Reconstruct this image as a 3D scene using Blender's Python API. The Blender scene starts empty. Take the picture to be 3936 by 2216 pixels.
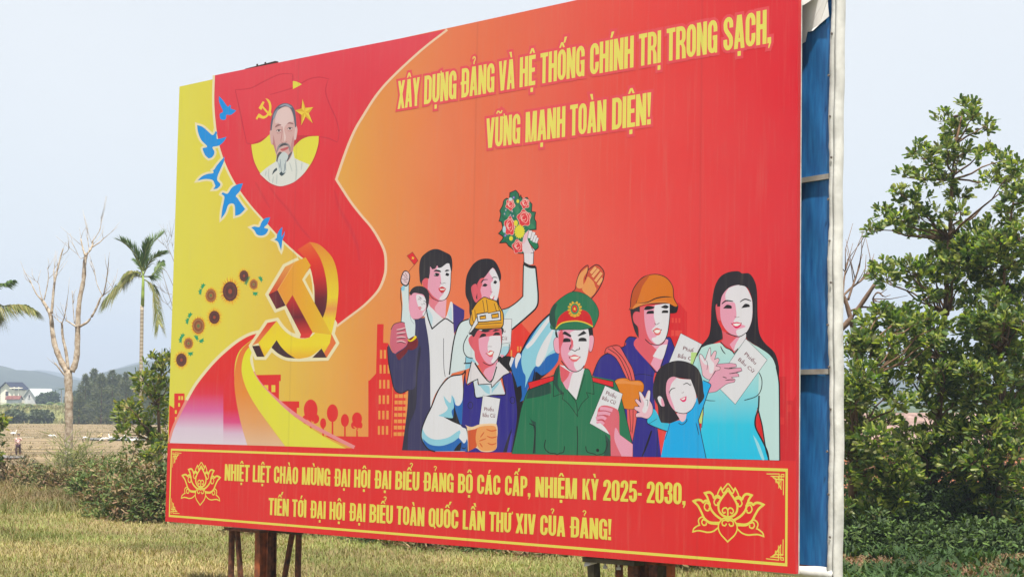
import bpy, bmesh, math, random
import numpy as np
from mathutils import Vector, Matrix, noise
from mathutils.geometry import delaunay_2d_cdt, tessellate_polygon
random.seed(7)
rng = np.random.default_rng(11)
sc = bpy.context.scene
COL = sc.collection
PI = math.pi
# ------------------------------------------------------------------ camera
CAM_H = 2.6
FPX, IW, IH = 6340.0, 3936.0, 2216.0
PITCH = math.radians(3.889)
cd = bpy.data.cameras.new('camera')
cam = bpy.data.objects.new('camera', cd); COL.objects.link(cam)
cam.location = (0, 0, CAM_H)
cam.rotation_euler = (PI / 2 + PITCH, 0, 0)
cd.sensor_width = 36.0; cd.lens = 36.0 * FPX / IW
cd.clip_start = 0.1; cd.clip_end = 9000
sc.camera = cam
# ------------------------------------------------------------------ sky, sun, exposure
SUN_AZ = math.radians(175)      # clockwise from the view direction (+Y)
SUN_EL = math.radians(70)
w = bpy.data.worlds.new('World'); sc.world = w; w.use_nodes = True
wt = w.node_tree; bg = wt.nodes['Background']
sky = wt.nodes.new('ShaderNodeTexSky'); sky.sky_type = 'NISHITA'; sky.sun_disc = False
sky.sun_elevation = SUN_EL; sky.sun_rotation = SUN_AZ
sky.air_density = 1.0; sky.dust_density = 1.0; sky.ozone_density = 1.0; sky.altitude = 0
pale = wt.nodes.new('ShaderNodeMix'); pale.data_type = 'RGBA'; pale.inputs[0].default_value = .9      # thin high cloud veil
tcw = wt.nodes.new('ShaderNodeTexCoord'); nw = wt.nodes.new('ShaderNodeTexNoise'); nw.inputs['Scale'].default_value = 1.6; nw.inputs['Detail'].default_value = 3
wt.links.new(tcw.outputs['Generated'], nw.inputs['Vector'])
veil = wt.nodes.new('ShaderNodeMix'); veil.data_type = 'RGBA'; veil.inputs[6].default_value = (2.82, 2.92, 2.97, 1); veil.inputs[7].default_value = (3.35, 3.34, 3.24, 1)
mrw = wt.nodes.new('ShaderNodeMapRange'); mrw.inputs[1].default_value = .3; mrw.inputs[2].default_value = .65; wt.links.new(nw.outputs[0], mrw.inputs[0])
wt.links.new(mrw.outputs[0], veil.inputs[0]); wt.links.new(veil.outputs[2], pale.inputs[7])
wt.links.new(sky.outputs[0], pale.inputs[6]); wt.links.new(pale.outputs[2], bg.inputs[0]); bg.inputs[1].default_value = 0.12
sd = bpy.data.lights.new('sun', 'SUN'); sd.energy = 4.6; sd.angle = math.radians(1.5); sd.color = (1, .94, .85)
so = bpy.data.objects.new('sun', sd); COL.objects.link(so)
sdir = Vector((math.sin(SUN_AZ) * math.cos(SUN_EL), math.cos(SUN_AZ) * math.cos(SUN_EL), math.sin(SUN_EL)))
so.rotation_euler = sdir.to_track_quat('Z', 'Y').to_euler(); so.location = (20, -20, 30)
sc.view_settings.view_transform = 'Standard'; sc.view_settings.look = 'None'
sc.view_settings.gamma = 1; sc.view_settings.use_curve_mapping = False
sc.view_settings.exposure = 1.2
sc.cycles.use_denoising = True
sc.cycles.max_bounces = 6
sc.cycles.volume_bounces = 0

# ------------------------------------------------------------------ helpers
def lin(c):
    return tuple(((x / 255) / 12.92 if x / 255 <= .04045 else ((x / 255 + .055) / 1.055) ** 2.4) for x in c)

def pixdir(x, y):
    d = Vector(((x - IW / 2) / FPX, -(y - IH / 2) / FPX, -1))
    c, s = math.cos(PITCH), math.sin(PITCH)
    up, bk = d.y * c - d.z * s, d.y * s + d.z * c
    return Vector((d.x, -bk, up))

def pix(x, y, Y):
    """the world point on the ray of photo pixel (x, y) at forward distance Y (used to measure real places)"""
    d = pixdir(x, y)
    return Vector((0, 0, CAM_H)) + d * (Y / d.y)

REG = {'A': (640, 240, 900 / 1450), 'B': (920, 280, 400 / 1160), 'C': (640, 860, 900 / 1450), 'D': (0, 800, 800 / 1160),
       'E': (1480, 660, 700 / 1450), 'F': (1480, 1060, 700 / 1450), 'G': (1940, 980, 600 / 1088), 'H': (2380, 1000, 700 / 1301),
       'I': (3036, 0, 900 / 1305), 'J': (3036, 1216, 900 / 1305), 'K': (620, 1700, 1100 / 2576), 'L': (2200, 1700, 1100 / 2576),
       'M': (1500, 60, 800 / 2148), 'N': (2240, 0, 800 / 2148), 'O': (1400, 1700, 1300 / 2576), 'P': (640, 900, 460 / 1213)}
def R(r, x, y):
    a, b, s = REG[r]
    return (a + x * s, b + y * s)

_mats = {}
def newmat(name):
    m = bpy.data.materials.new(name); m.use_nodes = True
    nt = m.node_tree
    return m, nt, nt.nodes['Principled BSDF']

def pbr(name, col, rough=.7, spec=.3, var=.12, scale=8, bump=0.0, metal=0, col2=None, detail=4):
    """plain procedural surface: base colour with noise variation and bump"""
    key = name
    if key in _mats: return _mats[key]
    m, nt, b = newmat(name)
    tc = nt.nodes.new('ShaderNodeTexCoord')
    n = nt.nodes.new('ShaderNodeTexNoise'); n.inputs['Scale'].default_value = scale; n.inputs['Detail'].default_value = detail
    nt.links.new(tc.outputs['Object'], n.inputs['Vector'])
    r = nt.nodes.new('ShaderNodeValToRGB')
    c2 = col2 or tuple(c * (1 - 2.2 * var) for c in col)
    c1 = col if col2 else tuple(min(1, c * (1 + 2.2 * var)) for c in col)
    r.color_ramp.elements[0].color = (*c2, 1); r.color_ramp.elements[1].color = (*c1, 1)
    r.color_ramp.elements[0].position = .3; r.color_ramp.elements[1].position = .7
    nt.links.new(n.outputs[0], r.inputs[0]); nt.links.new(r.outputs[0], b.inputs['Base Color'])
    b.inputs['Roughness'].default_value = rough; b.inputs['Specular IOR Level'].default_value = spec
    b.inputs['Metallic'].default_value = metal
    if bump:
        bp = nt.nodes.new('ShaderNodeBump'); bp.inputs['Strength'].default_value = bump; bp.inputs['Distance'].default_value = .02
        nt.links.new(n.outputs[0], bp.inputs['Height']); nt.links.new(bp.outputs[0], b.inputs['Normal'])
    _mats[key] = m
    return m

def attr_mat(name, rough=.55, spec=.35, trans=0.0, tint=(1, 1, 1)):
    """vegetation: colour of each blade or leaf from the mesh's own 'Col' attribute, thin leaves let light through"""
    if name in _mats: return _mats[name]
    m, nt, b = newmat(name)
    a = nt.nodes.new('ShaderNodeAttribute'); a.attribute_name = 'Col'
    nt.links.new(a.outputs[0], b.inputs['Base Color'])
    b.inputs['Roughness'].default_value = rough; b.inputs['Specular IOR Level'].default_value = spec
    if trans:
        t = nt.nodes.new('ShaderNodeBsdfTranslucent'); mx = nt.nodes.new('ShaderNodeMixShader')
        g = nt.nodes.new('ShaderNodeMix'); g.data_type = 'RGBA'; g.blend_type = 'MULTIPLY'; g.inputs[0].default_value = 1
        g.inputs[7].default_value = (1.25, 1.35, .5, 1)
        nt.links.new(a.outputs[0], g.inputs[6]); nt.links.new(g.outputs[2], t.inputs[0])
        mx.inputs[0].default_value = trans
        nt.links.new(b.outputs[0], mx.inputs[1]); nt.links.new(t.outputs[0], mx.inputs[2])
        nt.links.new(mx.outputs[0], nt.nodes['Material Output'].inputs[0])
    _mats[name] = m
    return m

def link(name, me, parent=None, loc=(0, 0, 0)):
    o = bpy.data.objects.new(name, me); COL.objects.link(o)
    if parent: o.parent = parent
    o.location = loc
    return o

def empty(name, loc, label=None, cat=None, group=None):
    o = bpy.data.objects.new(name, None); COL.objects.link(o); o.location = loc
    o.empty_display_size = .2
    tag(o, label, cat, group)
    return o

def tag(o, label=None, cat=None, group=None, kind=None):
    if label: o['label'] = label
    if cat: o['category'] = cat
    if group: o['group'] = group
    if kind: o['kind'] = kind
    return o

class MB:
    """collects boxes, tubes and polygons into ONE mesh"""
    def __init__(s): s.v = []; s.f = []; s.c = []
    def add(s, vs, fs, col=None):
        n = len(s.v); s.v += [tuple(v) for v in vs]; s.f += [tuple(i + n for i in f) for f in fs]
        s.c += [col or (1, 1, 1)] * len(vs)
    def box(s, c, h, rot=None, col=None):
        vs = []
        for x in (-1, 1):
            for y in (-1, 1):
                for z in (-1, 1):
                    p = Vector((x * h[0], y * h[1], z * h[2]))
                    if rot is not None: p = rot @ p
                    vs.append(Vector(c) + p)
        s.add(vs, [(0, 1, 3, 2), (4, 6, 7, 5), (0, 4, 5, 1), (2, 3, 7, 6), (0, 2, 6, 4), (1, 5, 7, 3)], col)
    def bar(s, a, b, wx, wy, ref=(0, 0, 1), col=None):
        a, b = Vector(a), Vector(b); d = b - a; L = d.length; d.normalize()
        x = Vector(ref).cross(d)
        if x.length < .01: x = Vector((1, 0, 0)).cross(d)
        x.normalize(); y = d.cross(x)
        rot = Matrix((x, y, d)).transposed()
        s.box((a + b) / 2, (wx / 2, wy / 2, L / 2), rot, col)
    def tube(s, pts, rad, n=7, col=None, jit=0.0):
        pts = [Vector(p) for p in pts]; vs = []; fs = []
        up = Vector((.13, .2, 1)).normalized()
        for i, p in enumerate(pts):
            d = (pts[min(i + 1, len(pts) - 1)] - pts[max(i - 1, 0)]).normalized()
            x = d.cross(Vector((1, .1, .05)) if abs(d.z) > .8 else up).normalized(); y = d.cross(x)
            for k in range(n):
                a = 2 * PI * k / n; r = rad[i] * (1 + jit * (random.random() - .5))
                vs.append(p + x * math.cos(a) * r + y * math.sin(a) * r)
        for i in range(len(pts) - 1):
            for k in range(n):
                fs.append((i * n + k, i * n + (k + 1) % n, (i + 1) * n + (k + 1) % n, (i + 1) * n + k))
        fs.append(tuple(range(n))[::-1]); fs.append(tuple((len(pts) - 1) * n + k for k in range(n)))
        s.add(vs, fs, col)
    def mesh(s, name, mat, smooth=False, colattr=False):
        me = bpy.data.meshes.new(name); me.from_pydata(s.v, [], s.f)
        if mat: me.materials.append(mat)
        if smooth: me.polygons.foreach_set('use_smooth', [True] * len(me.polygons))
        if colattr:
            a = me.color_attributes.new('Col', 'FLOAT_COLOR', 'POINT')
            a.data.foreach_set('color', [x for c in s.c for x in (*c, 1)])
        me.update(); return me
    def build(s, name, mat, parent=None, loc=(0, 0, 0), smooth=False, colattr=False):
        return link(name, s.mesh(name, mat, smooth, colattr), parent, loc)

def npmesh(name, V, F, mat, C=None, smooth=False):
    """mesh from numpy arrays: V (n,3), F (m,k), C (n,3) colour per vertex"""
    me = bpy.data.meshes.new(name)
    k = F.shape[1]
    me.vertices.add(len(V)); me.vertices.foreach_set('co', V.astype(np.float32).ravel())
    me.loops.add(F.size); me.loops.foreach_set('vertex_index', F.astype(np.int32).ravel())
    me.polygons.add(len(F)); me.polygons.foreach_set('loop_start', np.arange(0, F.size, k, dtype=np.int32))
    me.polygons.foreach_set('loop_total', np.full(len(F), k, dtype=np.int32))
    if smooth: me.polygons.foreach_set('use_smooth', np.ones(len(F), bool))
    me.materials.append(mat)
    if C is not None:
        a = me.color_attributes.new('Col', 'FLOAT_COLOR', 'POINT')
        a.data.foreach_set('color', np.concatenate([C, np.ones((len(C), 1))], 1).astype(np.float32).ravel())
    me.update(); me.validate()
    return me

# ------------------------------------------------------------------ the board plane (10.1 x 6 m), measured from its corners
CORN = [((0, 1), (689.7, 333.1)), ((0, 0), (635, 2002)), ((1, 0), (3057.5, 2204)), ((1, 1), (3070, -185))]
_A = []
for (u, v), (x, y) in CORN:
    _A.append([u, v, 1, 0, 0, 0, -x * u, -x * v, -x]); _A.append([0, 0, 0, u, v, 1, -y * u, -y * v, -y])
HM = np.linalg.svd(np.array(_A))[2][-1].reshape(3, 3)
HI = np.linalg.inv(HM)
BW, BH = 10.136, 6.0
BL = Vector((-4.7365, 22.6911, CAM_H - 1.6414))
BU = Vector((.732465, -.680805, .00043)).normalized()
BV = Vector((.0177577, .0047883, .999831)).normalized()
BN = BV.cross(BU); BN = BN if BN.y < 0 else -BN; BN.normalize()     # towards the viewer's side

def board(px, py):
    q = HI @ np.array([px, py, 1.0]); return (q[0] / q[2] * BW, q[1] / q[2] * BH)
def bw(u, v, off=0.0):
    return BL + BU * u + BV * v + BN * off
# ------------------------------------------------------------------ printing on the banner
KP = .63
def ink(c, c2=None, axis=None):
    """one printed ink; with c2: a printed gradient along axis ('u' or 'v', start, end in metres) or a ramp of stops"""
    key = ('ink', c, c2, axis)
    if key in _mats: return _mats[key]
    m, nt, b = newmat('printed_vinyl')
    uv = nt.nodes.new('ShaderNodeUVMap'); sep = nt.nodes.new('ShaderNodeSeparateXYZ')
    nt.links.new(uv.outputs[0], sep.inputs[0])
    def f(c):
        L_ = lin(c); g = .2126 * L_[0] + .7152 * L_[1] + .0722 * L_[2]
        return (*[min(.93, max(.004, (g + (x - g) * 1.07) * KP)) for x in L_], 1)
    if axis:
        mr = nt.nodes.new('ShaderNodeMapRange'); mr.inputs[1].default_value = axis[1]; mr.inputs[2].default_value = axis[2]
        nt.links.new(sep.outputs[0 if axis[0] == 'u' else 1], mr.inputs[0])
        rp = nt.nodes.new('ShaderNodeValToRGB'); nt.links.new(mr.outputs[0], rp.inputs[0])
        stops = c2 if isinstance(c2[0], tuple) and isinstance(c2[0][1], tuple) else ((0, c), (1, c2))
        while len(rp.color_ramp.elements) < len(stops): rp.color_ramp.elements.new(.5)
        for e, (p, cc) in zip(rp.color_ramp.elements, stops): e.position = p; e.color = f(cc)
        src = rp.outputs[0]
    else:
        g = nt.nodes.new('ShaderNodeRGB'); g.outputs[0].default_value = f(c); src = g.outputs[0]
    # dried rain streaks and dust on the vinyl
    mp = nt.nodes.new('ShaderNodeMapping'); mp.inputs['Scale'].default_value = (14, .55, 1)
    nt.links.new(uv.outputs[0], mp.inputs[0])
    n = nt.nodes.new('ShaderNodeTexNoise'); n.inputs['Scale'].default_value = 1.6; n.inputs['Detail'].default_value = 6; n.inputs['Roughness'].default_value = .7
    nt.links.new(mp.outputs[0], n.inputs['Vector'])
    n2 = nt.nodes.new('ShaderNodeTexNoise'); n2.inputs['Scale'].default_value = .7; n2.inputs['Detail'].default_value = 3
    nt.links.new(uv.outputs[0], n2.inputs['Vector'])
    mr1 = nt.nodes.new('ShaderNodeMapRange'); mr1.inputs[1].default_value = .52; mr1.inputs[2].default_value = .8; mr1.inputs[3].default_value = 0; mr1.inputs[4].default_value = .17
    nt.links.new(n.outputs[0], mr1.inputs[0])
    mx = nt.nodes.new('ShaderNodeMix'); mx.data_type = 'RGBA'
    nt.links.new(mr1.outputs[0], mx.inputs[0]); nt.links.new(src, mx.inputs[6]); mx.inputs[7].default_value = (.3, .27, .2, 1)
    mr2 = nt.nodes.new('ShaderNodeMapRange'); mr2.inputs[1].default_value = .35; mr2.inputs[2].default_value = .75; mr2.inputs[3].default_value = 0; mr2.inputs[4].default_value = .018
    nt.links.new(n2.outputs[0], mr2.inputs[0])
    mx2 = nt.nodes.new('ShaderNodeMix'); mx2.data_type = 'RGBA'
    nt.links.new(mr2.outputs[0], mx2.inputs[0]); nt.links.new(mx.outputs[2], mx2.inputs[6]); mx2.inputs[7].default_value = (.75, .72, .66, 1)
    # seam-crease shade painted into the colour (dark lines every 3.2 m) and small scuffs
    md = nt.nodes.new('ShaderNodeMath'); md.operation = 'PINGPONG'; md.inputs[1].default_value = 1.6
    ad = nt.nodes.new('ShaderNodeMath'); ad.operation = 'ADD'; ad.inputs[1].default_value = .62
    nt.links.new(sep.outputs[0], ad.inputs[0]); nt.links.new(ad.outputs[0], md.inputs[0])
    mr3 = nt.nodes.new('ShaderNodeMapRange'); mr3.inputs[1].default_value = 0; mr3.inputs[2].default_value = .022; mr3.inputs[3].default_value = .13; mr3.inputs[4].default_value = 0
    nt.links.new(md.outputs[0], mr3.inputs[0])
    n4 = nt.nodes.new('ShaderNodeTexNoise'); n4.inputs['Scale'].default_value = 9; n4.inputs['Detail'].default_value = 8; n4.inputs['Roughness'].default_value = .8
    nt.links.new(uv.outputs[0], n4.inputs['Vector'])
    mr4 = nt.nodes.new('ShaderNodeMapRange'); mr4.inputs[1].default_value = .7; mr4.inputs[2].default_value = .76; mr4.inputs[3].default_value = 0; mr4.inputs[4].default_value = .3
    nt.links.new(n4.outputs[0], mr4.inputs[0])
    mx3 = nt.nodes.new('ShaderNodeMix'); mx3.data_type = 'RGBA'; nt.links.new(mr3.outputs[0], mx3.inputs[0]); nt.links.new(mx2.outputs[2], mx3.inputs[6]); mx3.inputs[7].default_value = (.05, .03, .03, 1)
    mx4 = nt.nodes.new('ShaderNodeMix'); mx4.data_type = 'RGBA'; nt.links.new(mr4.outputs[0], mx4.inputs[0]); nt.links.new(mx3.outputs[2], mx4.inputs[6]); mx4.inputs[7].default_value = (.5, .45, .42, 1)
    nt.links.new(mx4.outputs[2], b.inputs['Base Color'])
    b.inputs['Roughness'].default_value = .5; b.inputs['Specular IOR Level'].default_value = .14
    # stretched cloth: faint vertical pull and weave
    mp2 = nt.nodes.new('ShaderNodeMapping'); mp2.inputs['Scale'].default_value = (3.2, .5, 1)
    nt.links.new(uv.outputs[0], mp2.inputs[0])
    n3 = nt.nodes.new('ShaderNodeTexNoise'); n3.inputs['Scale'].default_value = 1; n3.inputs['Detail'].default_value = 3
    nt.links.new(mp2.outputs[0], n3.inputs['Vector'])
    bp = nt.nodes.new('ShaderNodeBump'); bp.inputs['Strength'].default_value = .35; bp.inputs['Distance'].default_value = .03
    nt.links.new(n3.outputs[0], bp.inputs['Height']); nt.links.new(bp.outputs[0], b.inputs['Normal'])
    _mats[key] = m
    return m

def parse(s):
    out = []
    for t in s.split():
        k = t.endswith('*'); x, y = t.rstrip('*').split(','); out.append((float(x), float(y), k))
    return out

def smooth_pts(P, closed=True, sub=4):
    """Catmull-Rom through the points; a starred point stays a corner"""
    n = len(P); out = []
    for i in range(n if closed else n - 1):
        p1, p2 = P[i], P[(i + 1) % n]
        p0 = P[(i - 1) % n] if (closed or i > 0) else p1
        p3 = P[(i + 2) % n] if (closed or i + 2 < n) else p2
        if p1[2]: p0 = (2 * p1[0] - p2[0], 2 * p1[1] - p2[1]) if p2[2] else p1
        if p2[2]: p3 = (2 * p2[0] - p1[0], 2 * p2[1] - p1[1]) if p1[2] else p2
        m = 1 if (p1[2] and p2[2]) else sub
        for k in range(m):
            t = k / m; r = []
            for a in (0, 1):
                A, B, C_, D_ = p0[a], p1[a], p2[a], p3[a]
                r.append(.5 * (2 * B + (C_ - A) * t + (2 * A - 5 * B + 4 * C_ - D_) * t * t + (3 * B - A - 3 * C_ + D_) * t ** 3))
            out.append((r[0], r[1]))
    if not closed: out.append((P[-1][0], P[-1][1]))
    return out

ALLP = []
class Print:
    """one printed motif of the banner: polygons painted back to front, flattened into one planar mesh"""
    def __init__(s, name, level, label=None): s.name, s.level, s.label = name, level, label; s.polys = []; ALLP.append(s)
    def uvp(s, pts, mat):
        s.polys.append((pts, mat))
    def px(s, pts, col):
        s.uvp([board(*p) for p in pts], col if not isinstance(col, tuple) else ink(col))
    def poly(s, r, col, txt, sub=4):
        P = parse(txt); s.px([R(r, *p) for p in smooth_pts(P, True, sub)], col)
    def sharp(s, r, col, txt):
        s.px([R(r, p[0], p[1]) for p in parse(txt)], col)
    def rect(s, r, col, x0, y0, x1, y1):
        s.px([R(r, *p) for p in ((x0, y0), (x1, y0), (x1, y1), (x0, y1))], col)
    def ell(s, r, col, cx, cy, rx, ry, n=20, rot=0):
        c, d = math.cos(rot), math.sin(rot)
        s.px([R(r, cx + rx * math.cos(a) * c - ry * math.sin(a) * d, cy + rx * math.cos(a) * d + ry * math.sin(a) * c) for a in [2 * PI * k / n for k in range(n)]], col)
    def line(s, r, col, txt, w, closed=False, sub=4, taper=False):
        """a printed line of width w (in the region's pixels)"""
        P = parse(txt); Q = smooth_pts(P, closed, sub)
        s.strip([R(r, *q) for q in Q], w * REG[r][2], col, closed, taper)
    def strip(s, Q, w, col, closed=False, taper=False, space='px'):
        n = len(Q); Lp = []; Rp = []
        for i in range(n):
            a = Q[(i - 1) % n] if (closed or i) else Q[i]; b = Q[i]; c = Q[(i + 1) % n] if (closed or i < n - 1) else Q[i]
            d1 = Vector((b[0] - a[0], b[1] - a[1])); d2 = Vector((c[0] - b[0], c[1] - b[1]))
            if d1.length < 1e-9: d1 = d2
            if d2.length < 1e-9: d2 = d1
            d1.normalize(); d2.normalize(); t = d1 + d2
            t = d1 if t.length < .2 else t.normalized()
            m = min(1.8, 1 / max(.3, t.dot(d1)))
            hw = w / 2 * m
            if taper and n > 2: hw *= .25 + .75 * math.sin(PI * (.12 + .76 * i / (n - 1)))
            Lp.append((b[0] - t.y * hw, b[1] + t.x * hw)); Rp.append((b[0] + t.y * hw, b[1] - t.x * hw))
        for i in range(n if closed else n - 1):
            j = (i + 1) % n
            q = [Lp[i], Lp[j], Rp[j], Rp[i]]
            if space == 'px': s.px(q, col)
            else: s.uvp(q, ink(col) if isinstance(col, tuple) else col)
    def build(s, parent, local=True):
        off = .00014 * s.level
        mats = []; mi = {}
        vs = []; edges = []; fmat = []; rings = []
        for pts, m in s.polys:
            if m.name not in mi: mi[m.name] = len(mats); mats.append(m)
            n = len(vs); k = len(pts); vs += [Vector(p) for p in pts]
            edges += [(n + i, n + (i + 1) % k) for i in range(k)]
            rings.append(np.array(pts, float)); fmat.append(mi[m.name])
        ov, oe, of, ovo, oeo, ofo = delaunay_2d_cdt(vs, edges, [], 0, 1e-5, False)
        # the topmost shape over each little triangle gives its ink (winding number test)
        cen = np.array([[sum(ov[i][a] for i in f) / len(f) for a in (0, 1)] for f in of]); top = np.full(len(of), -1)
        for q, mt in zip(rings, fmat):
            idx = np.where((cen[:, 0] >= q[:, 0].min()) & (cen[:, 0] <= q[:, 0].max()) & (cen[:, 1] >= q[:, 1].min()) & (cen[:, 1] <= q[:, 1].max()))[0]
            if not len(idx): continue
            x, y = cen[idx, 0][:, None], cen[idx, 1][:, None]; x0, y0 = q[:, 0][None], q[:, 1][None]; x1, y1 = np.roll(q[:, 0], -1)[None], np.roll(q[:, 1], -1)[None]
            side = (x1 - x0) * (y - y0) - (x - x0) * (y1 - y0)
            wn = ((y0 <= y) & (y1 > y) & (side > 0)).sum(1) - ((y0 > y) & (y1 <= y) & (side < 0)).sum(1)
            top[idx[wn != 0]] = mt
        F = []; FM = []
        for f, t in zip(of, top):
            if t >= 0: F.append(f); FM.append(int(t))
        used = sorted({i for f in F for i in f}); rm = {k: i for i, k in enumerate(used)}
        P = [ov[k] for k in used]
        me = bpy.data.meshes.new(s.name)
        c = Vector((sum(p.x for p in P) / len(P), sum(p.y for p in P) / len(P)))
        org = bw(c.x, c.y, off)
        me.from_pydata([bw(p.x, p.y, off) - org for p in P], [], [[rm[k] for k in f] for f in F])
        for m in mats: me.materials.append(m)
        me.polygons.foreach_set('material_index', FM)
        ul = me.uv_layers.new(name='UVMap')
        ul.data.foreach_set('uv', [x for l in me.loops for x in P[l.vertex_index][:2]])
        nrm = BN
        me.update()
        if me.polygons and sum(p.normal.dot(nrm) for p in me.polygons) < 0: me.flip_normals()
        o = link(s.name, me, parent, org - parent.location)
        if s.label: o['label'] = s.label
        return o

# ------------------------------------------------------------------ condensed capitals drawn as pen strokes
def arc(cx, cy, rx, ry, a0, a1, n=7):
    return [(cx + rx * math.cos(math.radians(a0 + (a1 - a0) * k / n)), cy + ry * math.sin(math.radians(a0 + (a1 - a0) * k / n))) for k in range(n + 1)]
ST, HT = .168, .135
def glyph(ch):
    """list of ('p', polygon) or ('s', centreline, closed); cap height 1; returns (shapes, width)"""
    s, t = ST, HT; h = s / 2; k = t / 2; S = []
    rect = lambda a, b, c, d: S.append(('p', [(a, b), (c, b), (c, d), (a, d)]))
    par = lambda xb, xt, wd=None, y0=0, y1=1: S.append(('p', [(xb, y0), (xb + (wd or s * 1.02), y0), (xt + (wd or s * 1.02), y1), (xt, y1)]))
    W = .43
    stad = lambda w, y0=0, y1=1, ry=.2: (arc(w / 2, y1 - k - ry + .02, w / 2 - h, ry - .02, 0, 180), arc(w / 2, y0 + k + ry - .02, w / 2 - h, ry - .02, 180, 360))
    def bowl(y0, y1, w, x0=None):
        r = min(.14, (y1 - y0) / 2 - k); x0 = s * .6
        rx = min(w - h - x0, .15)
        c = [(x0, y1 - k)] + arc(w - h - rx, y1 - k - r, rx, r, 90, 0) + arc(w - h - rx, y0 + k + r, rx, r, 0, -90) + [(x0, y0 + k)]
        S.append(('s', c, False))
    if ch in 'IĐDBPRHNMEFLK': rect(0, 0, s, 1)
    if ch == 'I': W = s
    elif ch in 'ĐD': W = .44; bowl(0, 1, W); (rect(-.06, .45, s + .1, .55) if ch == 'Đ' else None)
    elif ch == 'B': W = .44; bowl(.46, 1, W - .01); bowl(0, .575, W)
    elif ch == 'P': W = .43; bowl(.4, 1, W)
    elif ch == 'R':
        W = .45; bowl(.43, 1, W - .01); S.append(('p', [(W - s, 0), (W + .01, 0), (W - .015, .32), (W - .1, .47), (s * .9, .47), (s * .9, .43), (W - s - .05, .43), (W - s - .01, .34)]))
    elif ch == 'H': W = .44; rect(W - s, 0, W, 1); rect(s, .45, W - s, .45 + t * 1.1)
    elif ch == 'N': W = .46; rect(W - s, 0, W, 1); S.append(('p', [(W - s * 1.05, 0), (W - .02, 0), (s * 1.02, 1), (.02, 1)]))
    elif ch == 'M':
        W = .6; rect(W - s, 0, W, 1); S.append(('p', [(W / 2 - .075, 0), (W / 2 + .0, 0), (s * 1.3, 1), (.02, 1)])); S.append(('p', [(W / 2 - .0, 0), (W / 2 + .075, 0), (W - .02, 1), (W - s * 1.3, 1)]))
    elif ch == 'E': W = .36; rect(s, 1 - t, W, 1); rect(s, .44, W - .03, .44 + t); rect(s, 0, W, t)
    elif ch == 'L': W = .35; rect(s, 0, W, t)
    elif ch == 'T': W = .41; rect(0, 1 - t, W, 1); rect(W / 2 - h, 0, W / 2 + h, 1 - t)
    elif ch == 'K': W = .46; S.append(('p', [(s, .34), (s, .58), (W - s * 1.05, 1), (W - .01, 1)])); S.append(('p', [(W - s * .98, 0), (W + .02, 0), (s * 1.75, .66), (s * 1.05, .5)]))
    elif ch in 'AV':
        W = .47; a = 0 if ch == 'A' else 1
        S.append(('p', [(0, a), (s, a), (W / 2 + .06, 1 - a), (W / 2 - s * .62, 1 - a)])); S.append(('p', [(W - s, a), (W, a), (W / 2 + s * .62, 1 - a), (W / 2 - .06, 1 - a)]))
        if ch == 'A': rect(.13, .2, W - .13, .2 + t * .85)
    elif ch == 'X': W = .48; par(0, W - s * 1.05); par(W - s * 1.05, 0)
    elif ch == 'Y': W = .46; rect(W / 2 - h, 0, W / 2 + h, .46); S.append(('p', [(W / 2 - h, .36), (W / 2 + h, .36), (s * 1.02, 1), (0, 1)])); S.append(('p', [(W / 2 - h, .36), (W / 2 + h, .36), (W, 1), (W - s * 1.02, 1)]))
    elif ch in 'OQ':
        a, b = stad(W); S.append(('s', a + b, True))
        if ch == 'Q': S.append(('p', [(W / 2 + .02, .16), (W - .04, -.09), (W + .03, -.02), (W / 2 + .1, .2)]))
    elif ch == '0': W = .42; a, b = stad(W); S.append(('s', a + b, True))
    elif ch == 'C': a, b = stad(W); S.append(('s', [(W - h, .62)] + a + b + [(W - h, .38)], False))
    elif ch == 'G':
        a, b = stad(W); S.append(('s', [(W - h, .64)] + a + b + [(W - h, .4)], False)); rect(W / 2 + .01, .4, W, .4 + t * .95); rect(W - s * .62, 0, W, .42)
    elif ch == 'U': a, b = stad(W); S.append(('s', [(h, 1)] + b + [(W - h, 1)], False))
    elif ch == 'S':
        c = [(W - h, .67)] + arc(W / 2, 1 - k - .15, W / 2 - h, .15, 0, 180) + [(h + .01, .66), (h + .05, .59), (W / 2, .5), (W - h - .05, .41), (W - h - .01, .34)] + arc(W / 2, k + .15, W / 2 - h, .15, 0, -180) + [(h, .33)]
        S.append(('s', c, False))
    elif ch == '2':
        W = .41; c = [(h, .66)] + arc(W / 2, 1 - k - .15, W / 2 - h, .15, 180, 0) + [(W - h, .66), (W - h - .03, .55), (W / 2, .36), (h + .04, .2), (h, .06)]
        S.append(('s', c, False)); rect(.0, 0, W, t)
    elif ch == '3':
        W = .41; c = [(h, .68)] + arc(W / 2, 1 - k - .13, W / 2 - h, .13, 180, 0) + [(W - h - .01, .62), (W - h - .06, .56), (W / 2 - .02, .525)]
        S.append(('s', c, False)); c = [(W / 2 - .02, .525), (W - h - .05, .49), (W - h, .42)] + arc(W / 2, k + .14, W / 2 - h, .14, 0, -180) + [(h, .32)]; S.append(('s', c, False))
    elif ch == '5':
        W = .41; rect(.03, 1 - t, W - .02, 1); S.append(('p', [(.0, .44), (.11, .44), (.16, 1 - t), (.03, 1 - t)]))
        S.append(('s', [(h, .5), (.13, .57), (W / 2 + .02, .58), (W - h - .03, .54), (W - h, .46)] + arc(W / 2, k + .15, W / 2 - h, .15, 0, -180) + [(h, .3)], False))
    elif ch == '-': W = .2; rect(0, .32, W, .44)
    elif ch == ',': W = .16; S.append(('p', [(0, .17), (0, 0), (.07, 0), (.03, -.14), (.08, -.14), (.16, .01), (.16, .17)]))
    elif ch == '!': W = .17; rect(.005, 0, .165, .16); S.append(('p', [(.045, .24), (.125, .24), (.17, 1), (0, 1)]))
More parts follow.
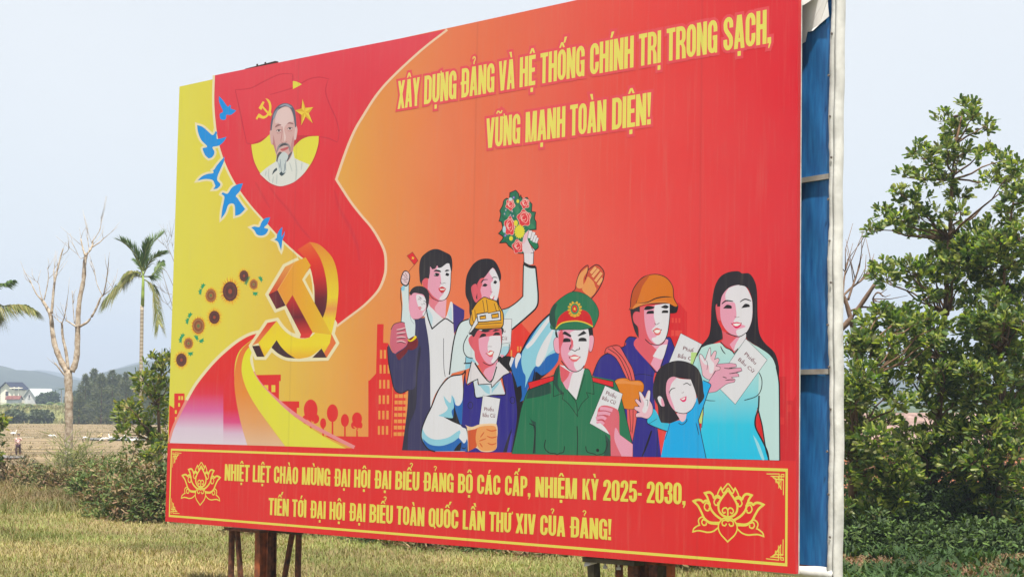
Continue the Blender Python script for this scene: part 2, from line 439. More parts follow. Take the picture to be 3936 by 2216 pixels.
    return S, W

BASE = {'Â': 'A^', 'Ự': "U+.", 'Ả': 'A?', 'À': 'A`', 'Ệ': 'E^.', 'Ố': "O^'", 'Í': "I'", 'Ị': 'I.', 'Ạ': 'A.', 'Ữ': 'U+~', 'Ừ': 'U+`', 'Ộ': 'O^.', 'Ể': 'E^?',
        'Á': "A'", 'Ấ': "A^'", 'Ỳ': 'Y`', 'Ế': "E^'", 'Ớ': "O+'", 'Ầ': 'A^`', 'Ứ': "U+'", 'Ủ': 'U?'}
def full_glyph(c):
    marks = ''
    if c in BASE: marks = BASE[c][1:]; c0 = BASE[c][0]
    else: c0 = c
    S, W = glyph(c0); m = W / 2; hat = '^' in marks; y = 1.06
    for q in marks:
        if q == '^':
            S.append(('p', [(m - .15, y), (m - .06, y), (m + .02, y + .13), (m + .035, y + .17), (m - .055, y + .17)])); S.append(('p', [(m + .06, y), (m + .15, y), (m + .055, y + .17), (m - .035, y + .17), (m - .02, y + .13)]))
        elif q == '.': S.append(('p', [(m - .07, -.22), (m + .07, -.22), (m + .07, -.08), (m - .07, -.08)]))
        elif q == "'":
            dx, dy = (.13, .14) if hat else (0, 0)
            S.append(('p', [(m - .05 + dx, y + dy), (m + .03 + dx, y + dy), (m + .13 + dx, y + .19 + dy), (m + .0 + dx, y + .19 + dy)]))
        elif q == '`':
            dx, dy = (.13, .14) if hat else (0, 0)
            S.append(('p', [(m - .02 + dx, y + dy), (m + .06 + dx, y + dy), (m + .02 + dx, y + .19 + dy), (m - .12 + dx, y + .19 + dy)]))
        elif q == '?':
            dx, dy = (.13, .12) if hat else (0, 0)
            S.append(('t', [(m - .08 + dx, y + .2 + dy), (m - .05 + dx, y + .26 + dy), (m + .02 + dx, y + .27 + dy), (m + .07 + dx, y + .22 + dy), (m + .05 + dx, y + .15 + dy), (m + .0 + dx, y + .1 + dy), (m + .0 + dx, y + .02 + dy)], False))
        elif q == '~': S.append(('t', [(m - .15, y + .05), (m - .1, y + .12), (m - .03, y + .12), (m + .05, y + .06), (m + .11, y + .07), (m + .15, y + .14)], False))
        elif q == '+': S.append(('t', [(W - .04, .93), (W + .05, .95), (W + .075, 1.0), (W + .06, 1.07)], False))
    return S, W

def pen(c, s, t, closed, ext=0):
    n = len(c); L = []; Rr = []
    c = [Vector(p) for p in c]
    if ext and not closed:
        c[0] = c[0] + (c[0] - c[1]).normalized() * ext; c[-1] = c[-1] + (c[-1] - c[-2]).normalized() * ext
    for i in range(n):
        a = c[(i - 1) % n] if (closed or i) else c[i]; b = c[(i + 1) % n] if (closed or i < n - 1) else c[i]
        d = (b - a).normalized()
        L.append((c[i].x - d.y * s / 2, c[i].y + d.x * t / 2)); Rr.append((c[i].x + d.y * s / 2, c[i].y - d.x * t / 2))
    return [[L[i], L[(i + 1) % n], Rr[(i + 1) % n], Rr[i]] for i in range(n if closed else n - 1)]

def grow(P, g):
    n = len(P); A = sum(P[i][0] * P[(i + 1) % n][1] - P[(i + 1) % n][0] * P[i][1] for i in range(n)); sg = 1 if A > 0 else -1
    out = []
    for i in range(n):
        a, b, c = (Vector(P[(i + k) % n]) for k in (-1, 0, 1))
        d1 = (b - a).normalized(); d2 = (c - b).normalized()
        n1 = Vector((d1.y, -d1.x)) * sg; n2 = Vector((d2.y, -d2.x)) * sg
        m = n1 + n2; m = n1 if m.length < .1 else m.normalized()
        q = b + m * min(2.0, 1 / max(.4, m.dot(n1))) * g
        out.append((q.x, q.y))
    return out

def word(P, txt, u0, u1, base, cap, col, out=0.0, gap=.04):
    """set one word between u0 and u1 on the line base(u)..cap(u) (metres on the board)"""
    G = []; x = 0
    for ch in txt:
        S, W = full_glyph(ch); G.append((S, x)); x += W + gap
    tot = x - gap
    sx = (u1 - u0) / tot
    H = lambda u: cap(u) - base(u)
    def mp(p):
        u = u0 + p[0] * sx; return (u, base(u) + p[1] * H(u))
    h0 = H(u0); gx = out / sx if out else 0; gy = out / h0
    for S, x0 in G:
        for sh in S:
            if sh[0] == 'p':
                poly = [(p[0] + x0, p[1]) for p in sh[1]]
                if out:
                    q = grow([(p[0] * sx, p[1] * h0) for p in poly], out); poly = [(p[0] / sx, p[1] / h0) for p in q]
                P.uvp([mp(p) for p in poly], ink(col))
            else:
                c = [(p[0] + x0, p[1]) for p in sh[1]]
                s, t = (ST, HT) if sh[0] == 's' else (.062, .05)
                for q in pen(c, s + 2 * gx, t + 2 * gy, sh[2], (gx + gy) / 2 if out else 0):
                    P.uvp([mp(p) for p in q], ink(col))

def small_text(P, txt, r, o, ex, ey, col):
    """light lettering: origin o, advance vector ex and cap vector ey, in the region's pixels"""
    cu = bpy.data.curves.new('lettering', 'FONT'); cu.body = txt; cu.size = 1.42; cu.resolution_u = 2; cu.offset = .012
    ob = bpy.data.objects.new('lettering', cu); COL.objects.link(ob)
    bpy.context.view_layer.update()
    me = bpy.data.meshes.new_from_object(ob.evaluated_get(bpy.context.evaluated_depsgraph_get()))
    xs = [v.co.x for v in me.vertices]; x0, x1 = min(xs), max(xs)
    for f in me.polygons:
        q = []
        for i in f.vertices:
            v = me.vertices[i].co; a = (v.x - x0) / (x1 - x0)
            q.append(R(r, o[0] + ex[0] * a + ey[0] * v.y, o[1] + ex[1] * a + ey[1] * v.y))
        P.px(q, col)
    bpy.data.objects.remove(ob); bpy.data.curves.remove(cu); bpy.data.meshes.remove(me)
# ------------------------------------------------------------------ the printed picture, traced motif by motif
BU_ = lambda r, x, y: board(*R(r, x, y))[0]
BV_ = lambda r, x, y: board(*R(r, x, y))[1]
def vg(r, x, y0, y1, c, c2): return ink(c, c2, ('v', round(BV_(r, x, y0), 3), round(BV_(r, x, y1), 3)))
def vgs(r, x, y0, y1, *stops): return ink('ramp', stops, ('v', round(BV_(r, x, y0), 3), round(BV_(r, x, y1), 3)))
def ug(r, x0, x1, y, c, c2): return ink(c, c2, ('u', round(BU_(r, x0, y), 3), round(BU_(r, x1, y), 3)))
BLK = (28, 25, 33); HAIR = (42, 38, 47); LT = (230, 228, 238); MID = (232, 164, 190); DK = (222, 98, 112); WHT = (227, 229, 238)
RED = (222, 56, 56); YEL = (234, 222, 108); CRM = (238, 228, 188)
VP0 = BV_('K', 62, 2)                    # top of the lower red panel
# --- ground colour of the banner
p = Print('banner_print', 0)
uu = lambda x: board(x, 1100)[0] / BW
p.uvp([(0, VP0), (BW, VP0), (BW, BH), (0, BH)], ink('ramp', ((0, (226, 220, 96)), (uu(900), (228, 212, 94)), (uu(1180), (228, 184, 90)), (uu(1440), (230, 152, 88)), (uu(1700), (232, 128, 88)),
      (uu(2150), (232, 100, 84)), (uu(2500), (232, 76, 74)), (1, (222, 50, 62))), ('u', 0.0, BW)))
p.uvp([(0, 0), (BW, 0), (BW, VP0), (0, VP0)], ink((222, 54, 55)))
# --- flag
f = Print('red_flag_print', 1)
LEFT = "300,80* 296,250 310,420 335,540 380,660 440,770 520,880 600,970 700,1080 790,1165 850,1215"
RIGHT = "1730,-203 1566,-74 1386,94 1290,205 1210,330 1165,405 1122,500 1078,620 1043,725* 1130,860 1200,950 1260,1020 1310,1100 1345,1180 1350,1270 1340,1328 1310,1399 1260,1459 1200,1514 1120,1574 1045,1631"
def flag_edge(txt, w, col, dx):
    Q = smooth_pts(parse(txt), False)
    f.strip([R('A', x + dx, y) for x, y in Q], w * REG['A'][2], col)
flag_edge(LEFT, 14, CRM, -7)
flag_edge(RIGHT, 17, (240, 208, 180), 8)
fr = vgs('A', 700, 1500, 0, (0, (221, 52, 54)), (.45, (222, 58, 66)), (1, (226, 74, 88)))
f.poly('A', fr, LEFT + "* 917,1489* 970,1580* 1045,1631* 1120,1574 1200,1514 1260,1459 1310,1399 1340,1328 1350,1270 1345,1180 1310,1100 1260,1020 1200,950 1130,860 1043,725* 1078,620 1122,500 1165,405 1210,330 1290,205 1386,94 1566,-74 1730,-203* 1000,-60*")
for a, b, wd in (("640,770 690,840 760,920 830,1020 890,1090", (206, 52, 62), 7), ("1040,790 1070,900 1130,1010 1180,1130 1195,1230", (208, 54, 64), 8), ("550,740 600,830 640,900", (208, 56, 66), 6)):
    f.line('A', (214, 56, 66), a, wd * 3.2, taper=True); f.line('A', b, a, wd, taper=True)
for a in ("425,170 520,160 600,120 700,75 780,72", "640,200 730,175 800,150 880,105 950,92 1010,105", "425,170 450,280 475,400 497,500", "1000,110 985,180 1010,260 1050,350 1068,430 1060,490", "945,460 1000,470 1060,495", "497,500 525,505", "782,72 782,120"):
    f.line('A', (208, 60, 76), a, 9, taper=True); f.line('A', (194, 54, 70), a, 3.5, taper=True)
# --- portrait roundel
q = Print('portrait_print', 2, 'printed portrait of an elderly man with grey hair and beard on a yellow disc')
Y2 = (230, 222, 92)
q.poly('B', (196, 56, 66), "126,800* 345,690* 890,700* 892,800 860,905 810,1017 728,1128 626,1218 524,1261 440,1272 348,1240 264,1175 202,1088 156,985 134,883")
q.poly('B', Y2, "133,800* 240,770 345,680* 360,800* 605,830* 640,790 700,740 780,710 885,705* 880,790 850,900 800,1010 720,1120 620,1210 520,1252 440,1262 350,1230 270,1165 210,1080 165,980 143,880")
q.poly('B', Y2, "597,92* 640,100 697,128* 650,155 597,182*")
SH = (224, 227, 224)
q.poly('B', SH, "228,1125* 300,1060 405,990* 415,930* 500,960* 600,870* 615,950* 700,990 782,1022* 720,1120 620,1210 520,1252 440,1262 350,1230 270,1165")
for t in ("330,1070 325,1150 340,1210", "380,1150 370,1230", "300,1090 290,1150", "420,1130 415,1240", "620,960 640,1080 630,1190", "560,1000 590,1100", "700,1000 690,1080"):
    q.line('B', (196, 204, 204), t, 13, taper=True)
q.poly('B', (64, 78, 88), "365,1140* 380,1090 415,1058 422,1085* 395,1105")
SK = (212, 174, 172)
q.poly('B', SK, "358,640 365,700 378,780 395,860 412,920 430,975 470,1010 520,1000 570,950 595,880 605,800 618,720 625,640 625,560 610,470 580,400 540,370 480,380 420,420 375,500")
q.poly('B', (226, 200, 200), "420,440 480,390 550,390 590,460 600,540 550,550 500,620 520,720 500,760 490,640 440,560 400,560")
q.poly('B', (188, 134, 136), "365,660 390,740 410,840 420,910 400,870 375,780")
q.poly('B', (196, 146, 148), "600,700 610,790 592,880 575,920 570,840 585,760")
q.poly('B', SK, "340,650 342,720 355,790 372,797 376,700 358,640"); q.poly('B', (226, 196, 196), "630,585 648,630 640,700 628,745 612,735 618,650")
q.poly('B', (92, 96, 112), "346,640 350,560 365,490 390,420 430,370 480,343 530,340 580,360 615,410 630,490 636,590 622,610* 612,540 600,470 570,400 520,375 470,390 420,430 385,500 368,580 360,640*")
q.poly('B', (152, 158, 176), "440,378 490,350 540,350 590,385 560,385 510,365 470,375"); q.poly('B', (140, 146, 162), "375,490 400,430 440,395 415,450 385,520")
for t in ("395,610* 410,585 440,572 470,582 440,592 410,607", "530,572* 560,552 602,564 595,574 560,567"): q.poly('B', (150, 108, 110), t)
for cx, cy in ((440, 645), (563, 622)):
    q.poly('B', (222, 206, 208), f"{cx-28},{cy+4}* {cx},{cy-12} {cx+30},{cy-2}* {cx},{cy+12}"); q.ell('B', (62, 50, 54), cx + 1, cy, 12, 11, 10)
    q.line('B', (88, 58, 62), f"{cx-30},{cy+2} {cx},{cy-14} {cx+32},{cy-4}", 6); q.line('B', (176, 120, 122), f"{cx-24},{cy+22} {cx},{cy+30} {cx+26},{cy+20}", 5)
q.line('B', (182, 128, 130), "478,600 474,690 462,760", 7); q.poly('B', (172, 116, 116), "462,768* 500,778 535,758* 525,772 498,784 470,778")
q.poly('B', (150, 142, 146), "412,905 420,845 440,802 480,782 520,778 556,800 572,840 566,895* 552,850 540,818 500,812 455,832 432,865")
q.poly('B', (78, 76, 84), "440,830* 470,795 510,785 545,805* 500,808 465,822"); q.poly('B', (190, 98, 104), "455,852* 500,836 548,824 540,848 500,868 470,868")
q.poly('B', (96, 84, 88), "412,985* 420,920 450,880 480,900 470,980 440,1010"); q.poly('B', (96, 92, 100), "520,960* 560,900 590,880 560,950 530,990")
q.poly('B', (202, 212, 216), "425,985 445,925 490,880 525,895 545,930 525,990 520,1050 510,1110 470,1140 445,1100 430,1040")
for t in ("500,1010 505,1070 490,1120", "520,970 515,1040 520,1090", "455,960 462,1040 470,1100", "440,1000 450,1060"): q.line('B', (112, 126, 138), t, 7, taper=True)
q.poly('B', (58, 76, 84), "445,1125* 470,1100 490,1120 520,1100* 500,1130 470,1150")
q.poly('B', (196, 60, 60), "712,300* 746,394 830,388 784,452 828,566 742,496 696,592 660,440")
GY = (240, 210, 88)
q.sharp('B', GY, "704,293 738,392 826,383 775,452 818,562 738,488 690,585 693,470 622,418 695,398")
for t in ("704,293 738,392 732,440", "826,383 775,452 732,440", "818,562 738,488 732,440", "690,585 693,470 732,440", "622,418 695,398 732,440"): q.sharp('B', (222, 178, 66), t)
q.poly('B', GY, "290,285* 325,297 350,335 358,385 352,440 364,460* 347,487* 330,472* 300,500 265,512 225,500 212,500* 200,523* 182,512* 215,455* 235,462 265,482 300,470 325,430 332,380 322,330")
q.sharp('B', GY, "262,316 281,328 262,368 346,462 328,474 256,392 246,416 214,394"); 
# --- doves
DV = ["325,208* 350,235 375,270 385,272 392,262* 400,270 398,285 433,298* 400,325 372,325 368,350 352,357 332,350* 330,318 350,305 335,270 325,240",
 "190,388* 225,400 260,430 285,450 300,435 302,426* 315,432* 310,450 312,475* 340,470 372,460* 355,490 325,515 285,525 298,555 285,585 262,595* 240,575 225,540 228,530 252,520 215,480 195,430",
 "360,583* 335,610 310,640 298,660 287,668* 290,685 255,690 220,705 192,732* 240,722 285,728 297,750 302,765 290,785* 315,780 335,755 315,730 318,700 335,660 355,615",
 "474,748* 440,755 405,775 378,812 350,805 340,815* 358,830 355,860 345,910 338,968* 365,930 385,880 420,880 425,950* 455,940 488,908* 460,870 440,840 430,825 455,795",
 "643,958* 610,965 588,990 575,1018 545,1015 525,1022* 545,1040 560,1065 590,1072 615,1062 628,1042 630,1030* 605,1022 625,1000",
 "718,1017* 700,1035 685,1065 682,1085 667,1097* 690,1110 700,1135 710,1165* 714,1135 718,1100 730,1070* 733,1042* 722,1065 712,1080* 715,1050"]
RBND = smooth_pts(parse(LEFT), False)
def inside_flag(x, y):
    for (x0, y0), (x1, y1) in zip(RBND, RBND[1:]):
        if y0 <= y <= y1: return x > x0 + (x1 - x0) * (y - y0) / (y1 - y0 + 1e-9)
    return False
for k, t in enumerate(DV):
    d = Print('dove_print', 2)
    if k:
        Q = [R('A', *z) for z in smooth_pts(parse(t), True)]
        d.px([R('A', *z) for z in grow(smooth_pts(parse(t), True, 3), 13) if not inside_flag(*z)], CRM)
    d.poly('A', (40, 148, 228), t)
# --- sunflowers
def sunflower(cx, cy, cr, pr, dark, leaves):
    s = Print('sunflower_print', 1)
    for lx, ly, a in leaves:
        pts = []
        for k in range(9):
            th = a + (k - 4) * .42; rr = 42 if k % 2 == 0 else 25
            pts.append((lx + rr * .8 * math.cos(th), ly + rr * math.sin(th)))
        s.px([R('P', *z) for z in pts], (52, 158, 110))
    rd = random.Random(int(cx))
    for lay, (c, f0, f1) in enumerate((((244, 226, 84), .85, 1.2), ((234, 166, 64), .6, 1.05), ((214, 92, 48), .4, .95))):
        n = 34
        for k in range(n):
            a = 2 * PI * (k + rd.random() * .8) / n; wd = .1 - lay * .028; e = f0 + (f1 - f0) * rd.random()
            ex, ey = cr[0] + (pr[0] - cr[0]) * e, cr[1] + (pr[1] - cr[1]) * e
            s.px([R('P', cx + cr[0] * .9 * math.cos(a - wd), cy + cr[1] * .9 * math.sin(a - wd)), R('P', cx + ex * math.cos(a), cy + ey * math.sin(a)), R('P', cx + cr[0] * .9 * math.cos(a + wd), cy + cr[1] * .9 * math.sin(a + wd))], c)
    if dark: rings = ((1.0, (84, 48, 46)), (.86, (108, 62, 56)), (.62, (86, 54, 52)), (.26, (160, 76, 58)))
    else: rings = ((1.0, (176, 84, 46)), (.88, (170, 130, 84)), (.72, (140, 84, 58)), (.42, (168, 110, 70)), (.24, (104, 128, 78)))
    for r_, c in rings:
        P_ = [(cx + cr[0] * r_ * (1 + .03 * (k % 2)) * math.cos(2 * PI * k / 26), cy + cr[1] * r_ * (1 + .03 * (k % 2)) * math.sin(2 * PI * k / 26)) for k in range(26)]
        s.px([R('P', *z) for z in P_], c)
sunflower(785, 421, (44, 55), (78, 94), True, [])
sunflower(884, 507, (38, 48), (62, 78), False, [(832, 458, 3.6), (815, 482, 3.4), (948, 458, 5.6), (900, 590, 1.6)])
sunflower(645, 578, (73, 97), (128, 164), True, [])
sunflower(450, 620, (52, 65), (78, 100), False, [(375, 532, 3.9), (352, 582, 3.3)])
sunflower(485, 840, (53, 65), (94, 118), True, [])
sunflower(323, 927, (60, 78), (88, 114), False, [(243, 827, 3.9), (220, 880, 3.4)])
sunflower(223, 1104, (43, 52), (66, 82), False, [(167, 1037, 3.9), (152, 1070, 3.3), (297, 1052, 5.6), (352, 1068, 1.2)])
sunflower(151, 1272, (52, 65), (88, 110), True, [(243, 1198, 1.5)])
# --- city at the foot of the picture
c = Print('printed_tower', 1)
CR = (222, 54, 54); OW = (234, 158, 88); YW = (232, 206, 92)
c.sharp('C', CR, "48,1048 112,1048 112,1110 20,1354 12,1352 18,1120 48,1140")
for a in ((74, 1065, 86, 1088), (91, 1065, 103, 1088), (72, 1108, 84, 1130), (52, 1152, 64, 1173), (88, 1152, 100, 1173), (52, 1195, 64, 1218), (70, 1195, 80, 1218)): c.rect('C', YW, *a)
c = Print('printed_low_building', 1)
c.sharp('C', CR, "536,935 708,932 708,972 698,972 696,1096 822,1097 822,1137 808,1137 806,1200 690,1130 590,1030")
c.rect('C', YW, 605, 997, 630, 1040); c.rect('C', YW, 650, 997, 674, 1040)
for x, y0, els in ((893, 1200, ((893, 1150, 43, 65), (868, 1208, 27, 30), (922, 1205, 24, 30))), (970, 1250, ((970, 1233, 19, 32),)), (1028, 1210, ((1028, 1170, 35, 55),)), (1105, 1240, ((1105, 1215, 25, 40),)), (1180, 1240, ((1180, 1205, 31, 40), (1160, 1245, 18, 22), (1198, 1245, 16, 22)))):
    c = Print('printed_tree', 2)
    for e in els: c.ell('C', CR, *e)
    c.rect('C', CR, x - 5, y0, x + 5, 1318)
    if len(els) > 1: c.line('C', OW, f"{x},{y0+28} {x-22},{y0+12}", 5, sub=1); c.line('C', OW, f"{x},{y0+38} {x+20},{y0+22}", 5, sub=1)
c = Print('printed_apartment_block', 1)
c.sharp('C', CR, "980,1311 1250,1316 1250,970 1258,968 1298,925 1305,620 1345,620 1342,735 1372,737 1480,980 1480,1402 1165,1391")
for k, y in enumerate((780, 872, 965, 1060, 1155, 1250)):
    o = -2.6 * k
    for a, b in ((1322, 1336), (1346, 1360)) if k == 0 else ((1322, 1335), (1346, 1360), (1372, 1386)): c.rect('C', OW, a + o, y, b + o, y + 53)
for y in (940, 990, 1040, 1090, 1140, 1190, 1242):
    for a, b in ((78, 103), (108, 142), (148, 182)): c.rect('F', OW, a - (y - 940) * .03, y, b - (y - 940) * .03, y + 29)
c.line('F', OW, "62,880 52,1282", 3, sub=1)
c = Print('printed_distant_building', 1)
c.sharp('E', (228, 78, 60), "1010,1250 1085,1205 1160,1290 1100,1420 1000,1420 990,1360")
c.sharp('F', (226, 66, 58), "985,540 1030,420 1085,375 1150,455 1100,600 1010,650 960,640")
for a in ((1052, 560, 1064, 600), (1074, 560, 1086, 600), (1000, 590, 1012, 640)): c.rect('F', OW, *a)
D2 = (216, 48, 56)
c = Print('printed_distant_building', 1)
c.sharp('H', D2, "350,345 425,300 485,370 483,520 480,600 440,760 350,760")
for a in ((375, 410, 390, 445), (400, 412, 414, 446), (424, 412, 438, 446), (372, 498, 392, 540), (400, 500, 450, 540)): c.rect('H', (230, 80, 74), *a)
c = Print('printed_distant_building', 1)
c.sharp('H', (206, 42, 52), "1130,828 1195,828 1195,1000 1245,1000 1262,960 1260,1430 1130,1430")
c.rect('H', (218, 56, 60), 1150, 1120, 1180, 1170); c.rect('H', (218, 56, 60), 1200, 1030, 1230, 1080)
# --- ribbon road
r = Print('ribbon_road_print', 3)
LP = "588,672* 520,690 450,728 380,783 310,848 240,928 180,1008 130,1098 80,1195 45,1272 20,1355"
Q = smooth_pts(parse(LP), False); r.strip([R('C', x - 4, y - 8) for x, y in Q[:29]], 20 * .6207, CRM); r.strip([R('C', x - 4, y - 8) for x, y in Q[28:]], 18 * .6207, (232, 150, 140))
Q = smooth_pts(parse("545,735* 520,800 528,880 545,935 600,1010 690,1090 790,1170 900,1240 1050,1320 1162,1376"), False)
r.strip([R('C', x + 2, y + 6) for x, y in Q[:11]], 26 * .6207, CRM); r.strip([R('C', x + 2, y + 6) for x, y in Q[10:]], 22 * .6207, (230, 146, 150))
r.poly('C', vgs('C', 200, 1365, 680, (0, (226, 216, 230)), (.14, (222, 205, 226)), (.3, (218, 110, 168)), (.46, (222, 58, 78)), (.58, (222, 54, 54)), (1, (226, 58, 52))), LP + "* 500,1368* 460,1230 430,1080 420,960 425,860 455,780 530,715*")
r.poly('C', vgs('C', 420, 1365, 680, (0, (226, 214, 228)), (.1, (220, 190, 216)), (.2, (220, 84, 140)), (.32, (222, 56, 66)), (1, (224, 54, 54))), "352,1364* 500,1368* 460,1230 430,1080 420,960 425,860 440,820* 352,1000*")
r.poly('C', vgs('C', 500, 1370, 720, (0, (226, 190, 160)), (.22, (228, 166, 112)), (.5, (230, 146, 74)), (1, (230, 118, 62))), "560,703* 480,760 440,830 420,950 430,1080 460,1230 500,1368* 735,1375* 640,1250 560,1130 500,1020 468,920 470,850 500,780 548,735*")
r.poly('C', vg('C', 800, 1388, 760, (228, 222, 96), (230, 226, 74)), "540,735* 490,790 468,860 468,930 500,1030 570,1150 660,1270 735,1375* 1112,1388* 1000,1330 880,1255 760,1165 650,1060 570,970 530,890 518,830 540,770*")
# --- large hammer and sickle
h = Print('hammer_and_sickle_print', 4)
SIL = "885,112* 940,125 990,165 1030,215 1055,290 1065,380 1062,460 1050,560 1030,650 1022,680* 1050,737* 992,827* 905,830* 800,832 740,825 690,800 650,765* 607,822* 560,822* 530,755* 585,672* 625,612* 683,600* 720,650 770,690 830,700* 740,505* 680,527* 632,437* 735,265* 795,235* 862,207* 812,160*"
G_ = grow(smooth_pts(parse(SIL), True), 19)
h.px([R('C', *z) for z in G_ if not (z[1] < 600 and z[0] > 838)], CRM)
h.poly('C', CRM, "890,270* 836,345* 915,490* 913,400 905,330"); h.poly('C', (228, 184, 88), "888,305* 858,345* 906,438* 902,370")
h.poly('C', vgs('C', 1000, 830, 112, (0, (232, 176, 62)), (.12, (238, 218, 70)), (.34, (234, 206, 70)), (.42, (230, 150, 84)), (.52, (236, 212, 70)), (.75, (228, 182, 66)), (1, (228, 140, 64))), "885,112* 940,125 990,165 1030,215 1055,290 1065,380 1062,460 1050,560 1030,650 1022,680* 1050,737* 992,827* 960,770* 900,815 850,830 800,832 750,800 710,760 682,718* 607,822* 568,735* 683,600* 720,650 770,690 830,710 885,702 930,660 968,582* 988,520 996,440 990,350 970,260 940,190")
h.poly('C', vgs('C', 900, 585, 112, (0, (70, 22, 36)), (.25, (104, 28, 38)), (.55, (206, 48, 48)), (.75, (224, 66, 52)), (1, (228, 104, 58))), "812,160* 885,112* 940,190 970,260 990,350 996,440 988,520 968,582* 917,490* 915,400 905,320 880,250 860,212*")
h.sharp('C', ug('C', 690, 1000, 400, (232, 152, 66), (228, 186, 64)), "862,207 893,258 840,345 917,490 968,582 1024,686 905,672 780,440 740,505 688,410 795,235")
h.sharp('C', vg('C', 700, 437, 235, (206, 58, 44), (232, 168, 92)), "795,235 735,265 632,437 688,410"); h.line('C', (240, 190, 110), "795,236 688,410 740,504", 3, sub=1)
h.sharp('C', ug('C', 640, 735, 470, (120, 34, 44), (76, 22, 36)), "632,437 688,410 738,505 680,527")
h.sharp('C', vgs('C', 800, 690, 440, (0, (214, 60, 50)), (.45, (104, 24, 40)), (1, (206, 50, 48))), "780,440 905,672 832,684 740,505"); h.sharp('C', (216, 62, 58), "905,672 832,684 826,706 860,708 886,702")
h.sharp('C', vg('C', 600, 752, 600, (230, 140, 84), (218, 50, 48)), "683,600 625,612 530,752 568,737")
h.sharp('C', (64, 34, 42), "530,755 582,752 607,822 560,822"); h.poly('C', (64, 34, 42), "682,718* 650,765* 690,800 740,825 800,832* 750,800 710,760"); h.sharp('C', (64, 34, 42), "960,770 903,828 992,827")
h.sharp('C', (230, 160, 72), "568,737 607,822 582,752")
h.sharp('C', (228, 118, 66), "1022,680 1050,737 992,827 976,798 1012,736")

def ballot(P, r, corners, words, light=WHT):
    P.sharp(r, light, corners); P.line(r, BLK, corners.replace(' ', '* ') + '*', 2.5, closed=True, sub=1)
    for w_ in words: small_text(P, *w_[:1], r, *w_[1:], (110, 36, 50))
# --- father and child
m = Print('father_and_child_print', 5, 'printed man in a dark suit holding a child with a small flag')
NV = (58, 56, 98)
m.poly('F', NV, "325,330* 335,400 350,540 362,700 364,1390* 135,1385* 160,1200 178,1050 187,905* 125,930 75,900 50,800 30,700 22,600 28,540* 80,610 160,400* 230,350")
m.poly('F', (46, 44, 66), "185,905* 240,880 250,700 275,560 285,600 262,760 255,900 245,1050 190,1200 180,1385* 135,1385* 160,1200 178,1050")
m.line('F', BLK, "22,560 22,600 30,700 50,800 75,900 125,932 187,905", 8)
m.poly('F', (62, 48, 128), "525,208* 632,272* 628,340 600,370 560,440 548,470* 540,360")
m.poly('F', WHT, "325,240* 370,200 420,300* 480,335 520,205* 540,225 545,400 565,600 530,780 480,820 400,940 362,1050* 358,680 345,500 318,335")
m.poly('F', (196, 222, 236), "322,255* 345,260 380,330 372,400* 345,340"); m.poly('F', (196, 222, 236), "500,300* 525,240 535,330 525,360*")
m.line('F', BLK, "325,245* 345,340 375,420* 440,365 478,338* 500,345 545,378", 10, sub=2); m.line('F', BLK, "467,495 466,620 470,740 480,800", 4)
m.line('F', (120, 40, 40), "545,380 550,450", 3)
m.poly('E', (226, 128, 146), "345,1010* 352,1060 385,1095 430,1140 480,1165* 490,1015*"); m.poly('E', (234, 176, 196), "440,1020* 395,1085 430,1140 480,1165* 490,1015*")
m.poly('E', DK, "295,860 320,842 348,870 352,935 325,930 305,910")
m.poly('E', MID, "345,850* 350,770 380,740 430,700 500,720 525,800 522,900 512,960 482,1012 430,1027 380,1010 350,960 340,925"); m.poly('E', DK, "345,935* 380,985 430,1026 370,1010 345,970")
m.poly('E', LT, "470,730* 510,728 525,800 521,920 500,990 470,1018 432,1010 470,960 432,930 448,880 436,800 410,775")
m.line('E', BLK, "345,960 380,1005 430,1027 482,1012 512,960 522,900 526,800", 5)
m.poly('E', HAIR, "275,840 272,760 285,690 320,650 370,620 420,615 480,640 525,670 537,740 530,805* 512,730* 490,730 450,760 425,765* 415,745 400,770 375,775* 360,755 358,800 350,850* 320,846 297,870 292,905* 278,870")
m.poly('E', BLK, "386,795* 405,778 440,785 447,800* 410,793"); m.poly('E', BLK, "474,795* 490,778 514,784 495,792"); m.poly('E', BLK, "388,826* 404,804 434,812* 424,830 402,830"); m.poly('E', BLK, "480,822* 490,803 513,814* 502,830")
m.ell('E', LT, 398, 818, 5, 4, 8); m.line('E', BLK, "438,878 450,890 470,885 485,888", 3)
m.poly('E', (206, 58, 70), "425,928* 455,912 487,930* 472,955 450,962 432,945"); m.poly('E', (240, 236, 236), "434,930* 482,932* 468,940 445,941"); m.line('E', BLK, "448,962 466,960", 4)
m.poly('E', (214, 228, 235), "128,920* 160,890 190,890* 190,1000 205,1080 238,1190 240,1260 232,1320 190,1330 165,1270 130,1200* 140,1050"); m.poly('E', (150, 205, 230), "130,920* 158,892* 155,940 134,945"); m.line('E', BLK, "128,920 125,1000 135,1080 128,1200", 6); m.line('E', BLK, "190,890* 190,1000 192,1080", 4, sub=2)
m.line('E', (140, 150, 166), "200,1100 205,1170 232,1210", 3)
m.poly('E', BLK, "125,845 145,793 175,787 200,820 196,872 176,910 150,906 126,882"); m.poly('E', (232, 205, 212), "132,848 150,800 175,795 193,820 188,868 172,898 152,896 133,876")
for t in ("140,815 160,830 158,850", "160,805 175,830 172,850", "135,850 160,860 185,850", "150,870 175,880"): m.line('E', (92, 72, 82), t, 4)
m.line('E', (140, 44, 52), "190,792 236,738", 4, sub=1); m.sharp('E', (110, 30, 40), "173,668 220,637 265,706 234,743"); m.sharp('E', (222, 42, 52), "177,669 219,642 260,705 235,737")
m.sharp('E', (238, 206, 80), "222,672 226,681 235,684 228,690 230,699 222,693 213,695 216,686 211,677 219,679")
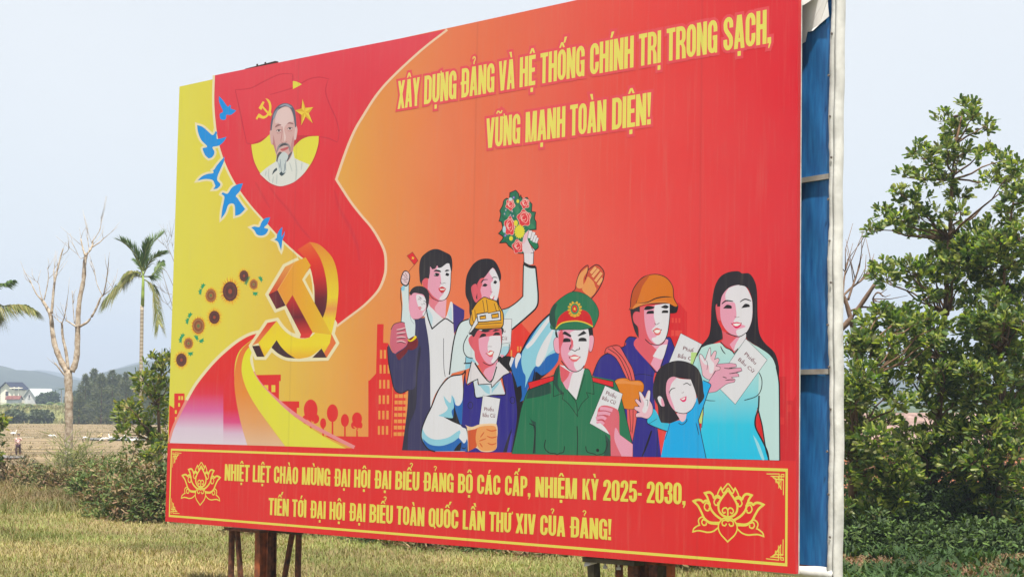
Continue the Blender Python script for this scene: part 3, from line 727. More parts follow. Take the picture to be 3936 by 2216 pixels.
m.poly('E', MID, "195,985* 230,962 290,968 325,1010 328,1080 312,1140 260,1172 215,1165 192,1100 190,1040"); m.poly('E', LT, "250,980 300,985 325,1020 322,1085 290,1105 258,1050")
m.poly('E', HAIR, "193,965* 215,930 250,910 300,912 340,940 353,990 346,1060 332,1095* 325,1020* 318,1000 312,985 300,975* 270,968 230,963 207,985*")
m.poly('E', LT, "300,1125 322,1100 330,1120 322,1145 305,1150"); m.line('E', BLK, "225,1172 270,1170 312,1140 328,1100", 4)
for t, w_ in (("272,996 284,1003 288,1012", 5), ("306,1028 318,1030 326,1040", 4), ("262,1020 272,1010 282,1022", 3), ("302,1052 310,1045 320,1056", 3), ("288,1050 296,1058 302,1054", 2)): m.line('E', BLK, t, w_)
m.poly('E', (222, 60, 84), "266,1076* 280,1072 292,1082* 282,1094 272,1090"); m.poly('E', WHT, "271,1078* 286,1081* 280,1087")
m.poly('E', (116, 30, 42), "180,1335* 240,1305 264,1345 256,1392 215,1418 175,1402"); m.poly('E', (240, 214, 62), "178,1325* 205,1340 240,1300* 252,1318 215,1348 188,1346"); m.poly('F', (116, 30, 42), "85,628* 150,580 182,558 178,600 135,650 108,668"); m.line('F', (70, 20, 30), "178,588 200,580 215,588", 3)
m.poly('E', (204, 106, 128), "48,1260* 75,1212 130,1195 157,1205* 167,1260 182,1340 165,1388 100,1432 75,1444 40,1380")
m.line('E', BLK, "48,1255 72,1212 130,1195 158,1203", 5)
for y in (1250, 1280, 1312, 1345): m.line('E', (240, 200, 210), f"92,{y+6} 130,{y} 165,{y-12+ (y-1250)*.25:.0f}", 9, taper=True); m.line('E', BLK, f"95,{y+14} 130,{y+9} 165,{y-2+(y-1250)*.25:.0f}", 6, taper=True)
# --- woman with the bouquet
g = Print('woman_with_bouquet_print', 6, 'printed woman in white holding up a bouquet of roses')
g.poly('F', (214, 228, 235), "665,350* 600,372 565,450 538,580 512,780* 640,745* 760,700* 940,640 985,600 1000,540 1010,415* 930,275 800,300 700,300")
g.poly('F', (150, 205, 230), "640,640* 700,660 720,700 640,745*"); g.poly('F', (176, 214, 232), "940,560* 985,560 985,600 950,640 915,610*")
g.line('F', BLK, "668,343 602,370 564,450 537,580 513,785", 10); g.line('F', BLK, "660,470 630,530 625,590 650,640 700,655", 7); g.line('F', BLK, "628,695 690,692", 10); g.line('F', BLK, "640,690 645,645", 5)
g.line('F', BLK, "990,540 985,600 950,645", 6)
g.poly('E', HAIR, "640,930 650,830 690,750 740,705 800,690 860,700 895,740 920,800 924,850 905,880* 880,800 857,760* 830,800 780,850 750,900 738,960 740,1010 702,1100* 690,1185* 672,1120 670,1050 645,990"); g.poly('E', HAIR, "890,990* 905,1000* 912,1060 925,1080* 890,1090*")
g.poly('E', MID, "735,960* 745,890 790,845 855,765 890,810 912,880 906,960 890,1022 860,1040 790,1020 735,1040*"); g.poly('E', DK, "735,890* 760,850 790,848 770,880 775,895 760,940 770,1000 735,1045*")
g.poly('E', LT, "857,765* 888,805 913,880 906,960 888,1020 860,1015 832,995 852,960 842,890 862,855 830,800"); g.poly('E', DK, "686,930 703,898 730,897 735,960 725,1002 745,1030 725,1040 703,1008")
g.line('E', BLK, "768,885 785,860 820,857", 7, taper=True); g.line('E', BLK, "850,850 868,838 897,843", 6, taper=True); g.poly('E', BLK, "773,908* 795,888 818,900* 800,913"); g.poly('E', BLK, "862,883* 876,863 894,876* 880,892"); g.line('E', BLK, "762,886 775,862 790,858", 3)
g.poly('E', (224, 58, 92), "824,988* 845,1000 873,983* 862,1016 842,1018"); g.poly('E', (242, 240, 240), "834,996* 866,990* 856,1008 842,1010"); g.line('E', (120, 90, 100), "838,950 848,958 858,954", 3)
g.poly('E', (216, 229, 236), "1103,738* 1150,765 1200,760* 1210,850 1220,980 1212,1065 1150,1132 1010,1252* 1003,1172* 940,1172* 925,1100* 985,1080 1060,1032 1098,990*"); g.poly('E', (182, 216, 232), "930,1105* 985,1085 1010,1065 970,1120 950,1170* 935,1160*")
g.line('E', BLK, "1103,738* 1100,860 1098,990* 1050,1036 985,1080 925,1098", 9, sub=3); g.line('E', BLK, "1200,755* 1212,880 1220,990 1210,1070 1150,1135 1010,1255", 12, sub=3)
g.poly('E', LT, "1103,600* 1110,720* 1150,738 1180,733* 1183,635*"); g.line('E', BLK, "1104,620 1108,715", 5); g.line('E', BLK, "1184,640 1181,735", 5)
g.poly('E', BLK, "1103,712* 1150,742 1200,745* 1198,768* 1150,765 1101,742*")
BQ = "1040,152* 1062,180 1065,220* 1080,192* 1090,215 1130,208* 1150,240 1167,260* 1162,320* 1195,325* 1187,370 1200,400* 1200,455* 1150,460* 1110,500 1095,560 1098,645* 1050,640 1020,610 985,585* 965,560 920,562* 945,520 910,490* 940,450 930,395* 913,390* 925,340 918,310* 940,270 950,230 970,215* 992,220 998,170*"
g.px([R('E', *z) for z in grow(smooth_pts(parse(BQ), True), 7)], BLK); g.poly('E', (42, 116, 88), BQ)
for t in ("1040,170 1035,210 1040,240", "1090,230 1060,330", "945,300 990,350", "930,350 960,380", "1180,350 1150,420", "1150,290 1120,320", "940,550 990,540", "960,240 985,255"): g.line('E', (26, 84, 66), t, 4)
for t in ("955,300* 990,330 985,365* 950,345", "1120,400* 1180,420 1195,450* 1140,450", "1040,260* 1075,300 1050,345* 1030,300"): g.poly('E', (58, 134, 100), t)
for x, y, a, b in ((998, 262, 37, 44), (1115, 252, 36, 42), (1108, 370, 54, 66), (994, 432, 44, 74), (1058, 595, 44, 54)):
    P_ = [(x + a * (1 + .13 * math.cos(5 * t + x)) * math.cos(t), y + b * (1 + .13 * math.cos(5 * t + x)) * math.sin(t)) for t in [2 * PI * k / 30 for k in range(30)]]
    g.px([R('E', *z) for z in P_], (238, 190, 184)); g.px([R('E', *z) for z in grow(P_, -4 if False else -3.5)], (222, 64, 74))
    for s_, ph in ((.22, 0), (.42, 1.4), (.62, 3.0), (.8, 4.2), (.55, 5.2), (.33, 2.2)):
        n_ = 7; pts = [(x + a * s_ * (1 + .1 * k / n_) * math.cos(ph + .42 * k), y + b * s_ * (1 + .1 * k / n_) * math.sin(ph + .42 * k)) for k in range(n_)]
        g.strip([R('E', *z) for z in pts], 1.9, (244, 206, 198))
def daisy(x, y, a, b, col, n=16):
    g.px([R('E', x + a * (1 if k % 2 else .76) * math.cos(PI * k / n), y + b * (1 if k % 2 else .76) * math.sin(PI * k / n)) for k in range(2 * n)], col)
daisy(950, 458, 15, 32, (184, 220, 232)); daisy(1000, 218, 17, 14, (196, 226, 232))
for a in ((1072, 476, 46, 60), (1042, 408, 19, 27), (1004, 530, 17, 21), (1058, 234, 12, 17)): daisy(*a, (228, 220, 84))
for x, y in ((1013, 315), (1000, 345), (962, 305), (952, 335), (1022, 352)): g.ell('E', (60, 110, 190), x, y, 8, 11, 8); g.ell('E', (226, 216, 90), x, y, 4, 6, 8)
for x, y in ((1025, 205), (958, 507)): g.ell('E', (90, 120, 200), x, y, 9, 11, 8); g.ell('E', (226, 150, 190), x, y, 4, 5, 8)
g.poly('E', BLK, "1122,505* 1150,480* 1220,572* 1224,604 1195,628* 1145,562"); g.poly('E', (42, 122, 88), "1130,510* 1150,490* 1213,572* 1217,600 1195,618* 1150,560")
g.poly('E', (226, 215, 225), "1095,565 1110,500 1148,460* 1135,530 1165,600* 1192,625 1170,645 1105,645"); g.poly('E', (236, 186, 200), "1098,560 1112,500 1147,462* 1128,530 1110,570")
for a in (("1160,468 1148,528", 24), ("1186,480 1168,548", 24), ("1202,505 1184,560", 21), ("1216,525 1202,566", 17)): g.line('E', BLK, a[0], a[1] + 6, sub=1); g.line('E', LT, a[0], a[1], sub=1)
g.line('E', BLK, "1165,600 1185,640 1160,648", 4)
ballot(g, 'F', "940,342 1010,342 1003,528 925,540", [('u', (944, 447), (15, 1), (-1.5, -24)), ('Cử', (930, 507), (44, 2), (-2, -27))])
# --- helmeted worker with outstretched arm
k = Print('helmeted_worker_print', 7, 'printed worker in a yellow helmet and blue vest holding a ballot paper')
BL1, BL2 = (40, 104, 184), (150, 208, 230)
k.poly('F', BL1, "1080,612* 1150,482 1240,370 1330,290 1400,280* 1385,620* 1375,680 1310,760 1200,830 1140,890* 1110,980 1068,1005* 1040,850 1000,740 1040,640")
k.poly('F', BL2, "1330,300* 1240,380 1160,500 1095,600* 1085,680 1100,760 1120,800 1115,890* 1150,800 1195,720 1230,720 1290,640 1385,600* 1385,300*"); k.poly('F', WHT, "1330,300* 1290,340 1230,420 1165,510 1120,560 1135,580* 1180,540 1230,470 1310,360*"); k.poly('F', WHT, "1370,420* 1330,430 1270,510 1220,610 1200,690 1215,720 1250,690 1300,600 1375,560*")
k.poly('F', WHT, "1085,640* 1075,612* 1050,615 1035,680 1045,735 1060,690"); k.poly('F', WHT, "1030,650* 1005,645 985,670 985,700 1000,730")
for t in ("1385,300* 1385,560* 1300,620 1260,690*", ): k.poly('F', (190, 224, 238), t)
k.poly('F', BLK, "1310,760* 1250,790 1200,760 1190,830 1140,900* 1200,845 1260,800"); k.poly('F', BLK, "1085,870* 1090,960 1070,1005* 1045,900"); k.poly('F', BLK, "1195,720* 1180,800 1170,850* 1190,830")
k.line('F', BLK, "1078,618 1150,482 1240,370 1330,285 1350,262", 13)
k.line('F', BLK, "985,720 985,670 1005,643 1030,650", 5); k.line('F', BLK, "1040,640 1055,612 1078,612", 5)
k.poly('G', (206, 82, 62), "470,258* 492,235 500,180 530,110 580,70* 577,120 562,170* 590,100 640,66 668,75 688,110 685,170 650,240 600,302* 540,285"); k.poly('G', (232, 162, 104), "505,225 500,190 525,130 577,82* 576,112 550,160 548,215 530,232"); k.poly('G', (232, 158, 98), "540,240 565,180 580,150 600,165 622,190 632,220 640,235 625,270 595,295*")
for t in ("600,126 636,84", "612,152 656,98", "631,182 676,122", "650,206 682,160"): k.line('G', (180, 70, 50), t, 28, sub=1); k.line('G', (238, 176, 120), t, 20, sub=1)
k.line('G', BLK, "470,255 492,236 502,180 530,108 580,70 577,120 560,172", 5); k.line('G', BLK, "580,105 640,66 690,110 686,170 652,243 603,305", 6)
k.poly('F', BLK, "905,640* 1000,640 990,700 1010,760 890,700*"); k.poly('F', MID, "915,625* 950,630 930,650*")
k.poly('F', (214, 226, 236), "700,830* 740,820* 745,865 840,858* 850,885* 920,825* 957,940* 860,945 728,968* 705,900"); k.poly('F', (160, 208, 228), "735,870* 790,865 830,880 835,940* 800,925 760,880"); k.poly('F', (160, 208, 228), "850,890* 915,835* 900,870 865,910 850,940*")
k.poly('F', (48, 42, 138), "640,760* 650,865 700,840* 726,967* 860,945 957,943* 935,800* 1000,765 1040,900 1055,1050 1050,1150 1008,1402* 640,1400* 655,1215* 600,1180 618,1000 628,850")
k.poly('F', BLK, "1005,745* 1045,850 1075,1000* 1100,990* 1060,1180 1030,1400* 1005,1402* 1045,1180 1050,1050 1030,900"); k.poly('F', (36, 34, 60), "940,1402* 970,1310 1010,1210* 1000,1300 985,1402*"); k.poly('F', (74, 66, 170), "970,1402* 1005,1250 1010,1300 1000,1402*")
k.line('F', BLK, "700,835 712,900 728,968 860,947 957,943 945,860 935,800", 8); k.line('F', BLK, "642,760 628,850 618,1000 612,1100 605,1180", 9)
k.poly('F', WHT, "612,782* 520,800 450,870 410,940 370,1040 330,1120 295,1220 295,1300 340,1370 400,1395* 640,1395* 660,1340 655,1215* 600,1180 615,1010 622,900")
k.poly('F', BL2, "296,1205* 330,1268 400,1300 500,1285 570,1240 595,1225* 620,1330 520,1380 400,1392* 330,1360 298,1300"); k.poly('F', BL2, "465,950* 520,1010 530,945* 560,1000 560,1160* 510,1135 425,1110* 480,1080 500,1050 480,1010")
k.poly('F', BL1, "298,1290* 360,1340 450,1350 540,1320 600,1280 655,1300 655,1392* 380,1394* 325,1358"); k.poly('F', BL1, "535,945* 560,1020 590,1030 612,1000 622,960* 612,1185* 560,1160 530,1080 550,1040"); k.poly('F', WHT, "590,1290* 600,1250 655,1222* 650,1300 630,1330 610,1310")
k.poly('F', BLK, "550,1020* 565,1080 600,1180 612,1190* 540,1160 465,1120* 530,1130 545,1110"); k.line('F', BLK, "642,748 612,782 520,800 450,870 410,940 370,1040 330,1120 293,1220 293,1300 340,1372 400,1396", 10)
k.poly('F', (40, 92, 172), "605,1340* 640,1330 657,1360 655,1396* 605,1390*"); k.poly('F', BLK, "545,1392* 570,1355 610,1320 600,1390*"); k.ell('F', BLK, 628, 1362, 17, 14, 14); k.ell('F', (40, 92, 172), 628, 1358, 15, 10, 14)
k.line('F', BLK, "600,1180 640,1205 658,1250 662,1330 655,1396", 7)
for x, y in ((680, 1028), (1015, 987)): k.ell('F', BLK, x, y, 22, 29, 18); k.ell('F', (48, 42, 138), x, y, 17, 24, 18)
ballot(k, 'F', "780,950 918,975 885,1195 750,1182", [('Phiếu', (791, 1071), (75, 4), (0, -29)), ('Bầu Cử', (778, 1119), (100, 6), (0, -29))])
k.poly('F', (240, 208, 172), "636,1183* 690,1200 760,1178 870,1173 892,1190 897,1240 892,1300 887,1370 840,1397 770,1395 720,1365 660,1396* 656,1222"); k.poly('F', (208, 92, 54), "660,1228* 715,1218 740,1212 722,1290 732,1345 720,1365 665,1394*"); k.poly('F', (232, 162, 102), "722,1290 735,1215 770,1195 870,1192 888,1240 885,1370 840,1388 770,1387 735,1350")
for t in ("808,1218 850,1232 892,1222", "812,1272 850,1286 894,1276", "818,1328 850,1340 888,1330", "760,1282 790,1240", "750,1312 806,1292", "755,1328 776,1360"): k.line('F', (206, 92, 54), t, 9, taper=True)
k.poly('F', MID, "712,600* 720,660 740,690 800,800 850,842* 895,700* 880,650"); k.poly('F', DK, "712,600* 720,660 745,700 780,780* 800,740 850,715 890,690* 860,700 790,690")
k.line('F', BLK, "715,690 780,790 845,840 885,730 892,690", 12)
k.poly('F', (226, 222, 230), "690,678* 714,690* 780,790 845,842* 892,690* 912,680* 998,768* 945,790* 850,887* 845,857* 742,866* 738,820* 690,842 650,866* 670,770"); k.line('F', BLK, "690,678* 668,770 650,866* 690,842 738,820* 745,864* 845,857* 850,887* 945,790* 998,768* 912,682", 7, sub=2)
k.line('F', BLK, "714,692 780,790 845,842 890,720", 9)
k.poly('F', DK, "665,500 690,470 712,480 735,430 800,440 860,420 918,415 932,480 926,560 906,640 870,690 840,706 790,696 740,640 712,600 690,570 672,540"); k.poly('F', MID, "745,500* 790,482 920,475* 925,560 905,640 862,702 812,692 772,640 750,580"); k.poly('F', LT, "830,505* 840,478 920,474* 925,560 905,640 868,690 845,680 862,640 822,600 818,545")
k.line('F', BLK, "780,685 812,703 840,707 870,690 906,640 927,560 932,480", 6)
k.poly('F', HAIR, "668,465* 688,420 715,412* 930,408* 945,425 936,470* 925,420* 860,424 800,440 760,425 735,440 712,480 700,485* 690,468")
k.poly('F', BLK, "760,442* 790,428 842,440* 800,448"); k.poly('F', BLK, "855,440* 880,425 915,430* 880,440"); k.poly('F', BLK, "750,492* 770,460 800,460 806,478*"); k.poly('F', BLK, "858,472* 880,448 910,453 917,470*")
k.poly('F', (218, 88, 88), "804,616* 822,608 838,590 868,602* 856,638 834,642"); k.poly('F', (244, 242, 240), "812,612* 830,610 842,600 864,604* 850,624 830,628"); k.line('F', (110, 80, 84), "818,562 835,560 852,562", 3); k.ell('F', BLK, 805, 616, 3, 5, 6); k.ell('F', BLK, 866, 604, 3, 5, 6)
HM_ = "680,380 682,330 700,270 735,215 775,180 795,172 830,185 885,205 912,250 938,300 938,385 920,412* 760,420 715,412*"
k.px([R('F', *z) for z in grow(smooth_pts(parse(HM_), True), 7)], BLK); k.poly('F', (226, 166, 56), HM_); k.poly('F', (206, 140, 40), "718,412* 760,400 920,392 926,405 915,411* 760,420")
for t, w_ in (("702,270 708,330 720,370", 22), ("792,190 800,235 806,285", 24), ("882,215 892,250 900,280", 20)): k.line('F', BLK, t, w_ + 9); k.line('F', (232, 174, 62), t, w_)
k.line('F', BLK, "690,390 740,385 930,372", 5)
k.sharp('F', BLK, "742,300 664,456 692,446 746,372"); k.sharp('F', WHT, "742,310 670,452 686,444 740,372")
k.poly('F', BLK, "728,300* 818,285* 830,292 920,272* 926,354* 832,362 820,366 738,370*"); k.poly('F', WHT, "735,307* 818,293* 830,298 914,280* 919,348* 832,356 820,358 744,362*")
for t in ("752,318 803,308 806,342 756,348", "845,303 905,292 908,332 850,340"): k.sharp('F', BLK, t)
for t in ("758,326 800,318 802,337 761,342", "851,310 900,301 903,326 855,333"): k.sharp('F', (226, 166, 56), t)
# --- officer
o = Print('uniformed_officer_print', 8, 'printed officer in green uniform and peaked cap holding a ballot paper')
GR, GD = (44, 118, 86), (40, 76, 68)
o.poly('G', GR, "345,830* 260,870 170,925 120,1050 90,1200 50,1382* 740,1398* 893,1402* 888,1310 840,1100 800,950 760,870* 605,840* 560,780* 500,1000* 385,800*"); o.poly('G', GD, "168,930* 310,888 325,960* 240,985 150,1000*"); o.poly('G', GD, "700,1245* 742,1300* 742,1397* 690,1397* 705,1330")
o.poly('G', GD, "168,1118* 185,1145 218,1162* 216,1380* 195,1380* 205,1220"); o.line('G', BLK, "172,1172 190,1180 212,1200 210,1290 203,1380", 7)
o.line('G', BLK, "50,1382 90,1200 120,1050 170,925", 4); o.line('G', BLK, "893,1402 888,1310 840,1100 800,950 762,870", 4)
o.sharp('G', BLK, "161,885 342,836 350,872 173,936"); o.sharp('G', (220, 48, 54), "166,888 340,842 345,869 176,930"); o.sharp('G', BLK, "600,846 760,878 760,924 608,882"); o.sharp('G', (220, 48, 54), "606,850 755,882 756,917 613,877")
o.poly('G', GR, "340,985* 345,830 382,760* 400,880 500,1008* 558,790* 592,800 622,910 622,968*  570,955* 583,985* 510,1125* 400,1000* 412,955*"); o.poly('G', GD, "385,765* 345,830 345,900 400,975 410,955* 370,900")
o.line('G', BLK, "382,760* 345,830 340,985* 412,957* 402,1000* 450,1040 510,1125", 4, sub=3); o.line('G', BLK, "558,790* 592,802 615,880 623,968* 570,955* 584,988* 540,1030 512,1085", 4, sub=3); o.line('G', BLK, "400,880 445,950 500,1008 530,930 558,830", 4)
o.poly('G', LT, "385,765* 400,880 500,1006* 557,790*"); o.poly('G', DK, "383,765* 455,812* 440,850 405,888* 392,860"); o.poly('G', MID, "455,812* 440,850 405,888* 440,935 470,830 500,812")
o.poly('G', BLK, "358,512* 375,582* 362,575 352,545"); o.poly('G', BLK, "575,512* 613,503* 617,565 600,568 585,560")
for t in ("342,605 358,574 380,590 384,680 352,668", "588,572 615,560 622,595 608,662 590,664"): o.px([R('G', *z) for z in grow(smooth_pts(parse(t), True), 2.5)], BLK); o.poly('G', (236, 172, 196), t)
o.poly('G', MID, "374,560* 385,525 580,513* 592,580 582,680 560,760 530,798 490,810 440,790 400,740 380,660"); o.poly('G', DK, "376,560* 388,528 405,530 412,590 392,650 402,720 450,795 405,752 382,670"); o.poly('G', LT, "455,540* 500,520 582,515* 591,580 581,680 557,765 510,806 482,760 495,710 440,690 480,640 470,590")
o.poly('G', DK, "462,580* 478,600 470,640 450,660* 462,625"); o.line('G', BLK, "395,735 440,790 490,812 530,798 555,768", 6)
o.poly('G', BLK, "402,550* 420,530 466,560* 458,572* 420,553"); o.poly('G', BLK, "508,560* 552,525* 572,545* 520,563"); o.poly('G', BLK, "406,606* 412,582 435,577 458,586 460,604*"); o.poly('G', BLK, "514,600* 520,580 545,574 568,582 572,600*")
o.line('G', BLK, "462,622 452,655 470,658 490,668 505,658 522,655 520,640", 5); o.poly('G', (226, 112, 122), "448,712* 485,692 528,710* 500,740 470,738"); o.poly('G', (244, 240, 240), "455,712* 490,705 522,710* 500,724 475,724"); o.line('G', BLK, "450,706 452,718", 4); o.line('G', BLK, "526,704 526,716", 4)
CP = "350,518 322,480 314,440 320,390 345,345 400,295 460,260 510,257 570,278 622,325 652,380 652,430 622,500*"
o.px([R('G', *z) for z in grow(smooth_pts(parse(CP), True), 3)], BLK); o.poly('G', GR, CP); o.poly('G', GD, "350,518* 322,480 314,440 322,390 345,345* 368,340 350,400 358,480")
o.poly('G', (206, 40, 46), "358,500* 375,440 405,405 445,385 540,380 590,410 612,470 614,492* 560,465 490,455 400,470"); o.poly('G', GR, "350,520* 400,478 490,464 570,478 620,500* 600,508 530,518 450,516"); o.line('G', (238, 204, 80), "356,512 400,472 490,458 560,470 616,498", 8); o.line('G', BLK, "352,520 450,518 530,520 620,503", 4)
for s_ in (-1, 1):
    for i in range(7):
        a = math.radians(70 - 26 * i); x, y = 489 + s_ * 40 * math.cos(a), 376 - 46 * math.sin(a)
        o.ell('G', (226, 178, 66), x, y, 8, 12, 8, s_ * (a - 1.57) * -1)
for a, cc in (((489, 374, 33, 42), (222, 182, 76)), ((489, 374, 29, 38), (46, 140, 96)), ((488, 374, 19, 26), (212, 44, 50))): o.ell('G', cc, *a)
o.px([R('G', 488 + (12 if i % 2 == 0 else 5) * math.sin(PI * i / 5), 374 - (15 if i % 2 == 0 else 6) * math.cos(PI * i / 5)) for i in range(10)], (240, 212, 84)); o.poly('G', (226, 178, 66), "455,412* 489,425 525,412* 518,424 489,428 460,424")
o.line('G', BLK, "285,1285 278,1340 310,1375 350,1380 365,1390", 6); o.line('G', BLK, "365,1390 385,1378 410,1370 418,1330", 6); o.line('G', BLK, "565,1330 575,1368 620,1382 640,1392", 6); o.line('G', BLK, "640,1392 690,1378 714,1330 712,1290", 5); o.line('G', BLK, "505,1190 509,1290 505,1394", 6); o.line('G', BLK, "470,985 500,1030 510,1120", 4); o.ell('G', BLK, 648, 1358, 11, 12, 12)
ballot(o, 'G', "700,908 823,965 740,1255 592,1170", [('Phiếu', (704, 968), (70, 29), (8, -25)), ('Bầu Cử', (678, 1004), (92, 36), (8, -24))])
o.poly('G', (220, 108, 124), "640,1145* 655,1065 700,1045 770,1065 797,1100 799,1210 803,1250* 893,1315* 893,1402* 740,1398* 738,1258* 700,1200"); o.poly('G', MID, "775,1200 803,1250* 893,1318* 890,1402* 815,1400* 770,1300 765,1240")
for t, w_ in (("664,1068 700,1068 752,1080", 24), ("648,1104 700,1098 736,1106", 24), ("636,1136 680,1128 706,1142", 22), ("640,1166 670,1160 692,1176", 18)): o.line('G', MID, t, w_); o.line('G', BLK, t.replace(',10', ',10'), 0.1)
for t in ("655,1082 700,1084 742,1096", "640,1118 690,1114 722,1126", "638,1150 680,1146 700,1160"): o.line('G', (150, 50, 70), t, 4, taper=True)
# --- worker with the coil of rope
n = Print('worker_with_rope_print', 7, 'printed worker in an orange helmet and blue overalls with a coil of rope')
NB = (48, 42, 138)
n.poly('H', NB, "45,575* 75,545 140,555* 105,605* 270,800* 345,600* 330,555* 365,550 395,620 420,680 370,740* 280,770 245,900 300,1402* 95,1402* 90,1290 40,1090 -20,960 -60,880* -190,822* -150,721 -100,670 38,614"); n.line('H', BLK, "-190,822 -150,721 -100,670 38,614* 45,575* 75,545 140,555", 6)
n.line('H', BLK, "105,605 190,700 275,805 320,690 346,600", 6); n.line('H', BLK, "330,555 365,550 395,620 425,690", 5); n.line('H', BLK, "100,820 170,812 240,825", 4); n.line('H', BLK, "275,805 250,900 245,1000", 5); n.poly('H', BLK, "225,1220* 236,1220 200,1330 165,1402* 160,1402*"); n.line('H', BLK, "275,1210 270,1402", 4)
n.poly('H', DK, "140,540* 105,605 205,725 278,802* 345,600* 330,560 200,560"); n.poly('H', MID, "190,560* 270,640* 225,740* 278,802* 345,600 330,560"); n.poly('H', LT, "240,685* 290,612 345,600* 318,690 300,708*")
n.poly('H', DK, "100,400 112,370 145,360* 150,335* 362,300* 362,400 350,500 330,560 300,597 250,602 200,575 140,545* 140,480 112,450"); n.poly('H', MID, "178,340* 362,300* 362,400 350,500 330,560 292,597 250,595 205,540 182,440"); n.poly('H', LT, "255,320* 362,304* 362,400 350,500 328,565 275,600 232,560 270,540 232,500 262,460 248,400"); n.line('H', BLK, "185,562 230,598 300,599 332,560 350,500 362,400 364,310", 6)
n.poly('H', HAIR, "78,345* 148,330* 148,370* 115,365 98,395 105,440 135,480 140,555* 118,520 98,460 85,400")
n.poly('H', BLK, "68,355* 78,330 82,270 102,198 158,126 220,101 282,99 344,126 386,190 393,265 424,325* 410,372 362,378* 362,310* 200,312*"); n.poly('H', (218, 122, 46), "74,345* 84,325 88,270 107,202 161,132 220,106 280,104 341,131 381,190 388,268 418,322* 400,330 330,300 200,306 100,347*"); n.poly('H', (190, 86, 44), "74,345* 84,325 88,270 107,202 161,132 218,107 170,180 145,250 125,300 90,345"); n.poly('H', (226, 142, 76), "98,345* 125,312 250,294 340,297 415,320* 330,303 200,310")
n.poly('H', BLK, "120,306* 200,296 260,268 330,256 392,266* 330,264 262,276 200,303"); n.line('H', BLK, "122,306 126,288", 4)
n.poly('H', BLK, "175,352* 200,325 256,332* 240,346 200,354"); n.poly('H', BLK, "298,335* 330,318 356,330* 340,344 312,340"); n.poly('H', BLK, "194,382* 206,362 245,360 248,380*"); n.poly('H', BLK, "304,376* 312,358 348,358 350,375*"); n.line('H', (100, 60, 70), "254,448 262,458 275,455 288,445", 4)
n.poly('H', (222, 106, 108), "240,502* 268,482 303,496* 290,530 262,532"); n.poly('H', (244, 242, 240), "250,503* 272,495 298,498* 282,518 262,518"); n.ell('H', BLK, 242, 502, 3, 6, 6); n.ell('H', BLK, 301, 496, 3, 6, 6)
RP = (226, 98, 100)
n.poly('G', RP, "700,670* 720,640 800,632* 850,720 890,790 912,882* 858,877* 820,800 780,720 740,690"); n.poly('G', RP, "852,1065* 922,1072* 920,1140 892,1300* 878,1250 858,1180*")
for t in ("720,650 790,700 840,790 872,875", "750,640 820,710 868,800 890,880", "700,690 740,690 790,740 830,820 858,877", "700,690 700,668 722,640 800,632 852,720 892,792 912,880"): n.line('G', BLK, t, 5)
for t in ("870,1068 875,1150 880,1230", "895,1070 895,1160 888,1240", "922,1072 920,1140 893,1295"): n.line('G', BLK, t, 4)
GL = "764,905 775,870 815,857 855,860 880,874 940,873 968,900 964,948 940,965 935,1040 900,1070 830,1064 808,1010 770,960"
n.px([R('G', *z) for z in grow(smooth_pts(parse(GL), True), 3)], BLK); n.poly('G', (222, 132, 50), GL); n.poly('G', (230, 150, 86), "770,890 815,865 870,880 930,880 960,900 930,905 860,895 800,895")
ballot(n, 'H', "440,520 592,598 540,740 350,745", [('Phiế', (455, 637), (72, 24), (7, -26)), ('Bầu C', (418, 692), (96, 22), (6, -26))]); n.sharp('H', (190, 222, 148), "515,655 562,658 530,745 510,738"); n.sharp('H', (200, 222, 140), "560,1060 600,1040 597,1165 565,1160"); n.sharp('H', (216, 48, 52), "570,1165 600,1165 585,1200")
# --- woman in the long tunic
a = Print('woman_in_tunic_print', 9, 'printed woman with long black hair in a pale blue tunic holding a ballot paper')
TQ = vgs('H', 850, 1425, 600, (0, (46, 196, 240)), (.3, (66, 202, 238)), (.6, (150, 218, 230)), (1, (196, 229, 228)))
a.poly('H', HAIR, "590,605 640,540 655,450 660,330 680,200 720,120 780,85 850,77 880,93 930,94 970,150 986,230 990,400 1003,520 1042,590 1112,660 1142,760 1140,850* 1100,720 1000,620* 900,540 950,400 950,280 920,200 875,180* 850,175 780,200 730,270 720,310 690,320 700,420 735,500 740,560* 680,590 600,640 550,720* 560,660")
a.poly('H', TQ, "590,622* 640,602 720,588* 820,662* 905,560* 960,600 1000,622 1080,680 1120,760 1140,900 1150,1427* 590,1412* 585,1200 603,1050 528,742* 560,680"); a.poly('H', (198, 229, 232), "1000,780* 1080,690 1122,770 1138,900 1147,1425* 1075,1425* 1040,1320 1005,1100 995,960")
a.poly('H', (214, 44, 50), "990,1050* 1005,1100 1022,1180 1047,1335* 1010,1250 975,1190 972,1120"); a.line('H', BLK, "1122,760 1140,850 1145,950 1148,1427", 9); a.line('H', BLK, "1000,800 1020,850 1015,920 980,970 895,998", 6); a.line('H', BLK, "1000,965 995,1060 975,1120 975,1190 1020,1280 1058,1360 1070,1425", 11); a.line('H', BLK, "990,1050 1005,1110 1024,1190 1047,1340 1070,1420", 9); a.line('H', BLK, "603,1045 598,1120 590,1195", 5); a.line('H', BLK, "610,992 640,1000 688,1002", 5, taper=True); a.line('H', BLK, "528,742 560,660 590,605", 5)
a.poly('H', (160, 222, 240), "955,1240* 1000,1310 1040,1420* 1020,1420 985,1330")
a.poly('H', DK, "735,500* 742,560 725,582* 815,645* 830,600 905,515* 860,546 790,528"); a.poly('H', LT, "860,548* 905,515* 903,560 850,625 820,650* 830,600"); a.poly('H', MID, "790,600* 840,550 862,548* 830,605 820,648*")
a.poly('H', DK, "690,335 705,308 722,318 728,422 706,420")
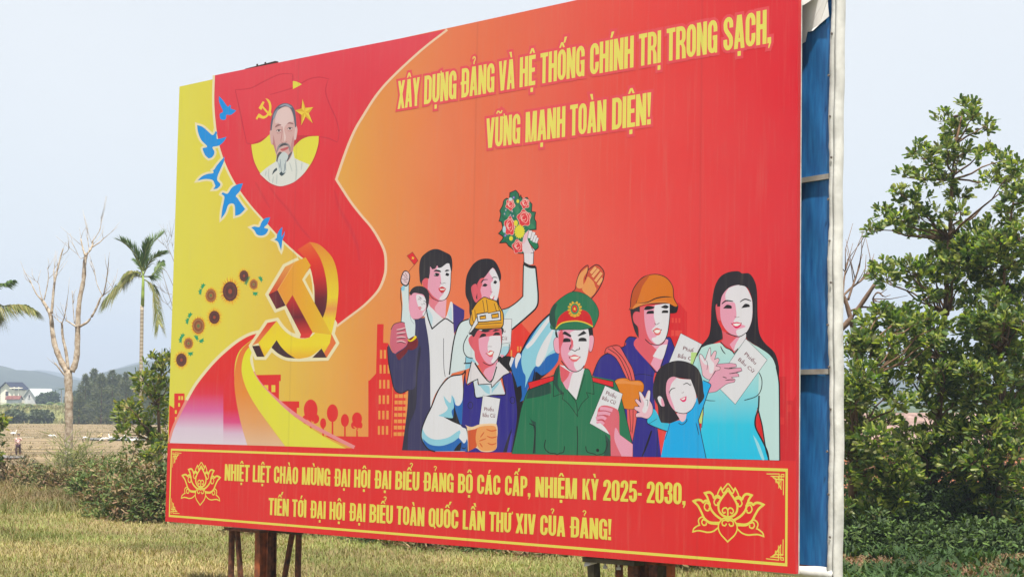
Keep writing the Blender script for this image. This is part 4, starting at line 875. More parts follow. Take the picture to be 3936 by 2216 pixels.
a.poly('H', MID, "722,330 735,255 785,195 850,176 905,190 942,260 953,330 947,430 912,510 862,542 810,532 760,492 728,425"); a.poly('H', LT, "785,196* 850,176 905,190 943,262 953,330 946,430 910,512 855,542 838,500 905,470 820,440 838,400 832,325 820,300 768,290 760,240"); a.line('H', BLK, "765,518 810,534 862,544 908,515", 7, taper=True)
a.poly('H', HAIR, "722,330* 735,255 785,195 848,174* 850,150 720,200 700,330*"); a.poly('H', HAIR, "860,182* 878,180 920,200 950,280 953,360* 975,360 970,150 870,140*")
a.line('H', BLK, "733,312 765,288 815,293", 10, taper=True); a.line('H', BLK, "864,297 900,277 944,290", 9, taper=True); a.poly('H', BLK, "743,343* 770,317 802,325 804,344*"); a.poly('H', BLK, "873,341* 900,310 930,317 934,332*"); a.line('H', (130, 90, 100), "824,400 840,407 860,402", 3)
a.poly('H', (224, 40, 96), "802,452* 840,440 877,450* 862,475 832,484"); a.poly('H', (244, 242, 242), "812,455* 840,449 870,453* 848,468 828,468"); a.line('H', BLK, "800,446 806,458", 3); a.line('H', BLK, "874,444 872,456", 3)
a.line('H', BLK, "725,580 760,622 800,640 822,668* 850,630", 6); a.line('H', BLK, "725,612 740,645 760,668", 7, taper=True)
ballot(a, 'H', "905,558 1058,710 830,1027 718,915 780,740", [('Phiếu', (893, 672), (78, 72), (16, -19)), ('Bầu Cử', (848, 712), (108, 92), (16, -19))])
HN = "690,742* 790,735 835,742* 838,757* 780,770 870,767* 877,787* 830,800 850,810 855,827* 800,835 827,850 822,868* 770,880 720,915 690,935 635,944* 640,870 690,790"
a.px([R('H', *z) for z in grow(smooth_pts(parse(HN), True), 3)], BLK); a.poly('H', (228, 164, 190), HN)
for t in ("750,768 790,772 840,766", "785,808 820,804 870,792", "760,856 790,852 822,852", "740,830 770,840"): a.line('H', BLK, t, 6, taper=True)
# --- girl
e = Print('girl_print', 10, 'printed girl in a bright blue dress with both arms raised')
CY = (20, 174, 240)
e.poly('H', (70, 192, 230), "250,1060 300,1150* 362,1165* 345,1220* 270,1192 203,1160* 205,1120"); e.poly('H', CY, "358,1165* 430,1140 460,1150 490,1080* 555,980 600,855* 655,885* 645,925 605,1040 567,1140* 592,1260 622,1412* 298,1404* 330,1250"); e.line('H', BLK, "205,1118 203,1162 270,1193 345,1220", 5); e.line('H', BLK, "362,1165 345,1230 325,1280", 3); e.line('H', BLK, "600,855 655,885 640,930 603,1040 567,1140* 590,1260 622,1412", 5); e.line('H', BLK, "215,1165 270,1130", 3); e.line('H', BLK, "550,1160 560,1200 570,1245", 5, taper=True)
e.line('H', BLK, "425,1160 450,1172 480,1150 485,1130", 5); e.poly('H', (236, 198, 214), "410,1090* 482,1080* 476,1130 450,1152 425,1125")
e.poly('H', HAIR, "240,940 252,850 282,780 340,735 420,715 500,730 560,770 592,840 602,930 607,980 570,1032* 552,960 510,848* 430,838 380,830 345,860 335,930 350,1000 400,1080* 432,1130* 370,1160 300,1157* 282,1110 277,1040 257,1000")
e.poly('H', LT, "335,920 345,858 385,830 440,845 512,850* 548,950 547,1010 520,1060 470,1092 410,1082 368,1030 342,970"); e.poly('H', MID, "335,920 345,858 385,830 412,838* 375,880 362,950 395,1050 400,1078* 365,1030 342,970"); e.line('H', BLK, "385,1062 410,1082 470,1092 520,1062 548,1010", 5, taper=True)
e.poly('H', LT, "275,985 290,968 310,985 325,1037 298,1035"); e.poly('H', MID, "300,985 312,990 325,1037 305,1035")
e.line('H', BLK, "358,945 375,918 402,911", 6, taper=True); e.line('H', BLK, "458,887 485,876 508,892", 6, taper=True)
for t in ("352,938 366,936", "354,952 366,946", "505,888 512,876", "508,894 518,884"): e.line('H', BLK, t, 2.5, sub=1)
e.poly('H', (226, 56, 120), "433,990* 458,978 482,968* 478,1000 456,1010"); e.poly('H', (244, 242, 242), "442,990* 474,976* 468,992 455,996"); e.line('H', (130, 100, 110), "445,942 455,945 462,936", 2.5)
HL = "143,948 155,940 185,985* 205,932 222,935 218,1000* 238,1040 236,1090 205,1127 160,1118 122,1117* 122,1095 150,1085* 113,1062 115,1045 150,1045* 117,1003 127,990 160,1020*"
HR = "573,683 590,674 615,715* 640,640 652,627 655,690* 680,650 694,658 680,710* 705,698 714,715 690,755* 720,762 715,780 685,787* 660,830 640,850 600,822 592,780"
for t in (HL, HR): e.px([R('H', *z) for z in grow(smooth_pts(parse(t), True), 3)], BLK); e.poly('H', (234, 192, 208), t)
e.poly('H', LT, "145,948 155,942 185,990 210,940 222,937 216,1000 205,1060 185,1090 165,1070 180,1020"); e.poly('H', LT, "575,683 590,676 615,720 640,645 652,630 652,700 680,740 670,800 645,800 640,750 610,740"); e.line('H', BLK, "190,995 205,1000 200,1040", 3); e.line('H', BLK, "625,715 632,740 628,780", 3)
# --- border, corner ornaments and lotus emblems of the lower panel
b_ = Print('border_print', 1)
u0, v0 = board(*R('K', 72, 657)); u1, v1 = board(*R('L', 1940, 237)); v1 = board(*R('K', 98, 62))[1]; u1 -= .012
for q_ in ((u0 - .012, v0 - .014, u1 + .012, v0 + .014), (u0 - .012, v1 - .014, u1 + .012, v1 + .014), (u0 - .012, v0, u0 + .014, v1), (u1 - .014, v0, u1 + .012, v1)):
    b_.uvp([(q_[0], q_[1]), (q_[2], q_[1]), (q_[2], q_[3]), (q_[0], q_[3])], ink(YEL))
ORN = [("1748,280 1862,280 1862,350", 8), ("1900,470 1900,328 1832,328 1832,360", 8), ("1785,300 1905,304", 7), ("1832,330 1905,335", 7), ("1862,290 1858,410", 7), ("1880,284 1878,420", 7), ("1805,308 1830,330 1845,350 1862,385 1882,420", 9), ("1880,284 1905,284 1905,306 1880,306 1880,284", 7), ("1832,360 1860,350", 6)]
cu, cv = u1 - .06, v1 - .06
for sx in (0, 1):
    for sy in (0, 1):
        w_ = Print('corner_ornament_print', 1)
        mu = lambda z: (u0 + u1 - z[0] if sx else z[0], v0 + v1 - z[1] if sy else z[1])
        for t, lw in ORN:
            w_.strip([mu(board(*R('L', z[0], z[1]))) for z in parse(t)], lw * .427 / 362, YEL, space='uv')
        for t in ("1790,302 1862,304 1862,330 1835,330", "1880,330 1862,360 1880,418"): w_.uvp([mu(board(*R('L', z[0], z[1]))) for z in parse(t)], ink(YEL))
        w_.uvp([mu(board(*R('L', z[0], z[1]))) for z in parse("1815,308 1852,309 1852,322 1838,322")], ink(RED))
        w_.uvp([mu(board(*R('L', z[0], z[1]))) for z in parse("1876,345 1868,362 1876,400")], ink(RED))
LOT = ["1400,425* 1350,490 1318,550 1320,610 1350,650 1400,672", "1400,607* 1385,585 1360,590 1350,612 1362,632 1380,622", "1400,607* 1398,640 1400,670", "1305,468* 1318,435 1338,402* 1352,425* 1375,395 1400,365", "1338,402* 1362,452 1400,405", "1340,505* 1318,480 1295,480 1275,495 1262,465 1235,445 1192,453* 1215,490 1230,540 1250,600 1290,650 1345,690",
       "1340,505* 1300,492 1275,530 1290,560 1310,555 1308,535", "1240,560* 1225,525 1195,522 1178,535 1160,518 1130,513 1090,525* 1130,565 1160,620 1190,680 1240,716 1320,720", "1240,560* 1205,540 1188,575 1202,605 1228,608 1232,585", "1310,765* 1270,795 1220,805 1170,795 1130,790 1085,800* 1095,770 1130,745 1145,740* 1135,700 1150,675 1180,668 1205,700 1240,724 1310,732",
       "1205,702* 1178,690 1165,715 1180,740 1205,735 1205,715", "1400,688* 1360,680 1322,720 1315,770 1335,820 1375,865 1400,893", "1400,705* 1378,695 1352,705 1350,735 1375,745 1388,725"]
for side in (0, 1):
    l = Print('lotus_emblem_print', 1)
    uc = board(*R('L', 1400, 600))[0]; vc = board(*R('L', 1400, 628))[1]
    tu, tv = (uc, vc) if side else (board(*R('K', 355, 370))[0], board(*R('K', 355, 368))[1])
    for i, t in enumerate(LOT):
        lw = (20 if i in (0, 5, 7) else 13) * .427 / 362
        for mir in (1, -1):
            Q = []
            for z in smooth_pts(parse(t), False, 5):
                uq, vq = board(*R('L', *z)); Q.append((tu + mir * (uq - uc), tv + vq - vc))
            l.strip(Q, lw, YEL, space='uv')
# --- lettering
TY = (236, 226, 118); PK = (232, 88, 96)
def textline(name, words, base_pts, cap_pts, col, outline, label):
    P = Print(name, 11, label)
    def fit(pts):
        B = [board(*R(*p)) for p in pts]; A = np.polyfit([b[0] for b in B], [b[1] for b in B], 1); return lambda u: A[0] * u + A[1]
    fb, fc = fit(base_pts), fit(cap_pts)
    for pas in ((1, 0) if outline else (0,)):
        for txt, l_, r_ in words:
            word(P, txt, board(*R(*l_))[0], board(*R(*r_))[0], fb, fc, PK if pas else col, 0.031 if pas else 0)
textline('slogan_lettering', [('XÂY', ('M', 76, 965), ('M', 303, 780)), ('DỰNG', ('M', 349, 915), ('M', 681, 862)), ('ĐẢNG', ('M', 735, 850), ('M', 1073, 795)), ('VÀ', ('M', 1124, 480), ('M', 1283, 752)), ('HỆ', ('M', 1335, 745), ('M', 1497, 718)), ('THỐNG', ('M', 1552, 390), ('M', 2004, 630)),
   ('CHÍNH', ('N', 74, 775), ('N', 524, 697)), ('TRỊ', ('N', 582, 370), ('N', 806, 650)), ('TRONG', ('N', 868, 300), ('N', 1388, 545)), ('SẠCH,', ('N', 1452, 530), ('N', 1945, 452))],
   [('M', 77, 965), ('M', 349, 917), ('M', 905, 818), ('M', 1333, 745), ('M', 1815, 660), ('N', 172, 760), ('N', 665, 670), ('N', 1170, 582), ('N', 1793, 467)], [('M', 85, 675), ('M', 350, 625), ('M', 910, 522), ('M', 1340, 432), ('M', 1820, 345), ('N', 176, 440), ('N', 775, 320), ('N', 1175, 240), ('N', 1895, 98)], TY, True, 'yellow upper slogan line with pink outline')
textline('slogan_lettering', [('VỮNG', ('M', 992, 1200), ('M', 1340, 1318)), ('MẠNH', ('M', 1395, 1312), ('M', 1805, 1252)), ('TOÀN', ('M', 1858, 930), ('N', 241, 1352)), ('DIỆN!', ('N', 302, 1340), ('N', 703, 1283))],
   [('M', 1008, 1368), ('M', 1395, 1310), ('M', 1880, 1240), ('N', 300, 1342), ('N', 665, 1287)], [('M', 992, 1065), ('M', 1400, 1000), ('M', 1860, 925), ('N', 150, 1040), ('N', 305, 1018), ('N', 700, 955)], TY, True, 'yellow lower slogan line with pink outline')
textline('greeting_lettering', [('NHIỆT', ('K', 570, 337), ('K', 795, 260)), ('LIỆT', ('K', 823, 350), ('K', 985, 260)), ('CHÀO', ('K', 1013, 360), ('K', 1230, 372)), ('MỪNG', ('K', 1265, 372), ('K', 1520, 388)), ('ĐẠI', ('K', 1562, 390), ('K', 1698, 398)), ('HỘI', ('K', 1735, 402), ('K', 1880, 408)), ('ĐẠI', ('K', 1925, 412), ('K', 2068, 420)), ('BIỂU', ('K', 2106, 422), ('K', 2322, 432)),
   ('ĐẢNG', ('O', 456, 368), ('O', 680, 378)), ('BỘ', ('O', 714, 380), ('O', 826, 387)), ('CÁC', ('O', 860, 390), ('O', 1036, 400)), ('CẤP,', ('O', 1072, 402), ('O', 1266, 410)), ('NHIỆM', ('O', 1304, 413), ('O', 1620, 425)), ('KỲ', ('O', 1662, 430), ('O', 1786, 350)), ('2025-', ('O', 1820, 440), ('O', 2113, 450)), ('2030,', ('O', 2152, 455), ('O', 2448, 467))],
   [('K', 570, 337), ('K', 1265, 374), ('K', 1735, 402), ('K', 2107, 422), ('O', 455, 368), ('O', 1305, 412), ('O', 1662, 430), ('O', 2155, 455)], [('K', 572, 187), ('K', 1265, 222), ('K', 1738, 240), ('K', 2112, 255), ('O', 455, 225), ('O', 1305, 258), ('O', 1665, 270), ('O', 2070, 288)], YEL, False, 'upper yellow line of the greeting on the lower panel')
textline('greeting_lettering', [('TIẾN', ('K', 968, 500), ('K', 1146, 660)), ('TỚI', ('K', 1180, 520), ('K', 1304, 670)), ('ĐẠI', ('K', 1346, 675), ('K', 1478, 683)), ('HỘI', ('K', 1513, 688), ('K', 1652, 700)), ('ĐẠI', ('K', 1697, 702), ('K', 1836, 715)), ('BIỂU', ('K', 1873, 718), ('K', 2083, 735)), ('TOÀN', ('K', 2120, 580), ('K', 2367, 753)),
   ('QUỐC', ('O', 490, 640), ('O', 716, 657)), ('LẦN', ('O', 750, 660), ('O', 918, 670)), ('THỨ', ('O', 953, 530), ('O', 1118, 688)), ('XIV', ('O', 1153, 690), ('O', 1307, 560)), ('CỦA', ('O', 1340, 705), ('O', 1531, 715)), ('ĐẢNG!', ('O', 1574, 717), ('O', 1882, 738))],
   [('K', 1010, 648), ('K', 1338, 675), ('K', 1690, 703), ('K', 2145, 738), ('O', 752, 660), ('O', 1220, 692), ('O', 1568, 717), ('O', 1862, 738)], [('K', 968, 492), ('K', 1340, 517), ('K', 1690, 542), ('K', 2120, 568), ('O', 752, 512), ('O', 1220, 543), ('O', 1570, 560), ('O', 1880, 578)], YEL, False, 'lower yellow line of the greeting on the lower panel')
# ------------------------------------------------------------------ terrain
def sstep(a, b, x):
    t = np.clip((x - a) / (b - a), 0, 1); return t * t * (3 - 2 * t)
def vnoise(x, y, s, seed=0):
    """cheap smooth noise on arrays"""
    x = np.asarray(x, float) / s + seed * 17.3; y = np.asarray(y, float) / s + seed * 9.1
    return (np.sin(x * 1.7 + 1.3 * np.sin(y * .9 + seed)) + np.sin(y * 2.1 + 1.1 * np.sin(x * 1.3 + 2 * seed)) + np.sin((x + y) * 1.1 + seed * 3.1)) / 3
FIELD = -1.1
def ground_z(x, y):
    x = np.asarray(x, float); y = np.asarray(y, float)
    edge = 56 + 3 * vnoise(x, y * 0, 9, 1) + 30 * sstep(6, 12, x)
    z = FIELD * sstep(edge - 4, edge + 8, y) + .07 * vnoise(x, y, 3.1, 2) * (1 - sstep(50, 70, y)) + .05 * vnoise(x, y, 11, 3)
    dike = np.exp(-((y - 272) / 9.0) ** 2) * 2.5 * (1 - .75 * sstep(-66, -58, x))
    far = sstep(300, 420, y) * 1.6
    return z + dike * (y > 200) + far
ys = np.concatenate([np.arange(-30, 18, 4), np.arange(18, 64, .4), np.arange(64, 120, 1.5), np.arange(120, 300, 2.5), np.geomspace(300, 6000, 40)])
NX = 220
tt = np.linspace(-1, 1, NX)
gx = []; gy = []
for y in ys:
    hw_ = max(26, y * .62) if y < 300 else y * .62 + (y - 300) * 2.2
    gx.append(tt * hw_); gy.append(np.full(NX, y))
GX, GY_ = np.array(gx), np.array(gy); GZ = ground_z(GX, GY_)
V = np.stack([GX.ravel(), GY_.ravel(), GZ.ravel()], 1)
ii = np.arange(len(ys) - 1)[:, None] * NX + np.arange(NX - 1)[None]
F_ = np.stack([ii, ii + 1, ii + NX + 1, ii + NX], -1).reshape(-1, 4)
gm, nt, b = newmat('dry_grass_ground')
geo = nt.nodes.new('ShaderNodeNewGeometry'); sp = nt.nodes.new('ShaderNodeSeparateXYZ'); nt.links.new(geo.outputs['Position'], sp.inputs[0])
def nz(scale, det=5, rough=.6, vec=None):
    n = nt.nodes.new('ShaderNodeTexNoise'); n.inputs['Scale'].default_value = scale; n.inputs['Detail'].default_value = det; n.inputs['Roughness'].default_value = rough
    nt.links.new(vec or geo.outputs['Position'], n.inputs['Vector']); return n.outputs[0]
def ramp(src, *st):
    r = nt.nodes.new('ShaderNodeValToRGB'); nt.links.new(src, r.inputs[0])
    while len(r.color_ramp.elements) < len(st): r.color_ramp.elements.new(.5)
    for e_, (p_, c_) in zip(r.color_ramp.elements, st): e_.position = p_; e_.color = (*c_, 1)
    return r.outputs[0]
def mixc(f_, a_, b2):
    m_ = nt.nodes.new('ShaderNodeMix'); m_.data_type = 'RGBA'
    nt.links.new(f_, m_.inputs[0]); nt.links.new(a_, m_.inputs[6]); nt.links.new(b2, m_.inputs[7]); return m_.outputs[2]
def mapr(src, a_, b2, c_=0, d_=1):
    m_ = nt.nodes.new('ShaderNodeMapRange'); m_.inputs[1].default_value = a_; m_.inputs[2].default_value = b2; m_.inputs[3].default_value = c_; m_.inputs[4].default_value = d_
    nt.links.new(src, m_.inputs[0]); return m_.outputs[0]
near = mixc(mapr(nz(.35, 4), .45, .62), ramp(nz(1.3, 7, .7), (.3, (.11, .085, .04)), (.5, (.21, .165, .08)), (.7, (.15, .145, .055))), ramp(nz(5, 6), (.35, (.10, .12, .03)), (.65, (.17, .19, .055))))
mpf = nt.nodes.new('ShaderNodeMapping'); mpf.inputs['Scale'].default_value = (.05, .32, 1); nt.links.new(geo.outputs['Position'], mpf.inputs[0])
field = mixc(mapr(nz(1, 6, .65, mpf.outputs[0]), .46, .58), ramp(nz(.9, 8, .78), (.30, (.11, .08, .05)), (.5, (.23, .17, .10)), (.66, (.34, .27, .155))), ramp(nz(.7, 7, .75), (.3, (.075, .055, .033)), (.7, (.15, .12, .06))))
dikec = ramp(nz(.5, 6, .7), (.3, (.10, .11, .045)), (.6, (.20, .20, .08)), (.75, (.27, .23, .11)))
farc = ramp(nz(.02, 6, .7), (.3, (.045, .07, .03)), (.7, (.08, .10, .045)))
c1 = mixc(mapr(sp.outputs[1], 56, 68), near, field); c2 = mixc(mapr(sp.outputs[1], 252, 262), c1, dikec); c3 = mixc(mapr(sp.outputs[1], 285, 330), c2, farc)
nt.links.new(c3, b.inputs['Base Color']); b.inputs['Roughness'].default_value = .95; b.inputs['Specular IOR Level'].default_value = .1
bp = nt.nodes.new('ShaderNodeBump'); bp.inputs['Strength'].default_value = .8; bp.inputs['Distance'].default_value = .1
nt.links.new(nz(3.5, 8, .75), bp.inputs['Height']); nt.links.new(bp.outputs[0], b.inputs['Normal'])
tag(link('ground', npmesh('ground', V, F_, gm, smooth=True)), kind='structure')
def gz(x, y): return float(ground_z(x, y))
def pix_ground(x, y, lo=20, hi=900):
    """where the ray of photo pixel (x, y) meets the ground"""
    d = pixdir(x, y); Y = lo
    while Y < hi:
        p = Vector((0, 0, CAM_H)) + d * (Y / d.y)
        if p.z <= gz(p.x, p.y): return p
        Y += .25 if Y < 60 else 1
    return Vector((0, 0, CAM_H)) + d * (hi / d.y)

# flooded strips of the paddy
wm, nt, b = newmat('still_water'); b.inputs['Base Color'].default_value = (.13, .12, .10, 1); b.inputs['Roughness'].default_value = .38; b.inputs['Specular IOR Level'].default_value = .25
n_ = nt.nodes.new('ShaderNodeTexNoise'); n_.inputs['Scale'].default_value = 1.2; bp = nt.nodes.new('ShaderNodeBump'); bp.inputs['Strength'].default_value = .12
nt.links.new(n_.outputs[0], bp.inputs['Height']); nt.links.new(bp.outputs[0], b.inputs['Normal'])
def pond(name, x0, x1, yn, yf, seed):
    P_ = []; rd = random.Random(seed)
    for k in range(36):
        a = 2 * PI * k / 36; sx, sy = math.cos(a), math.sin(a)
        q = abs(sx) ** .5 * (1 if sx > 0 else -1), abs(sy) ** .7 * (1 if sy > 0 else -1)
        P_.append(((x0 + x1) / 2 + q[0] * (x1 - x0) / 2 * rd.uniform(.9, 1.05), (yn + yf) / 2 + q[1] * (yf - yn) / 2 * rd.uniform(.75, 1.1), FIELD + .12))
    me = bpy.data.meshes.new(name); me.from_pydata(P_, [], [tuple(range(36))]); me.materials.append(wm)
    tag(link(name, me), kind='structure')
pond('flooded_paddy_water', -41, -17.5, 152, 167, 1); pond('ditch_water', -44, -31.4, 102, 110, 2)

# ------------------------------------------------------------------ distant hills (real ridges of ground, far away)
def hills(name, Y, prof, depth, seed):
    """ridge whose skyline passes through the photo pixels of prof"""
    xs = np.linspace(prof[0][0], prof[-1][0], 160); hs = np.interp(xs, [p[0] for p in prof], [p[1] for p in prof])
    pts = [pix(x, h_, Y) for x, h_ in zip(xs, hs)]; rows = 14; Vv = []
    for k in range(rows):
        t = k / (rows - 1)
        for i, p in enumerate(pts):
            zz = 0 + (p.z + 6) * math.sin(t * PI / 2) ** .9 - 6
            y_ = Y - depth * (1 - t)
            zz += 3.2 * float(vnoise(p.x, y_, 45, seed)) * t + 1.6 * float(vnoise(p.x, y_, 13, seed + 1)) * t
            Vv.append((p.x * (y_ / Y) ** .3, y_, zz))
    for i, p in enumerate(pts): Vv.append((p.x, Y + depth * .6, -8))
    rows += 1; n = len(pts); ff = []
    for k in range(rows - 1):
        for i in range(n - 1): ff.append((k * n + i, k * n + i + 1, (k + 1) * n + i + 1, (k + 1) * n + i))
    me = bpy.data.meshes.new(name); me.from_pydata(Vv, [], ff)
    hm, nt_, b_2 = newmat('wooded_hill')
    g_ = nt_.nodes.new('ShaderNodeNewGeometry'); n1 = nt_.nodes.new('ShaderNodeTexNoise'); n1.inputs['Scale'].default_value = .03; n1.inputs['Detail'].default_value = 8; n1.inputs['Roughness'].default_value = .75
    nt_.links.new(g_.outputs['Position'], n1.inputs['Vector'])
    mp_ = nt_.nodes.new('ShaderNodeMapping'); mp_.inputs['Scale'].default_value = (.006, .006, .06); nt_.links.new(g_.outputs['Position'], mp_.inputs[0])
    n2_ = nt_.nodes.new('ShaderNodeTexNoise'); n2_.inputs['Scale'].default_value = 1; n2_.inputs['Detail'].default_value = 4; nt_.links.new(mp_.outputs[0], n2_.inputs['Vector'])
    r1 = nt_.nodes.new('ShaderNodeValToRGB'); r1.color_ramp.elements[0].color = (.016, .027, .018, 1); r1.color_ramp.elements[1].color = (.055, .07, .04, 1); r1.color_ramp.elements[0].position = .35; r1.color_ramp.elements[1].position = .65
    nt_.links.new(n1.outputs[0], r1.inputs[0])
    r2 = nt_.nodes.new('ShaderNodeValToRGB'); r2.color_ramp.elements[0].position = .6; r2.color_ramp.elements[1].position = .66; nt_.links.new(n2_.outputs[0], r2.inputs[0])
    mx_ = nt_.nodes.new('ShaderNodeMix'); mx_.data_type = 'RGBA'; nt_.links.new(r2.outputs[0], mx_.inputs[0]); nt_.links.new(r1.outputs[0], mx_.inputs[6]); mx_.inputs[7].default_value = (.30, .17, .09, 1)
    nt_.links.new(mx_.outputs[2], b_2.inputs['Base Color']); b_2.inputs['Roughness'].default_value = 1; b_2.inputs['Specular IOR Level'].default_value = 0
    me.materials.append(hm); me.polygons.foreach_set('use_smooth', [True] * len(me.polygons))
    tag(link(name, me), kind='structure')
DX = lambda x: x * 800 / 1160
DYy = lambda y: 800 + y * 800 / 1160
hills('hills', 1500, [(DX(a), DYy(c)) for a, c in ((-700, 860), (-300, 880), (0, 880), (60, 890), (140, 915), (200, 905), (300, 930), (380, 950), (460, 965), (560, 985), (640, 965), (700, 915), (740, 895), (800, 880), (900, 850), (960, 835), (1300, 800), (2500, 860), (4200, 950), (5600, 960))], 380, 4)
hills('far_hills', 2600, [(DX(a), DYy(c)) for a, c in ((-1200, 900), (-200, 900), (150, 925), (200, 903), (260, 908), (340, 925), (520, 970), (620, 960), (740, 880), (1000, 815), (1500, 790), (3500, 940), (6000, 950))], 500, 8)

# ------------------------------------------------------------------ the billboard
ctr = bw(BW / 2, 0)
bb = empty('billboard', (ctr.x, ctr.y, 0), 'large red and yellow propaganda billboard with slogans and printed people on rusty steel legs', 'billboard')
def lp(v): return Vector(v) - bb.location
red_edge = ink((226, 70, 74))
m = MB(); T = .05
c8 = [lp(bw(u, v, o_)) for u in (0, BW) for v in (0, BH) for o_ in (-.002, -T)]
m.add(c8, [(0, 1, 3, 2), (4, 6, 7, 5), (0, 4, 5, 1), (2, 3, 7, 6), (1, 5, 7, 3), (0, 2, 6, 4)])
bk = m.build('backing_panel', red_edge, bb)
mm_ = MB(); mm_.add([lp(bw(u, v, -T + o_)) for u in (BW - .06, BW + .003) for v in (.0, BH) for o_ in (-.014, -.002)], [(0, 1, 3, 2), (4, 6, 7, 5), (0, 4, 5, 1), (2, 3, 7, 6), (1, 5, 7, 3), (0, 2, 6, 4)])
mm_.build('white_hem', pbr('white_vinyl', (.50, .50, .48), .6, .15, .09, 5, .5), bb)
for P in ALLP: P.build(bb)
rust = pbr('rusty_steel', (.17, .062, .03), .85, .25, .1, 14, .6, 0, (.035, .02, .014), 12)
rust2 = pbr('red_lead_steel', (.36, .10, .035), .8, .25, .1, 7, .5, 0, (.07, .032, .02), 12)
old = pbr('mossy_old_steel', (.10, .085, .05), .9, .2, .1, 7, .6, 0, (.035, .03, .022), 9)
galv = pbr('weathered_grey_steel', (.40, .39, .36), .6, .3, .1, 5, .2, .2, (.22, .2, .17), 6)
def leg(u, off, w_, d_, mat, name='leg', lean=0.0, top=0.0):
    a = bw(u, top, off); g_ = bw(u + lean, top, off); g_.z = -.25
    k = MB(); k.bar(lp(a), lp(g_), d_, w_, BU); return k.build(name, mat, bb)
def angle_iron(u0_, v_top, u1_, off, mat, name, s_=.11):
    """an L section: two thin plates at right angles, from the panel's underside down to the ground"""
    a = bw(u0_, v_top, off); g_ = bw(u1_, 0, off); g_.z = -.2
    k = MB(); d = (Vector(g_) - Vector(a)).normalized()
    k.bar(lp(a), lp(g_), .012, s_, BU); k.bar(lp(a) + BU * (s_ / 2 - .006) - BN * (s_ / 2 + .007), lp(g_) + BU * (s_ / 2 - .006) - BN * (s_ / 2 + .007), s_, .012, BU)
    return k.build(name, mat, bb)
def uK(r, x, off=0.0):
    """board u of the thing seen at photo column x just under the lower edge, standing off metres from the board plane"""
    a, b2, s_ = REG[r]; px = a + x * s_; py = 2002 + (px - 635) / (3057.5 - 635) * 202 + 30
    d = pixdir(px, py); o_ = Vector((0, 0, CAM_H)); t = (off - (o_ - BL).dot(BN)) / d.dot(BN)
    return (o_ + d * t - BL).dot(BU)
def h_column(u0_, off, wu, dep, mat, top=-.02, lean=0.0):
    """H section: two flanges parallel to the board joined by a web"""
    k = MB()
    for o_, w2, t2 in ((off, wu, .014), (off - dep, wu, .014)):
        a = bw(u0_, top, o_); g_ = bw(u0_ + lean, 0, o_); g_.z = -.25; k.bar(lp(a), lp(g_), t2, w2, BU)
    a = bw(u0_, top, off - dep / 2); g_ = bw(u0_ + lean, 0, off - dep / 2); g_.z = -.25; k.bar(lp(a), lp(g_), dep - .016, .014, BU)
    return k.build('leg', mat, bb)
def plate(u0_, u1_, v, o0, o1, mat, name, th=.05):
    k = MB(); k.bar(lp(bw(u0_, v, (o0 + o1) / 2)), lp(bw(u1_, v, (o0 + o1) / 2)), th, abs(o1 - o0), BN); return k.build(name, mat, bb)
K_ = lambda x, o_=0.0: uK('K', x, o_)
L_ = lambda x, o_=0.0: uK('L', x, o_)
plate(K_(578, -.04), K_(880, -.04), -.035, -.03, -.2, rust, 'bearing_plate', .035); plate(K_(900, -.3), K_(1245, -.3), -.03, -.26, -.36, old, 'cross_beam', .05)
angle_iron(K_(622, -.1), -.055, K_(612, -.1), -.1, rust, 'leg', .05); angle_iron(K_(676, -.1), -.055, K_(742, -.1), -.09, rust, 'brace', .045)
h_column(K_(868, -.12), -.12, .1, .12, rust2, -.02, -.015); h_column(K_(962, -.36), -.36, .09, .1, rust, -.02)
angle_iron(K_(1165, -.36), -.06, K_(1040, -.36), -.36, rust, 'brace', .045); angle_iron(K_(1212, -.36), -.06, K_(1200, -.36), -.38, rust, 'leg', .05)
plate(L_(95, -.04), L_(560, -.04), -.035, -.03, -.2, old, 'bearing_plate', .05); plate(L_(650, -.3), L_(895, -.3), -.03, -.26, -.36, rust2, 'cross_beam', .05)
angle_iron(L_(165, -.1), -.06, L_(205, -.1), -.1, old, 'brace', .09); leg(L_(420, -.3), -.3, .05, .07, rust2, 'leg'); h_column(L_(545, -.16), -.16, .13, .12, rust, -.02)
angle_iron(L_(795, -.36), -.06, L_(760, -.36), -.36, old, 'brace', .07); angle_iron(L_(860, -.36), -.06, L_(858, -.36), -.38, rust2, 'leg', .06)
for x in (295, 415):
    k = MB(); a_ = bw(L_(x, -.06), 0, -.06); k.bar(lp(a_), lp(a_ - Vector((0, 0, .09))), .02, .02); k.bar(lp(a_ - Vector((0, 0, .09))), lp(a_ - Vector((0, 0, .115))), .045, .045); k.build('bolt', galv, bb)
# torn white scrap of vinyl under the panel
k = MB(); q = [bw(L_(x), v, o_) for x, v, o_ in ((85, -.06, -.05), (160, -.02, -.08), (168, -.07, -.1), (120, -.10, -.04), (88, -.11, -.03))]; k.add([lp(z) for z in q] + [lp(z - BN * .004) for z in q], [(0, 1, 2, 3, 4), (9, 8, 7, 6, 5)] + [(i, (i + 1) % 5, (i + 1) % 5 + 5, i + 5) for i in range(5)]); k.build('torn_vinyl_scrap', pbr('grey_vinyl', (.40, .38, .36), .6, .3, .1, 6), bb)
# frame behind the panel
for v in (.25, 2.0, 4.0, 5.75):
    k = MB(); k.bar(lp(bw(.05, v, -.09)), lp(bw(BW - .12, v, -.09)), .05, .05, BN); k.build('frame_rail', galv, bb)
for u in np.linspace(.2, BW - .3, 8):
    k = MB(); k.bar(lp(bw(u, .05, -.145)), lp(bw(u, 5.95, -.145)), .05, .05, BN); k.build('frame_post', galv, bb)
